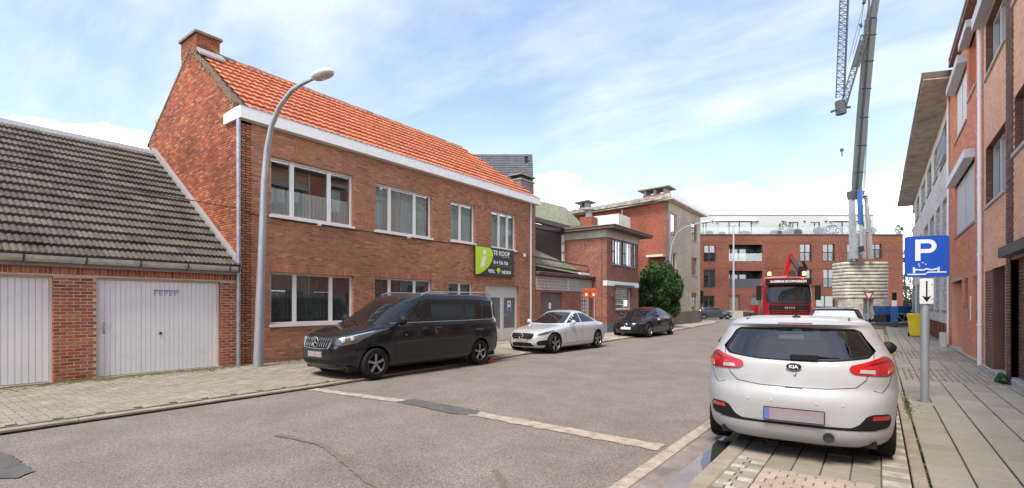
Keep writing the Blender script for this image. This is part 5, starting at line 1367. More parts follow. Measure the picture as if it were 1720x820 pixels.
# ------------------------------------------------------------ white hatchback
KX = -13.0
kia = thing('white_hatchback', 'white hatchback seen from behind, parked in the paved bay with one wheel in the gutter', 'car', (-.88, 7.86, .045), R(5), local=True)
KX1 = 1.09
KS = Shell([(z_, a_, b_, w_ * KX1, f_ + .8, r_ + .75) for z_, a_, b_, w_, f_, r_ in [(.20, 1.98, -2.04, .82, 3, 3), (.25, 2.06, -2.10, .868, 3, 2.95), (.33, 2.12, -2.135, .884, 3, 3), (.45, 2.15, -2.152, .890, 3, 3.05), (.60, 2.14, -2.155, .890, 3, 3.1), (.70, 2.08, -2.135, .890, 3, 3.1), (.76, 2.0, -2.085, .888, 3, 3.15), (.88, 1.82, -2.065, .878, 3, 3.3),
            (.98, 1.35, -2.04, .862, 3.2, 3.4), (1.05, .98, -2.0, .835, 3.2, 3.4), (1.10, .88, -1.955, .812, 3.2, 3.4), (1.20, .70, -1.870, .768, 3.2, 3.4), (1.30, .50, -1.785, .722, 3.2, 3.4), (1.36, .32, -1.734, .692, 3.2, 3.3), (1.395, .20, -1.77, .668, 3.2, 3.2), (1.42, .08, -1.70, .63, 3, 3.1), (1.445, -.1, -1.48, .55, 2.8, 2.8), (1.465, -.35, -1.1, .36, 2.4, 2.4), (1.47, -.55, -.85, .15, 2, 2)]], -.2)
kw = paint('white_car_paint', (.44, .46, .485), .45, .22, c2=(.37, .37, .365))
body = KS.mesh('body', kw, kia, 64)
cav = Shell([(.50, 1.2, -1.75, .70, 4, 4), (.9, 1.0, -1.80, .74, 4, 4), (1.08, .80, -1.82, .74, 4, 4), (1.2, .62, -1.74, .695, 4, 4), (1.3, .42, -1.66, .645, 4, 4), (1.37, .2, -1.55, .59, 4, 3.5), (1.40, .0, -1.35, .5, 3, 3)], -.2).mesh('cutter', M['black'], None, 30)
RW = [(-.715, 1.135), (-.65, 1.075), (-.32, 1.038), (0, 1.030), (.32, 1.038), (.65, 1.075), (.715, 1.135), (.635, 1.25), (.595, 1.322), (.56, 1.343), (.3, 1.352), (0, 1.355), (-.3, 1.352), (-.56, 1.343), (-.595, 1.322), (-.635, 1.25)]
def prism_cut(poly, fn, vec, back):
    mb = MB(); P = [fn(*p) for p in poly]; n = Vector(vec)
    mb.prism([p - n * back for p in P], n * (back + .35)); return mb.build('cutter', M['black'], None)
cutters = arch_cutters((-1.325, 1.325), .95, .355)
rwc = prism_cut(RW, lambda u, z: Vector((u, -1.75, z)), (0, -1, 0), .2)
wsc = MB().prism([(-.60, .2, 1.08), (.60, .2, 1.08), (.50, .2, 1.36), (-.50, .2, 1.36)], (0, 1.2, 0)).build('cutter', M['black'], None)
SW = [(.62, 1.06), (.30, 1.32), (-.3, 1.36), (-.85, 1.34), (-1.25, 1.26), (-1.05, 1.10)]
swc = []
for sg in (-1, 1): swc.append(MB().prism([(sg * .45, p[0], p[1]) for p in SW], (sg * .6, 0, 0)).build('cutter', M['black'], None))
boolcut(body, [cav] + cutters + [rwc, wsc] + swc)
patch('rear_window', RW, KS.rear, M['kiaglass'], kia, -.002, 0, .08)
patch('windscreen', [(-.6, 1.07), (.6, 1.07), (.5, 1.37), (-.5, 1.37)], KS.front, M['kiaglass'], kia, -.004, 0, .1)
for sg in (-1, 1): patch('side_window', [(p[0] * 1.02, p[1]) for p in SW], KS.side(sg), M['carglass'], kia, .001, .0, .08)
seam('window_seal', RW + RW[:1], KS.rear, kia, .022)
# tailgate panel standing slightly proud with its shut line
TG = [(-.69, .99), (-.62, .865), (-.535, .795), (-.30, .768), (0, .762), (.30, .768), (.535, .795), (.62, .865), (.69, .99)]
seam('tailgate_gap', [(-.755, 1.13)] + TG + [(.755, 1.13)], KS.rear, kia, .007)
patch('release_recess', [(-.085, .763), (.085, .763), (.075, .748), (-.075, .748)], KS.rear, M['black'], kia, .001, .004)
for sg in (-1, 1):
    q = lambda P: [(sg * a, b) for a, b in P]
    L1 = q([(.47, .955), (.485, 1.0), (.72, 1.055), (.86, 1.08), (1.00, 1.07), (1.10, 1.035), (1.15, .965), (1.06, .935), (.88, .905), (.74, .91), (.52, .92)])
    tl = patch('tail_light', rnd(L1, .03), KS.rear, M['stop'], kia, .010, .03, .04)
    patch('reverse_lens', q([(.56, .935), (.71, .925), (.71, .96), (.57, .965)]), KS.rear, M['clear'], tl, .0135, .004)
    patch('indicator_lens', q([(.90, .925), (1.04, .945), (1.08, .975), (.92, .965)]), KS.rear, M['amber'], tl, .0135, .004)
    patch('lamp_band', q([(.62, 1.0), (.80, 1.035), (.98, 1.045), (1.05, 1.02), (.98, 1.025), (.8, 1.015)]), KS.rear, M['stopd'], tl, .0135, .004)
    seam('lamp_split', q([(.77, .915), (.775, 1.06)]), lambda u, z: KS.rear(u, z) * 1.0 + (KS.rear(u, z) - Vector((0, 0, KS.rear(u, z).z))).normalized() * .013, tl, .005)
    RF = q([(.46, .40), (.56, .445), (.62, .52), (.69, .545), (.92, .535), (.97, .50), (.95, .425), (.88, .40), (.66, .39)])
    rf = patch('bumper_insert', rnd(RF, .025), KS.rear, M['black'], kia, .004, .012, .05)
    patch('reflector', q([(.68, .49), (.92, .48), (.925, .52), (.69, .53)]), KS.rear, M['stop'], rf, .008, .006)
    for u in (.42, .20): MB().lathe([(0, .006), (.011, .006), (.013, 0)], KS.rear(sg * u * 1.0 + 0, .625), (0, -1, 0), 10).build('parking_sensor', M['pvcpipe'], kia)
    seam('bumper_gap', q([(.70, .765), (.80, .74), (.90, .80), (1.0, .90)]), KS.rear, kia, .006)
patch('bumper_trim', [(-.75, .385), (.75, .385), (.60, .413), (.32, .410), (-.32, .410), (-.60, .413)], KS.rear, M['black'], kia, .003, .008, .06)
patch('plate_recess', [(-.36, .43), (.36, .43), (.34, .56), (.29, .575), (-.29, .575), (-.34, .56)], KS.rear, kw, kia, .002, .004, .06)
pk = MB().box(-.268, -2.195, .432, .268, -2.175, .560).build('number_plate', M['black'], kia)
MB().box(-.26, -2.199, .438, .26, -2.193, .554).build('plate_face', mat('blurred_plate', (.27, .26, .29), .5, c2=(.30, .205, .205), ns=8, lo=.4, hi=.6), pk); MB().box(-.262, -2.2015, .438, -.215, -2.196, .554).build('plate_band', mat('plate_blue', (.10, .16, .42), .5), pk)
# emblem: dark oval with lettering
PK = Pl((0, -2.066, 0), (1, 0, 0), (0, -1, 0))
mb = MB(); mb.v = []; N_ = 28
ring = [(.066 * math.cos(2 * math.pi * k / N_), .034 * math.sin(2 * math.pi * k / N_)) for k in range(N_)]
em = MB().prism([(a, -2.055, .972 + b) for a, b in ring], (0, -.02, 0)).build('emblem', M['black'], kia)
MB().tube([(a * 1.02, -2.073, .972 + b * 1.02) for a, b in ring + ring[:1]], .003, 5, cap=False).build('emblem_ring', M['chrome'], em)
text('KIA', .046, PK, -.044, .956, .0095, M['whiteclean'], em, bold=.0015, sx=1.15)
MB().lathe([(0, .02), (.014, .018), (.016, 0)], (0.01, -2.058, .895), (0, -1, 0), 12).build('tailgate_lock', M['chrome'], kia)
wi = MB().box(-.035, -2.035, 1.04, .21, -1.955, 1.088).build('rear_wiper', M['black'], kia)
MB().tube([(0.0, -2.01, 1.055), (.20, -1.985, 1.075), (.40, -1.965, 1.068)], [.022, .016, .008], 6).build('wiper_blade', M['black'], wi)
patch('high_stop_light', [(-.17, 1.392), (.17, 1.392), (.16, 1.407), (-.16, 1.407)], KS.rear, M['stopd'], kia, .004, .006, .04)
MB().tube([(.30, -2.0, .30), (.30, -2.14, .30)], .045, 14).build('exhaust_pipe', M['darkmetal'], kia); MB().lathe([(.046, 0), (.05, .005), (.05, .03), (.04, .03), (.038, 0)], (.30, -2.13, .30), (0, -1, 0), 18).build('exhaust_tip', M['darkmetal'], kia)
MB().tube([(0, -1.28, 1.455), (0, -1.27, 1.50), (0, -1.30, 1.66)], [.02, .008, .003], 6).build('antenna', M['black'], kia); MB().lathe([(.05, 0), (.035, .025), (0, .03)], (0, -1.27, 1.452), (0, 0, 1), 14).build('antenna_foot', M['black'], kia)
for sg in (-1, 1):
    MB().tube([(sg * .50, -1.45, 1.437), (sg * .52, -.9, 1.447), (sg * .52, -.2, 1.440)], .010, 6).build('roof_strip', M['darkmetal'], kia)
    wheel(kia, sg * .785, -1.325, .315, .205, sg, 5); wheel(kia, sg * .785, 1.325, .315, .205, sg, 5)
    mirror(kia, sg * .92, .58, .98, sg, M['black'], 1.0); seam('door_gap', [(-.35, .35), (-.38, 1.04)], KS.side(sg), kia, .006)
    seam('sill_line', [(-.9, .36), (.9, .36)], KS.side(sg), kia, .01)
MB().box(-.70, -1.95, .20, .70, 1.9, .27).build('underbody', M['black'], kia)
MB().box(-.60, -1.98, .235, .60, -1.6, .30).build('rear_skirt', mat('matt_black', (.008, .008, .008), .95, spec=.1), kia)
sm = mat('dark_seat_fabric', (.05, .05, .055), .9)
for x in (-.36, .36):
    s_ = MB().box(x - .25, -.35, .5, x + .25, -.15, 1.08).build('seat', sm, kia); mb = MB(); mb.lathe([(0, -.11), (.12, -.1), (.135, 0), (.12, .1), (0, .11)], (x, -.3, 1.22), (0, 0, 1), 14); mb.build('headrest', sm, s_, smooth=True)
rs_ = MB().box(-.62, -1.15, .5, .62, -.95, 1.07).build('rear_bench', sm, kia)
for x in (-.4, .4): MB().lathe([(0, -.08), (.10, -.07), (.11, 0), (.1, .07), (0, .08)], (x, -1.05, 1.12), (0, 0, 1), 14).build('headrest', sm, rs_, smooth=True)
MB().box(-.66, .70, .6, .66, 1.0, 1.02).build('dashboard', M['black'], kia)
def simple_interior(car, y0, y1, w, z): MB().box(-w, y0, .4, w, y1, z).build('cabin_fill', M['black'], car)
# ------------------------------------------------------------ black van
van = thing('black_van', 'black passenger van with chrome slatted grille parked half on the pavement', 'van', (-9.73, 8.78, .03), R(180 - 1.2), local=True)
VS = Shell([(.20, 2.45, -2.50, .80, 4.6, 5), (.27, 2.60, -2.62, .90, 4.6, 5), (.38, 2.66, -2.67, .955, 4.6, 6), (.55, 2.685, -2.685, .968, 4.6, 6), (.72, 2.67, -2.68, .972, 4.6, 7), (.88, 2.62, -2.67, .972, 4.6, 7), (.98, 2.50, -2.66, .968, 4.6, 7), (1.05, 2.30, -2.655, .962, 4.6, 7), (1.12, 2.02, -2.65, .955, 4.6, 7), (1.17, 1.80, -2.64, .94, 4.5, 7), (1.26, 1.60, -2.62, .915, 4.3, 7),
             (1.40, 1.37, -2.61, .893, 3.8, 7), (1.55, 1.12, -2.60, .872, 4.0, 7), (1.68, .88, -2.58, .852, 4.2, 7), (1.78, .66, -2.55, .828, 4.2, 6.5), (1.84, .48, -2.50, .795, 4, 6), (1.88, .22, -2.38, .73, 3.5, 5), (1.905, -.1, -1.9, .48, 2.6, 3), (1.915, -.5, -1.3, .2, 2, 2)], 0.0)
vp = paint('black_van_paint', (.004, .005, .006), .4, 1.0)
body = VS.mesh('body', vp, van, 64)
boolcut(body, arch_cutters((1.79, -1.64), .962, .375))
MB().box(-.8, -2.4, .2, .8, 2.4, .30).build('underbody', M['black'], van)
patch('windscreen', rnd([(-.86, 1.19), (-.5, 1.165), (0, 1.16), (.5, 1.165), (.86, 1.19), (.70, 1.75), (.62, 1.79), (0, 1.81), (-.62, 1.79), (-.70, 1.75)], .02), VS.front, M['black_glass'], van, .003, .006, .08)
for sg in (-1, 1):
    fn = VS.side(sg)
    patch('door_window', rnd([(1.30, 1.22), (.93, 1.55), (.74, 1.70), (.30, 1.725), (.24, 1.23)], .05), fn, M['black_glass'], van, .004, .006, .08)
    patch('quarter_window', rnd([(1.60, 1.16), (1.36, 1.20), (1.34, 1.28), (1.42, 1.28)], .01), fn, M['black_glass'], van, .004, .004, .06)
    patch('side_window', rnd([(.13, 1.23), (.13, 1.73), (-1.0, 1.745), (-1.04, 1.24)], .05), fn, M['black_glass'], van, .004, .006, .1)
    patch('rear_side_window', rnd([(-1.10, 1.24), (-1.07, 1.745), (-2.20, 1.72), (-2.40, 1.60), (-2.42, 1.27)], .07), fn, M['black_glass'], van, .004, .006, .1)
    for pts in ([(1.42, 1.14), (1.30, .95), (1.28, .42)], [(.19, .40), (.19, 1.77)], [(-1.07, .42), (-1.07, .7), (-1.07, 1.2)], [(1.28, .40), (-1.15, .38)], [(-1.1, 1.185), (-2.45, 1.20)]): seam('panel_gap', pts, fn, van, .008)
    seam('window_trim', [(1.36, 1.20), (.2, 1.205), (-1.0, 1.21), (-2.42, 1.22)], fn, van, .016, M['zinc'])
    seam('crease', [(1.2, .78), (-1.2, .80)], fn, van, .006, vp)
    MB().tube([fn(.34, 1.06) + Vector((sg * .03, 0, 0)), fn(.52, 1.06) + Vector((sg * .03, 0, 0))], .014, 8).build('door_handle', M['darkmetal'], van)
    MB().tube([fn(.05, 1.06) + Vector((sg * .03, 0, 0)), fn(-.13, 1.06) + Vector((sg * .03, 0, 0))], .014, 8).build('door_handle', M['darkmetal'], van)
    mirror(van, sg * .95, 1.18, 1.23, sg, M['black'], 1.35)
    hl = patch('headlight', rnd([(sg * .62, .77), (sg * .60, .87), (sg * .80, .955), (sg * 1.12, 1.05), (sg * 1.40, 1.10), (sg * 1.30, .96), (sg * 1.08, .81), (sg * .78, .75)], .03), VS.front, mat('smoked_lamp', (.10, .10, .105), .15, .3, coat=1) if 'sl' not in M else M['sl'], van, .008, .02, .04)
    if 'sl' not in M: M['sl'] = bpy.data.materials['smoked_lamp']
    patch('lamp_strip', band([(sg * .74, .90), (sg * .95, .972), (sg * 1.2, 1.035)], .022), VS.front, M['clear'], hl, .011, .004, .05)
    for u, z_ in ((.76, .855), (.93, .895)): MB().lathe([(0, .035), (.035, .03), (.046, .012), (.05, 0)], VS.front(sg * u, z_), (VS.front(sg * u, z_) - Vector((0, 1.6, z_))).normalized(), 16).build('lamp_lens', M['clear'], hl)
    patch('fog_recess', rnd([(sg * .62, .40), (sg * .68, .48), (sg * 1.05, .56), (sg * 1.12, .50), (sg * 1.0, .40)], .03), VS.front, M['black'], van, .002, .006, .05)
    patch('tail_light', rnd([(sg * .90, .82), (sg * .84, .86), (sg * .84, 1.30), (sg * .90, 1.34), (sg * 1.04, 1.25), (sg * 1.04, .88)], .03), VS.rear, M['stop'], van, .006, .012, .05)
    MB().tube([(sg * .76, .35, 1.86), (sg * .79, .15, 1.93), (sg * .79, -1.95, 1.955), (sg * .75, -2.3, 1.90)], .017, 8).build('roof_rail', M['zinc'], van)
    wheel(van, sg * .845, 1.79, .335, .22, sg, 5, .66, 'rim', False); wheel(van, sg * .845, -1.64, .335, .22, sg, 5, .66, 'rim', False)
    MB().lathe([(0, .012), (.016, .01), (.018, 0)], fn(.98, .93), (sg, 0, 0), 10).build('badge', M['chrome'], van)
GR = rnd([(-.44, .70), (.44, .70), (.50, .76), (.535, .90), (.50, .925), (-.50, .925), (-.535, .90), (-.50, .76)], .04)
gr = patch('grille', GR, VS.front, M['black'], van, .006, .02, .05)
seam('grille_frame', [(-.535, .905), (-.50, .76), (-.44, .695), (0, .675), (.44, .695), (.50, .76), (.535, .905)], lambda u, z: VS.front(u, z) + Vector((0, .01, 0)), gr, .026, M['chrome'])
for k in range(13):
    u = -.46 + k * .92 / 12
    if abs(u) < .05: continue
    MB().tube([VS.front(u, .725) + Vector((0, .014, 0)), VS.front(u * 1.04, .91) + Vector((0, .014, 0))], .0065, 6).build('grille_bar', M['rim'], gr)
star(gr, VS.front(0, .82) + Vector((0, .035, 0)), .115, (0, 1, 0), M['chrome'])
pb = MB().box(-.265, 2.68, .50, .265, 2.70, .615).build('number_plate', M['plate'], van)
patch('lower_intake', rnd([(-.58, .36), (.58, .36), (.66, .45), (-.66, .45)], .03), VS.front, M['black'], van, .003, .008, .05)
patch('front_lip', band([(-.95, .29), (-.5, .285), (0, .285), (.5, .285), (.95, .29)], .02), VS.front, M['darkmetal'], van, .006, .01, .08)
seam('bonnet_gap', [(-.9, 1.13), (-.7, .99), (-.56, .955), (0, .95), (.56, .955), (.7, .99), (.9, 1.13)], VS.front, van, .008)
for u in (-.25, .3): MB().tube([VS.front(u, 1.175) + Vector((0, .02, .01)), VS.front(u + .5, 1.26) + Vector((0, .01, .01))], .012, 6).build('wiper', M['black'], van)
# ------------------------------------------------------------ silver saloon
def saloon(name, label, loc, rz, rows, ym, L_, ax, wr, pm, win, kind):
    car = thing(name, label, 'car', loc, rz, local=True); rows = [(r[0], r[1], r[2], r[3], r[4] + .9, r[5] + .8) for r in rows]; S = Shell(rows, ym); b = S.mesh('body', pm, car, 60); hw = max(r[3] for r in rows)
    boolcut(b, arch_cutters(ax, hw, wr + .045)); MB().box(-hw + .15, ax[1] - .4, .17, hw - .15, ax[0] + .4, .26).build('underbody', M['black'], car)
    for sg in (-1, 1):
        fn = S.side(sg)
        for nm, P in win['side']: patch(nm, rnd(P, .03), fn, M['black_glass'], car, .004, .006, .07)
        for pts in win['gaps']: seam('panel_gap', pts, fn, car, .007)
        wheel(car, sg * (hw - .125), ax[0], wr, .22, sg, 5, .74, 'rim', kind != 'dark'); wheel(car, sg * (hw - .125), ax[1], wr, .22, sg, 5, .74, 'rim', kind != 'dark')
        mirror(car, sg * (win['mx']), win['my'], win['mz'], sg, pm, 1.0)
        for y in win['handles']: MB().tube([fn(y, win['hz']) + Vector((sg * .022, 0, 0)), fn(y - .16, win['hz']) + Vector((sg * .022, 0, 0))], .011, 6).build('door_handle', pm, car)
    patch('windscreen', rnd(win['ws'], .03), S.front, M['black_glass'], car, .003, .006, .07)
    patch('rear_window', rnd(win['rw'], .03), S.rear, M['black_glass'], car, .003, .006, .07)
    return car, S
sil = paint('silver_paint', (.62, .63, .64), .32, 1.0, .35)
rows = [(.16, 2.05, -2.1, .78, 4, 4), (.22, 2.24, -2.24, .86, 3.0, 3), (.32, 2.33, -2.32, .892, 2.9, 3.2), (.48, 2.345, -2.345, .903, 2.8, 3.3), (.60, 2.32, -2.345, .905, 2.8, 3.3), (.70, 2.25, -2.33, .904, 2.8, 3.3), (.77, 2.08, -2.32, .90, 2.9, 3.3), (.83, 1.75, -2.31, .892, 3.0, 3.3), (.88, 1.38, -2.29, .88, 3.1, 3.3), (.92, 1.08, -2.25, .862, 3.2, 3.3), (.96, .94, -2.12, .84, 3.2, 3.3), (1.0, .85, -1.86, .815, 3.3, 3.3), (1.08, .68, -1.62, .775, 3.3, 3.2),
        (1.18, .46, -1.36, .72, 3.2, 3.0), (1.28, .24, -1.08, .665, 3.1, 2.9), (1.36, .02, -.80, .61, 3, 2.8), (1.41, -.18, -.58, .52, 2.6, 2.6), (1.435, -.33, -.44, .36, 2.2, 2.2)]
win = dict(side=[('door_window', [(.70, .99), (.22, 1.25), (-.02, 1.33), (-.12, 1.33), (-.12, 1.0)]), ('rear_side_window', [(-.18, 1.0), (-.18, 1.335), (-.55, 1.30), (-.95, 1.16), (-1.25, 1.01)])],
           gaps=[[(.95, .32), (.98, .60), (.92, .90)], [(-.15, .32), (-.15, .98)], [(-1.0, .60), (-1.18, .92), (-1.05, 1.0)], [(.95, .30), (-1.0, .30)]], mx=.86, my=.62, mz=.98, handles=(.12, -.78), hz=.80,
           ws=[(-.70, .985), (0, .96), (.70, .985), (.52, 1.345), (0, 1.365), (-.52, 1.345)], rw=[(-.62, 1.02), (.62, 1.02), (.48, 1.32), (-.48, 1.32)])
ca, S = saloon('silver_saloon', 'silver saloon with star grille parked between the black van and the black saloon', (-9.58, 16.0, .02), R(180 - 3.0), rows, 0.0, 4.69, (1.555, -1.285), .325, sil, win, 'silver')
for sg in (-1, 1):
    hl = patch('headlight', rnd([(sg * .58, .60), (sg * .60, .655), (sg * .80, .73), (sg * 1.02, .765), (sg * 1.16, .75), (sg * 1.0, .665), (sg * .80, .615)], .02), S.front, M['sl'], ca, .005, .01, .04)
    patch('lamp_strip', band([(sg * .66, .675), (sg * .85, .725), (sg * 1.03, .748)], .018), S.front, M['clear'], hl, .008, .004, .05)
    patch('air_intake', rnd([(sg * .60, .28), (sg * .56, .36), (sg * .66, .43), (sg * .98, .45), (sg * 1.04, .38), (sg * .92, .28)], .03), S.front, M['black'], ca, .004, .01, .04)
gr = patch('grille', rnd([(-.36, .47), (.36, .47), (.46, .57), (.48, .655), (.44, .675), (-.44, .675), (-.48, .655), (-.46, .57)], .03), S.front, M['black'], ca, .004, .012, .05)
for z in (.545, .60): seam('grille_bar', [(-.46, z), (.46, z)], lambda u, z: S.front(u, z) + Vector((0, .012, 0)), gr, .018, M['chrome'])
seam('grille_frame', [(-.44, .675), (-.485, .655), (-.46, .57), (-.36, .468), (.36, .468), (.46, .57), (.485, .655), (.44, .675), (-.44, .675)], lambda u, z: S.front(u, z) + Vector((0, .006, 0)), gr, .012, M['chrome'])
star(gr, S.front(0, .575) + Vector((0, .03, 0)), .085, (0, 1, .1), M['chrome'])
patch('lower_intake', rnd([(-.46, .24), (.46, .24), (.38, .36), (-.38, .36)], .02), S.front, M['black'], ca, .003, .008, .05)
MB().box(-.26, 2.345, .375, .26, 2.365, .485).build('number_plate', M['plate'], ca)
patch('front_splitter', band([(-.95, .225), (0, .215), (.95, .225)], .016), S.front, sil, ca, .012, .014, .08)
seam('bonnet_gap', [(-.86, .905), (-.74, .80), (-.50, .72), (0, .705), (.50, .72), (.74, .80), (.86, .905)], S.front, ca, .006)
# ------------------------------------------------------------ dark saloon
blk = paint('black_saloon_paint', (.008, .007, .011), .4, 1.0)
rows = [(.16, 2.2, -2.2, .80, 3, 3), (.24, 2.38, -2.40, .90, 2.8, 3), (.38, 2.46, -2.47, .935, 2.6, 3), (.55, 2.48, -2.48, .95, 2.5, 3), (.68, 2.44, -2.47, .95, 2.5, 3), (.78, 2.30, -2.46, .945, 2.6, 3), (.86, 2.05, -2.44, .935, 2.8, 3), (.93, 1.72, -2.42, .92, 3.0, 3), (.98, 1.48, -2.40, .90, 3.1, 3), (1.04, 1.26, -2.28, .87, 3.1, 3), (1.12, 1.06, -2.02, .83, 3.1, 3),
        (1.22, .82, -1.68, .775, 3.1, 3), (1.32, .55, -1.32, .715, 3.1, 2.9), (1.42, .20, -.88, .64, 3, 2.7), (1.48, -.08, -.52, .52, 2.6, 2.5), (1.51, -.2, -.35, .34, 2.2, 2.2)]
win2 = dict(side=[('door_window', [(1.0, 1.06), (.45, 1.32), (.12, 1.41), (-.02, 1.42), (-.02, 1.07)]), ('rear_side_window', [(-.08, 1.07), (-.08, 1.42), (-.5, 1.41), (-1.05, 1.25), (-1.45, 1.08)])],
            gaps=[[(1.1, .32), (1.12, .7), (1.05, 1.0)], [(-.05, .32), (-.05, 1.04)], [(-1.1, .5), (-1.3, .95)], [(1.1, .30), (-1.2, .30)]], mx=.88, my=.85, mz=1.06, handles=(.2, -.75), hz=.88,
            ws=[(-.74, 1.07), (0, 1.04), (.74, 1.07), (.54, 1.40), (0, 1.43), (-.54, 1.40)], rw=[(-.6, 1.12), (.6, 1.12), (.48, 1.40), (-.48, 1.40)])
cb_, S = saloon('black_saloon', 'glossy black electric saloon parked in front of the round green bush', (-10.14, 25.85, .02), R(180 - 1), rows, 0.0, 4.95, (1.64, -1.48), .355, blk, win2, 'dark')
for sg in (-1, 1):
    patch('headlight', rnd([(sg * .66, .66), (sg * .70, .71), (sg * .95, .76), (sg * 1.15, .78), (sg * 1.02, .69)], .02), S.front, M['sl'], cb_, .005, .01, .05)
    seam('intake_blade', [(sg * .95, .40), (sg * .75, .50), (sg * .66, .62)], S.front, cb_, .02, M['darkmetal'])
pn = patch('front_panel', rnd([(-.60, .42), (.60, .42), (.66, .60), (.60, .70), (-.60, .70), (-.66, .60)], .04), S.front, M['black_glass'], cb_, .004, .01, .06)
star(pn, S.front(0, .60) + Vector((0, .02, 0)), .09, (0, 1, .1), M['chrome'])
MB().box(-.26, 2.485, .40, .26, 2.505, .51).build('number_plate', M['whiteclean'], cb_)
# ------------------------------------------------------------ cars beyond the hatchback and at the junction
def hatch(name, label, loc, rz, pm, hgt=1.5, wd=.88, gm=None):
    gm = gm or M['black_glass']
    k = hgt / 1.47
    rows_ = [(r[0] * k, r[1], r[2], r[3] * wd / .98, r[4], r[5]) for r in KS.rows]
    car = thing(name, label, 'car', loc, rz, local=True); S = Shell(rows_, -.2); b = S.mesh('body', pm, car, 36); boolcut(b, arch_cutters((1.325, -1.325), wd, .35))
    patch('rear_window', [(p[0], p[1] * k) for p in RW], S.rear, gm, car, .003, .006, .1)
    patch('windscreen', [(-.62, 1.08 * k), (.62, 1.08 * k), (.52, 1.36 * k), (-.52, 1.36 * k)], S.front, M['black_glass'], car, .003, .006, .1)
    for sg in (-1, 1):
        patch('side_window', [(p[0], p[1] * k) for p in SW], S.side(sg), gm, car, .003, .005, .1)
        patch('tail_light', rnd([(sg * .62, .93 * k), (sg * .68, 1.06 * k), (sg * 1.0, 1.1 * k), (sg * 1.1, .98 * k), (sg * .9, .9 * k)], .03), S.rear, M['stop'], car, .006, .01, .06)
        for y in (1.325, -1.325): wheel(car, sg * (wd - .1), y, .315, .2, sg)
        mirror(car, sg * (wd - .03), .6, 1.0 * k, sg, pm)
    return car, S
c3, S3 = hatch('dark_hatchback', 'dark car with a pale sky reflection painted on its windows parked beyond the white hatchback, mostly hidden by it', (-1.17, 21.0, .03), 0, blk, 1.55, gm=mat('painted_sky_glass', (.55, .60, .64), .15, coat=1))  # white sky reflection in the panes is put into their colour
c5, S5 = hatch('dark_grey_car', 'dark grey blue car passing the junction in front of the red flats', tuple(Vector((cw(1197, 512, 56.5).x, cw(1197, 512, 56.5).y, 0))), TH - R(90), paint('grey_blue_paint', (.04, .05, .065), .25), 1.42, .9)
# small red parking wedge behind the van
wg = MB().prism([(-9.0, 11.0, 0), (-8.9, 11.14, 0), (-8.9, 11.16, .13), (-8.97, 11.1, .15)], (-.1, .04, 0)).build('red_wedge', mat('orange_red_plastic', (.65, .08, .03), .5), None, base=(-9, 11.1, 0))
solo(wg, 'small orange red block on the kerb behind the rear wheel of the van', 'wheel chock')
# ------------------------------------------------------------ street lamps
def lamp(x, y, pts, rs, label, head, hd, group=None):
    t = thing('street_lamp', label, 'street lamp', (x, y, .08), group=group)
    MB().tube(pts, rs, 16).build('pole', M['galv'], t, smooth=True)
    MB().lathe([(.16, 0), (.16, .02), (.10, .03)], (x, y, .07), (0, 0, 1), 16).build('base_collar', M['galv'], t)
    h = Vector(head); d = Vector(hd).normalized()
    mb = MB(); n = 10; k = 14
    for i in range(n + 1):
        a = math.pi * i / n; cx = -math.cos(a) * .34; r = math.sin(a) ** .7 * .155 + .004
        for j in range(k):
            q = 2 * math.pi * j / k; s_ = Vector((-d.y, d.x, 0)).normalized(); up = Vector((0, 0, 1)); z = math.sin(q) * r * (.72 if math.sin(q) > 0 else .5)
            mb.v.append(tuple(h + d * (cx + .25) + s_ * math.cos(q) * r + up * z))
    for i in range(n):
        for j in range(k): mb.f.append([i * k + j, i * k + (j + 1) % k, (i + 1) * k + (j + 1) % k, (i + 1) * k + j]); mb.m.append(0)
    hd_ = mb.build('lamp_head', M['pvcpipe'], t, smooth=True, sharp=80)
    mb = MB().lathe([(0, -.085), (.08, -.08), (.125, -.05), (.13, -.02)], h + d * .30, (0, 0, 1), 18); mb.build('lamp_lens', M['clear'], hd_, smooth=True)
    return t
P0 = [(-12.45, 6.2, .1), (-12.36, 6.2, 1.6), (-12.25, 6.2, 3.3), (-12.16, 6.2, 4.7), (-12.02, 6.2, 5.45), (-11.80, 6.2, 5.98), (-11.42, 6.2, 6.36), (-10.9, 6.2, 6.60), (-10.45, 6.2, 6.64), (-10.1, 6.2, 6.64), (-9.95, 6.2, 6.63)]
lamp(-12.45, 6.2, P0, [.115, .105, .085, .072, .066, .06, .055, .05, .046, .042, .04], 'large grey steel street lamp with curved arm at the corner of the brick house', (-9.92, 6.2, 6.62), (1, 0, -.02), None)
B2 = Vector((-12.4, 36.5, 0))
lamp(B2.x, B2.y, [(B2.x, B2.y, .1), (B2.x, B2.y, 5.2), (B2.x + .12, B2.y, 6.1), (B2.x + .5, B2.y, 6.9), (B2.x + 1.1, B2.y, 7.3), (B2.x + 1.9, B2.y, 7.45), (B2.x + 2.3, B2.y, 7.5)], [.10, .07, .065, .06, .05, .045, .04], 'street lamp with curved arm in front of the tan flats', (B2.x + 2.3, B2.y, 7.5), (1, 0, 0), None)
b3 = cw(1232, 533, 54); b3.z = 0; t3 = cw(1232, 379, 54)
l3 = lamp(b3.x, b3.y, [(b3.x, b3.y, 0), (b3.x, b3.y, t3.z)], [.13, .07], 'straight white lamp post standing before the red flats', (t3.x - .2, t3.y, t3.z + .02), (.8, .6, 0), None)
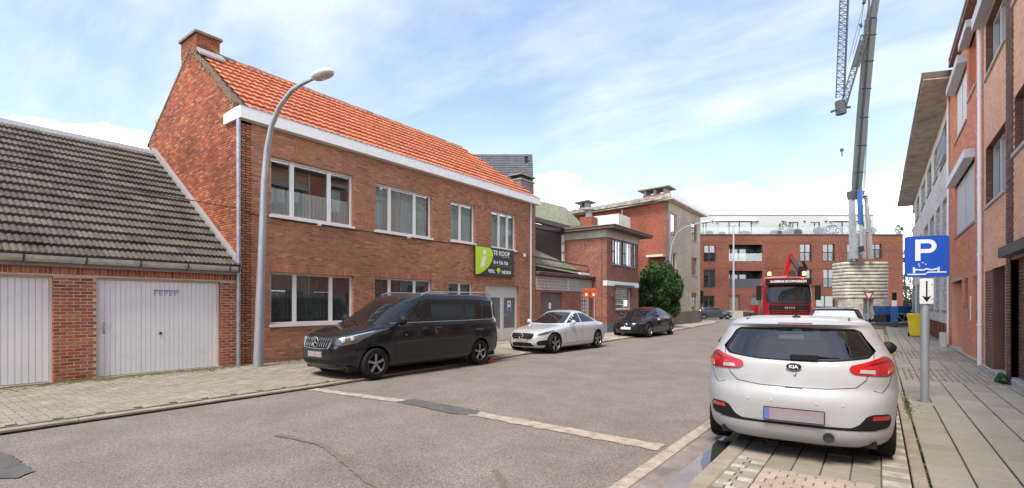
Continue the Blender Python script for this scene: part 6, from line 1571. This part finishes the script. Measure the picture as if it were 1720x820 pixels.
# ------------------------------------------------------------ parking sign
sg = thing('parking_sign', 'blue P parking sign with white arrow plate on a grey pole', 'road sign', (.58, 10.1, .1))
PQ = Pl((0, 10.04, 0), (Vector((1, 0, 0)) * math.cos(R(18)) + Vector((0, 1, 0)) * math.sin(R(18))), (math.sin(R(18)), -math.cos(R(18)), 0))
PQ.O = Vector((.60, 10.04, 0))
MB().tube([(.58, 10.11, .08), (.585, 10.11, 2.66)], .056, 16).build('pole', M['galv'], sg, smooth=True)
MB().lathe([(.16, 0), (.10, .02), (.06, .03)], (.58, 10.11, .095), (0, 0, 1), 12).build('foot_collar', M['conc_d'], sg)
def plate(name, u0, u1, z0, z1, o0, o1, m, par, r=.05):
    P = rnd([(u0, z0), (u1, z0), (u1, z1), (u0, z1)], r, 5); return MB().prism([PQ.pt(u, z, o0) for u, z in P], PQ.n * (o1 - o0)).build(name, m, par)
bs = plate('sign_board', -.285, .285, 2.08, 2.72, -.02, 0, M['blue'], sg, .05)
for (a, b) in ((-.015, .0),): pass
wb = M['whiteclean']
def stroke(name, pts, w, par, o=.0015, m=None):
    return MB().prism([PQ.pt(u, z, o) for u, z in band(pts, w)], PQ.n * .0012).build(name, m or wb, par)
PS_ = [(-.12, 2.34), (-.12, 2.655)]
stroke('letter_stem', [(-.115, 2.335), (-.115, 2.668)], .068, bs)
mb = MB(); arc = [(-.09, 2.636), (.02, 2.636)] + [(.02 + .075 * math.sin(q), 2.561 + .075 * math.cos(q)) for q in [math.pi * k / 12 for k in range(1, 12)]] + [(.02, 2.486), (-.09, 2.486)]
mb.prism([PQ.pt(u, z, .0016) for u, z in band(arc, .062)], PQ.n * .0012); mb.build('letter_bowl', wb, bs)
stroke('pictogram_ground', [(-.25, 2.125), (-.02, 2.125), (.01, 2.155), (.25, 2.155)], .018, bs)
stroke('pictogram_car', [(-.17, 2.20), (-.05, 2.19), (.0, 2.21), (.06, 2.19), (.15, 2.21)], .022, bs)
for u in (-.165, .15): stroke('pictogram_wheel', [(u, 2.145), (u, 2.235)], .028, bs)
for u, z in ((-.11, 2.28), (-.06, 2.30), (-.10, 2.25), (-.02, 2.275)): stroke('paint_flake', [(u, z), (u + .015, z + .008)], .014, bs)
ap = plate('arrow_plate', -.088, .088, 1.665, 2.06, -.016, -.002, wb, sg, .01)
stroke('arrow_shaft', [(0, 2.02), (0, 1.76)], .02, ap, .0, M['black']); MB().prism([PQ.pt(u, z, .0) for u, z in ((-.06, 1.79), (0, 1.765), (.06, 1.79), (0, 1.69))], PQ.n * .0015).build('arrow_head', M['black'], ap)
for u in (.07,): 
    for z in (1.74, 1.96): MB().lathe([(0, .004), (.009, .003), (.01, 0)], PQ.pt(u, z, -.002), PQ.n, 8).build('bolt', M['darkmetal'], ap)
# ------------------------------------------------------------ give way sign, bin, posts
gp = cw(1458, 540, 33.0); gp.z = .05; gv = thing('give_way_sign', 'small red and white triangular give way sign in front of the crane base', 'road sign', tuple(gp))
MB().tube([gp, gp + Vector((0, 0, 2.75))], .035, 8).build('pole', M['galv'], gv)
PV = Pl(Vector((gp.x, gp.y, 0)) - Fv * .05, Rv, -Fv)
c = cw(1458, 497, 33.0).z
MB().prism([PV.pt(-.33, c + .24), PV.pt(.33, c + .24), PV.pt(0, c - .32)], PV.n * .02).build('triangle', M['stop'], gv); MB().prism([PV.pt(-.21, c + .17, .022), PV.pt(.21, c + .17, .022), PV.pt(0, c - .18, .022)], PV.n * .004).build('triangle_face', M['whiteclean'], gv)
bn = thing('yellow_bin', 'yellow wheeled bin standing on the right pavement', 'wheelie bin', (1.42, 31.2, .1))
bx, by, bz = 1.42, 31.2, .1
mb = MB(); q = [(-.24, -.26), (.24, -.26), (.24, .26), (-.24, .26)]; lo = [(bx + a * .86, by + b * .86, bz + .06) for a, b in q]; hi = [(bx + a * 1.18, by + b * 1.18, bz + 1.02) for a, b in q]
mb.add(lo + hi, [(0, 3, 2, 1), (4, 5, 6, 7), (0, 1, 5, 4), (1, 2, 6, 5), (2, 3, 7, 6), (3, 0, 4, 7)]); mb.build('body', M['yellow'], bn)
MB().box(bx - .30, by - .33, bz + 1.02, bx + .30, by + .33, bz + 1.12).build('lid', M['yellow'], bn); MB().box(bx - .31, by - .34, bz + .95, bx + .31, by + .34, bz + 1.0).build('rim', M['yellow'], bn)
for s_ in (-1, 1): MB().lathe([(0, -.03), (.1, -.03), (.1, .03), (0, .03)], (bx + s_ * .25, by - .2, bz + .1), (1, 0, 0), 16).build('wheel', M['black'], bn)
bp = cw(1502, 551, 34.5); bp.z = .1
bl_ = thing('blue_post', 'blue steel outrigger post with white top beside the crane base', 'post', tuple(bp)); MB().box(bp.x - .2, bp.y - .2, .1, bp.x + .2, bp.y + .2, 1.55).build('post', M['craneblue'], bl_); MB().box(bp.x - .14, bp.y - .14, 1.55, bp.x + .14, bp.y + .14, 1.95).build('white_top', M['whiteclean'], bl_); MB().tube([(bp.x, bp.y, 1.95), (bp.x, bp.y, 2.5)], .13, 8).build('lamp', M['black'], bl_)
for s_ in (-1, 1): MB().box(bp.x + s_ * .3 - .75, bp.y - .3 + s_ * .2, .15, bp.x + s_ * .3 + .75, bp.y + .1 + s_ * .2, .42).build('foot_beam', M['darkmetal'], bl_)
def bike(p, rz, label, cm):
    b = thing('bicycle', label, 'bicycle', tuple(p), rz, group=None, local=True)
    for y in (-.52, .52):
        ring = [(0, y + .34 * math.cos(q), .35 + .34 * math.sin(q)) for q in [2 * math.pi * k / 20 for k in range(21)]]
        w = MB().tube(ring, .018, 5, cap=False)
        for k in range(8): q = math.pi * k / 8; w.tube([(0, y + .33 * math.cos(q), .35 + .33 * math.sin(q)), (0, y - .33 * math.cos(q), .35 - .33 * math.sin(q))], .003, 3)
        w.build('wheel', M['rubber'], b)
    MB().tube([(0, -.52, .35), (0, -.15, .85), (0, .36, .88), (0, .52, .35)], .017, 6).tube([(0, -.15, .85), (0, -.02, .33), (0, .36, .86)], .017, 6).tube([(0, -.02, .33), (0, -.52, .35)], .014, 6).tube([(0, .36, .86), (0, .33, 1.03)], .014, 6).build('frame', cm, b)
    MB().tube([(-.27, .25, 1.05), (0, .34, 1.04), (.27, .25, 1.05)], .013, 6).build('handlebar', M['chrome'], b); MB().tube([(0, -.15, .82), (0, -.19, .97)], .013, 6).box(-.07, -.3, .96, .07, -.06, 1.01).build('saddle', M['black'], b)
for (px, dd_, rz, lab, m_) in ((1516, 37, 70, 'grey bicycle leaning nearest the yellow bin', 'zinc'), (1524, 39, 50, 'white bicycle standing behind the grey one near the white brick block', 'whiteclean'), (1512, 43, 85, 'dark bicycle behind the others, beside the blue post', 'darkmetal')):
    c = cw(px, 540, dd_); c.z = .1; bike(c, R(rz), lab, M[m_])
# orange temporary signs seen from behind/side by the glass block house
for k, (px, lab) in enumerate(((985, 'left one of two orange temporary signs in front of the glass block wall'), (997, 'right one of two orange temporary signs in front of the glass block wall'))):
    c = cw(px, 493, 25.6); t = thing('temporary_sign', lab, 'road sign', (c.x, c.y, .1), group='orange temporary signs')
    PT_ = Pl((c.x, c.y, 0), Rv, -Fv); MB().tube([(c.x + .02, c.y + .05, .08), (c.x + .02, c.y + .05, c.z + .1)], .022, 6).build('pole', M['galv'], t)
    MB().ob(PT_, -.15, .15, c.z - .22, c.z + .28, -.02, 0).build('board', M['orange'], t); MB().ob(PT_, -.05, .05, c.z - .12, c.z + .0, 0, .003).build('symbol', M['whiteclean'], t); MB().ob(PT_, -.15, .15, c.z + .1, c.z + .13, 0, .003).build('stripe', M['stop'], t)
tp = cw(1178, 505, 48); tl = thing('traffic_light', 'black traffic light head at the far corner of the tan flats', 'traffic light', (tp.x, tp.y, 0))
MB().tube([(tp.x, tp.y, 0), (tp.x, tp.y, 3.1)], .06, 8).build('pole', M['darkmetal'], tl); MB().box(tp.x - .18, tp.y - .16, 1.75, tp.x + .18, tp.y + .16, 3.0).build('head', M['black'], tl)
# ------------------------------------------------------------ round bush
bc = cw(1103, 497, 34.5)
bu = thing('round_bush', 'large clipped round green bush between the plum brick house and the tan flats', 'bush', (bc.x, bc.y, .1))
mb = MB(); leafball(mb, (bc.x, bc.y, 2.95), 1.5, 1.45, 1.6, 12000, .09, 2); leafball(mb, (bc.x - .1, bc.y + .2, 1.3), 1.2, 1.2, 1.3, 6000, .085, 5)
for i in range(9):
    a = i * .7 * math.pi; leafball(mb, (bc.x + math.cos(a) * 1.1, bc.y + math.sin(a) * 1.1, 2.5 + 1.3 * math.sin(i * 1.7)), .55, .55, .5, 900, .085, 30 + i)
rb = random.Random(12)
for i in range(26):
    v = Vector((rb.gauss(0, 1), rb.gauss(0, 1), rb.gauss(.3, .8))).normalized(); leafball(mb, (bc.x + v.x * 1.55, bc.y + v.y * 1.5, 2.95 + v.z * 1.6), .30, .30, .34, 130, .085, 60 + i)
tag(mb.build('foliage', M['leaf'], bu, recalc=False), kind='stuff')
mb = MB().tube([(bc.x, bc.y, .05), (bc.x + .05, bc.y, 1.2), (bc.x, bc.y, 2.6)], [.12, .09, .05], 8)
for i in range(6): mb.tube([(bc.x, bc.y, 1.0 + i * .2), (bc.x + math.cos(i * 2) * 1.0, bc.y + math.sin(i * 2) * 1.0, 2.3 + i * .2)], [.04, .015], 5)
mb.build('trunk', M['bark'], bu)
# bare tree and shrubs in the gap on the right
tr = cw(1519, 530, 74); tr.z = 0; tt = thing('bare_tree', 'bare brown tree with thin twigs in the gap beside the red flats', 'tree', tuple(tr))
mb = MB().tube([tr, tr + Vector((.2, 0, 3)), tr + Vector((0, .2, 6))], [.22, .15, .09], 8); rr_ = random.Random(3)
def br(p, d, l, r_, n):
    e = p + d * l; mb.tube([p, (p + e) / 2 + Vector((rr_.uniform(-.1, .1), rr_.uniform(-.1, .1), .05)) * l * .4, e], [r_, r_ * .8, r_ * .55], 4, cap=False)
    if n:
        for _ in range(3): br(e, (d + Vector((rr_.gauss(0, .5), rr_.gauss(0, .5), rr_.gauss(.15, .3)))).normalized(), l * .68, r_ * .55, n - 1)
for k in range(7): br(tr + Vector((0, 0, 2.2 + k * .6)), Vector((math.cos(k * 2.4), math.sin(k * 2.4), .7)).normalized(), 2.0, .06, 3)
mb.build('trunk', M['bark'], tt, recalc=False)
for px, py, w, h, m_, lab in ((1516, 500, 1.8, 1.6, 'leaf2', 'brown green shrub behind the bicycles in the gap'), (1521, 515, 1.4, 1.0, 'leaf', 'low green shrub at the foot of the red flats')):
    c = cw(px, py, 62); t = thing('shrub', lab, 'shrub', (c.x, c.y, 0)); mb = MB(); leafball(mb, c, w, w, h, 2500, .12, int(px)); tag(mb.build('foliage', M[m_], t, recalc=False), kind='stuff'); MB().tube([(c.x, c.y, 0), (c.x, c.y, c.z)], .08, 6).build('trunk', M['bark'], t)
# ------------------------------------------------------------ self-erecting crane on ribbed ballast
D4 = 40.0
def c4_(px, py, dd=0.0): return cw(px, py, D4) + Fv * dd
cr = c4_(1455, 545); cr.z = 0
cn = thing('mobile_crane', 'tall grey mobile tower crane with blue ram, folded lattice jib and striped ballast blocks', 'crane', tuple(cr))
PCr_ = Pl(Vector((0, 0, 0)), Rv, -Fv)
cl = c4_(1456, 500); u0 = (1463 - 860) / 834 * D4
def slabring(z, h, hw, dp, r):
    P = rnd([(-hw, -dp), (hw, -dp), (hw, dp), (-hw, dp)], r, 6); c = Fv * (D4 + 1.3) + Rv * u0
    prof = [(1.0, 0), (1.0, .0)]
    mb = MB(); lv = [(-.10, 0), (-.02, .12), (0, .35), (0, .65), (-.02, .88), (-.10, 1)]
    for i, (s_, t_) in enumerate(lv):
        for a, b in P: mb.v.append(tuple(c + Rv * (a * (1 + s_ / hw)) + Fv * (b * (1 + s_ / dp)) + Vector((0, 0, z + h * t_))))
    n = len(P)
    for i in range(len(lv) - 1):
        for k in range(n): mb.f.append([i * n + k, i * n + (k + 1) % n, (i + 1) * n + (k + 1) % n, (i + 1) * n + k]); mb.m.append(0)
    mb.f.append([(len(lv) - 1) * n + k for k in range(n)]); mb.m.append(0); mb.f.append(list(range(n))[::-1]); mb.m.append(0)
    return mb
bm_ = mat('ballast_cream', (.62, .59, .50), .8, c2=(.36, .34, .28), ns=2)
for k in range(11): slabring(2.15 + k * .272, .268, 1.78, 1.1, .5).build('ballast_slab', bm_, cn, smooth=True, sharp=60)
for s_ in (-1.05, 1.05):
    for k in range(4): 
        c = Fv * (D4 + .9) + Rv * (u0 + s_); mb = MB(); P = rnd([(-.62, -.7), (.62, -.7), (.62, .7), (-.62, .7)], .08, 3); mb.prism([c + Rv * a + Fv * b + Vector((0, 0, .42 + k * .43)) for a, b in P], (0, 0, .41)); mb.build('ballast_block', bm_, cn)
MB().prism([Fv * (D4 - .2) + Rv * (u0 + a) + Vector((0, 0, .25)) for a in (-1.7, 1.7)] + [Fv * (D4 + 2.4) + Rv * (u0 + a) + Vector((0, 0, .25)) for a in (1.7, -1.7)], (0, 0, .18)).build('chassis', M['craneblue'], cn)
def wz(px, py, d=D4): return cw(px, py, d)
def boxbeam(pts, ws, dp, m, name, par=cn):
    mb = MB(); o = 0
    for p, w in zip(pts, ws):
        for a, b in ((-1, -1), (1, -1), (1, 1), (-1, 1)): mb.v.append(tuple(p + Rv * a * w / 2 + Fv * b * dp / 2))
    for i in range(len(pts) - 1):
        for k in range(4): mb.f.append([i * 4 + k, i * 4 + (k + 1) % 4, i * 4 + 4 + (k + 1) % 4, i * 4 + 4 + k]); mb.m.append(0)
    mb.f.append([0, 1, 2, 3]); mb.m.append(0); n = len(mb.v); mb.f.append([n - 4, n - 3, n - 2, n - 1]); mb.m.append(0)
    return mb.build(name, m, par)
mast = boxbeam([wz(1437.5, 334), wz(1448, 200), wz(1463, 32)], [.62, .72, .80], .34, M['cranegrey'], 'mast')
boxbeam([wz(1464, 32) - Fv * .1, wz(1471, 0), wz(1478, -60)], [.5, .45, .45], .3, M['cranegrey'], 'upper_mast', cn)
boxbeam([wz(1430.5, 330), wz(1433, 435)], [.34, .45], .3, M['craneli'], 'lower_leg'); boxbeam([wz(1437, 322), wz(1437, 335)], [1.2, 1.0], .5, M['cranegrey'], 'mast_foot')
boxbeam([wz(1455, 332), wz(1463, 435)], [.22, .25], .25, M['craneli'], 'rear_strut'); boxbeam([wz(1450, 385), wz(1451.5, 435)], [.2, .2], .2, M['craneli'], 'inner_strut')
boxbeam([wz(1441, 395), wz(1441, 435)], [.6, .75], .5, M['craneli'], 'leg_foot')
MB().tube([wz(1435, 322) - Fv * .6, wz(1437, 378) - Fv * .6], .2, 12).build('ram_cylinder', M['craneblue'], cn); MB().tube([wz(1437, 378) - Fv * .6, wz(1438.5, 428) - Fv * .6], .11, 10).build('ram_rod', M['craneli'], cn); MB().tube([wz(1437, 415) - Fv * .6, wz(1439, 424) - Fv * .6], .2, 10).build('ram_base', M['darkmetal'], cn)
MB().tube([wz(1441, 372), wz(1451, 345)], .05, 6).tube([wz(1443, 388), wz(1458, 390)], .07, 6).build('cross_tie', M['craneli'], cn)
MB().lathe([(.0, -.05), (.42, -.05), (.42, .05), (0, .05)], wz(1448, 330), (0, 0, 1), 14).build('pulley_disc', M['craneli'], cn)
for py in (290, 245, 198, 150, 104, 60):
    px_ = 1437.5 + (334 - py) / 302 * 25.5; w_ = .40 + (334 - py) / 302 * .085
    MB().tube([wz(px_, py) - Rv * w_ * .93 - Fv * .2, wz(px_, py) + Rv * w_ * .93 - Fv * .2], .035, 5).build('mast_rib', M['cranegrey'], mast)
MB().tube([wz(1434.5, 330) - Fv * .25, wz(1444, 200) - Fv * .25, wz(1458, 34) - Fv * .25], .035, 5).build('hydraulic_hose', M['black'], mast)
MB().tube([wz(1436.5, 330) - Fv * .25, wz(1446, 200) - Fv * .25, wz(1460, 34) - Fv * .25], .022, 5).build('hydraulic_hose', M['black'], mast)
def lattice(a, b, w, dp, nseg, m, par, name, r=.045):
    """three chord lattice boom from a to b"""
    t = (b - a).normalized(); s_ = Rv.copy(); s_ = (s_ - t * s_.dot(t)).normalized(); f_ = t.cross(s_).normalized(); mb = MB(); ch_ = [s_ * -w / 2, s_ * w / 2, f_ * dp, ]
    for c in ch_: mb.tube([a + c, b + c], r, 5)
    for i in range(nseg):
        p, q_, h = a.lerp(b, i / nseg), a.lerp(b, (i + 1) / nseg), a.lerp(b, (i + .5) / nseg)
        for c, d in ((0, 1), (1, 2), (2, 0)):
            mb.tube([p + ch_[c], p + ch_[d]], r * .55, 3, cap=False); mb.tube([p + ch_[c], h + ch_[d]], r * .55, 3, cap=False); mb.tube([h + ch_[d], q_ + ch_[c]], r * .55, 3, cap=False)
    return mb.build(name, m, par, recalc=False)
dk = mat('crane_lattice_paint', (.06, .06, .06), .6)
lattice(wz(1421, -90), wz(1410.5, 165), .62, .6, 22, dk, cn, 'jib'); lattice(wz(1451, 60), wz(1415, 182), .42, .5, 11, dk, cn, 'folded_jib')
boxbeam([wz(1447, 70) - Fv * .25, wz(1434, 115) - Fv * .25], [.5, .55], .1, M['cranegrey'], 'jib_plate')
MB().tube([wz(1470, -60), wz(1454, 45)], .07, 6).tube([wz(1460, -30), wz(1460, 30)], .09, 6).build('tie_bar', M['cranegrey'], cn)
mb = MB()
for p, q_ in (((1452, 0), (1425, 105)), ((1446, 42), (1433, 90)), ((1462, 110), (1450, 325)), ((1452, 0), (1446, 42))): mb.tube([wz(*p), wz(*q_)], .018, 4)
mb.tube([wz(1466, 30), wz(1452, 325)], .018, 4); mb.build('hoist_cable', M['darkmetal'], cn)
MB().tube([wz(1396, 188), wz(1412, 182), wz(1428, 180)], .1, 6).build('jib_tip_bar', dk, cn); MB().tube([wz(1411, 170), wz(1413, 192)], .38, 8).build('trolley', dk, cn)
MB().tube([wz(1452, 1), wz(1451, 6)], .14, 6).tube([wz(1445, 40), wz(1447, 46)], .12, 6).build('sheave', dk, cn)
hk = MB().tube([wz(1414, 250, 60), wz(1414, 254, 60)], .2, 8).tube([wz(1414, 254, 60), wz(1414.5, 263, 60)], .07, 6).build('hook_block', dk, cn)
co = c4_(1475, 522, -2.2); cz = thing('blue_container', 'open blue skip standing under the crane ballast', 'container', (co.x, co.y, .0))
mb = MB(); c = Vector((co.x, co.y, 0)); 
mb.prism([c + Rv * -.85 + Vector((0, 0, .9)), c + Rv * .75 + Vector((0, 0, .9)), c + Rv * .95 + Vector((0, 0, 1.55)), c + Rv * -1.05 + Vector((0, 0, 1.55))], Fv * 1.4); mb.build('skip_body', M['craneblue'], cz)
mb = MB().prism([c + Rv * -1.0 + Vector((0, 0, .35)), c + Rv * 1.0 + Vector((0, 0, .35)), c + Rv * 1.0 + Vector((0, 0, .88)), c + Rv * -1.0 + Vector((0, 0, .88))], Fv * 1.3); mb.build('base_frame', M['black'], cz)
pl_ = c4_(1466, 548, -5); pp = thing('timber_stack', 'low stack of brown planks on the paving beside the parked cars', 'timber', (pl_.x, pl_.y, .1))
for k in range(5): MB().box(pl_.x - .9, pl_.y - .5 + k * .22, .1 + .0 * k, pl_.x + .6, pl_.y - .3 + k * .22, .42 + .03 * (k % 2)).build('plank', mat('plank_wood', (.30, .19, .12), .8) if k == 0 else bpy.data.materials['plank_wood'], pp)
# ------------------------------------------------------------ red crane lorry
TY = 27.6; tx = Rv * ((1325 - 860) / 834 * TY) + Fv * TY
lr = thing('red_lorry', 'red crane lorry with lit amber beacons driving towards the camera', 'truck', (tx.x, tx.y, 0), R(180) + TH * .55, local=True)
rd = paint('lorry_red', (.40, .010, .012), .3)
HW = 1.24
SHL = Shell([(.45, .10, -2.1, 1.15, 5, 8), (.55, .18, -2.15, 1.22, 5, 8), (1.0, .20, -2.15, HW, 5, 8), (1.6, .18, -2.15, HW, 5, 8), (1.75, .14, -2.15, HW, 5, 8), (2.5, -.12, -2.15, 1.20, 5, 8), (2.75, -.26, -2.15, 1.16, 5, 8), (2.92, -.45, -2.1, 1.08, 4, 6), (3.0, -.8, -1.9, .8, 3, 4)], -1.0)
SHL.mesh('cab', rd, lr, 40)
patch('windscreen', rnd([(-1.2, 1.70), (1.2, 1.70), (1.10, 2.50), (-1.10, 2.50)], .08), SHL.front, M['black_glass'], lr, .006, .01, .1)
vz = MB().box(-1.12, -.28, 2.56, 1.12, .06, 2.86).build('sun_visor', M['black'], lr)
PVz = Pl((0, .062, 0), (-1, 0, 0), (0, 1, 0)); text('ALGEMENE BOUWWERKEN', .17, PVz, -.96, 2.65, .002, M['whiteclean'], vz, bold=.004, sx=.86)
patch('lower_band', rnd([(-1.15, 1.61), (1.15, 1.61), (1.15, 1.69), (-1.15, 1.69)], .02), SHL.front, M['black'], lr, .006, .01, .1)
gl = patch('grille', rnd([(-.95, .92), (.95, .92), (1.05, 1.30), (1.0, 1.60), (-1.0, 1.60), (-1.05, 1.30)], .05), SHL.front, M['black'], lr, .006, .02, .1)
for z in (1.0, 1.10, 1.20, 1.50): seam('grille_bar', [(-.92, z), (.92, z)], lambda u, z: SHL.front(u, z) + Vector((0, .02, 0)), gl, .03, rd)
PVg = Pl((0, .215, 0), (-1, 0, 0), (0, 1, 0)); text('MAN', .17, PVg, -.26, 1.30, .012, M['zinc'], gl, bold=.003, sx=1.35)
MB().box(-HW, -.1, .40, HW, .30, .86).build('bumper', rd, lr); MB().box(-.6, .30, .5, .6, .32, .72).build('bumper_grille', M['black'], lr)
for s_ in (-1, 1):
    MB().box(s_ * 1.0 - .18, .295, .58, s_ * 1.0 + .18, .32, .78).build('headlight', M['clear'], lr)
    m1 = MB().box(s_ * 1.48 - .13, -.25, 1.75, s_ * 1.48 + .13, -.12, 2.5).build('mirror', M['black'], lr); MB().tube([(s_ * 1.18, -.25, 2.45), (s_ * 1.48, -.2, 2.45)], .03, 6).build('mirror_arm', M['black'], m1)
    for y in (-.75, -4.6): wheel(lr, s_ * 1.05, y, .5, .32, s_, 8, .6, 'zinc', False)
    bc_ = MB().lathe([(.09, 0), (.09, .05), (.085, .06)], (s_ * .88, -.5, 2.98), (0, 0, 1), 12).build('beacon', M['black'], lr)
    bl__ = MB().lathe([(.085, 0), (.085, .14), (.05, .18), (0, .19)], (s_ * .88, -.5, 3.04), (0, 0, 1), 12).build('beacon_light', mat('lit_amber', (1.0, .30, .04), .3, emit=9) if s_ < 0 else mat('lit_amber_dim', (1.0, .25, .05), .3, emit=5), bc_, smooth=True)
MB().box(-1.2, -7.5, .75, 1.2, -2.3, 1.05).build('bed', M['darkmetal'], lr); MB().box(-1.2, -7.5, 1.05, 1.2, -3.4, 1.5).build('load_sides', rd, lr)
# loader crane folded over the cab, leaning
def beam(a, b, w, m, name): 
    a, b = Vector(a), Vector(b); t = (b - a).normalized(); s_ = t.cross(Vector((0, 1, 0))).normalized(); f_ = t.cross(s_); mb = MB()
    for p in (a, b):
        for i, j in ((-1, -1), (1, -1), (1, 1), (-1, 1)): mb.v.append(tuple(p + s_ * i * w / 2 + f_ * j * w / 2))
    mb.f = [[0, 1, 2, 3], [4, 5, 6, 7], [0, 1, 5, 4], [1, 2, 6, 5], [2, 3, 7, 6], [3, 0, 4, 7]]; mb.m = [0] * 6
    return mb.build(name, m, lr)
beam((-.25, -2.7, 2.6), (-.68, -2.7, 4.15), .24, rd, 'loader_boom'); beam((-.66, -2.75, 4.28), (-1.35, -2.75, 3.1), .26, rd, 'loader_jib'); beam((-.72, -2.5, 4.12), (-1.42, -2.5, 2.95), .24, M['cranegrey'], 'loader_ram')
lr.scale = (1, 1, 1.09)
MB().prism([(-1.2, -2.6, 2.6), (-.1, -2.6, 2.6), (-.5, -2.6, 3.4), (-.9, -2.6, 3.4)], (0, -.3, 0)).build('loader_column', M['darkmetal'], lr)
MB().box(-1.35, -2.6, .7, -1.05, -2.35, 3.6).build('exhaust_stack', M['black'], lr); MB().tube([(-1.15, -2.5, 3.0), (-1.5, -2.5, 3.5), (-1.3, -2.5, 3.9)], .09, 6).build('loader_hose', M['black'], lr)
for o in bpy.data.objects:
    if '_b' in o: del o['_b']
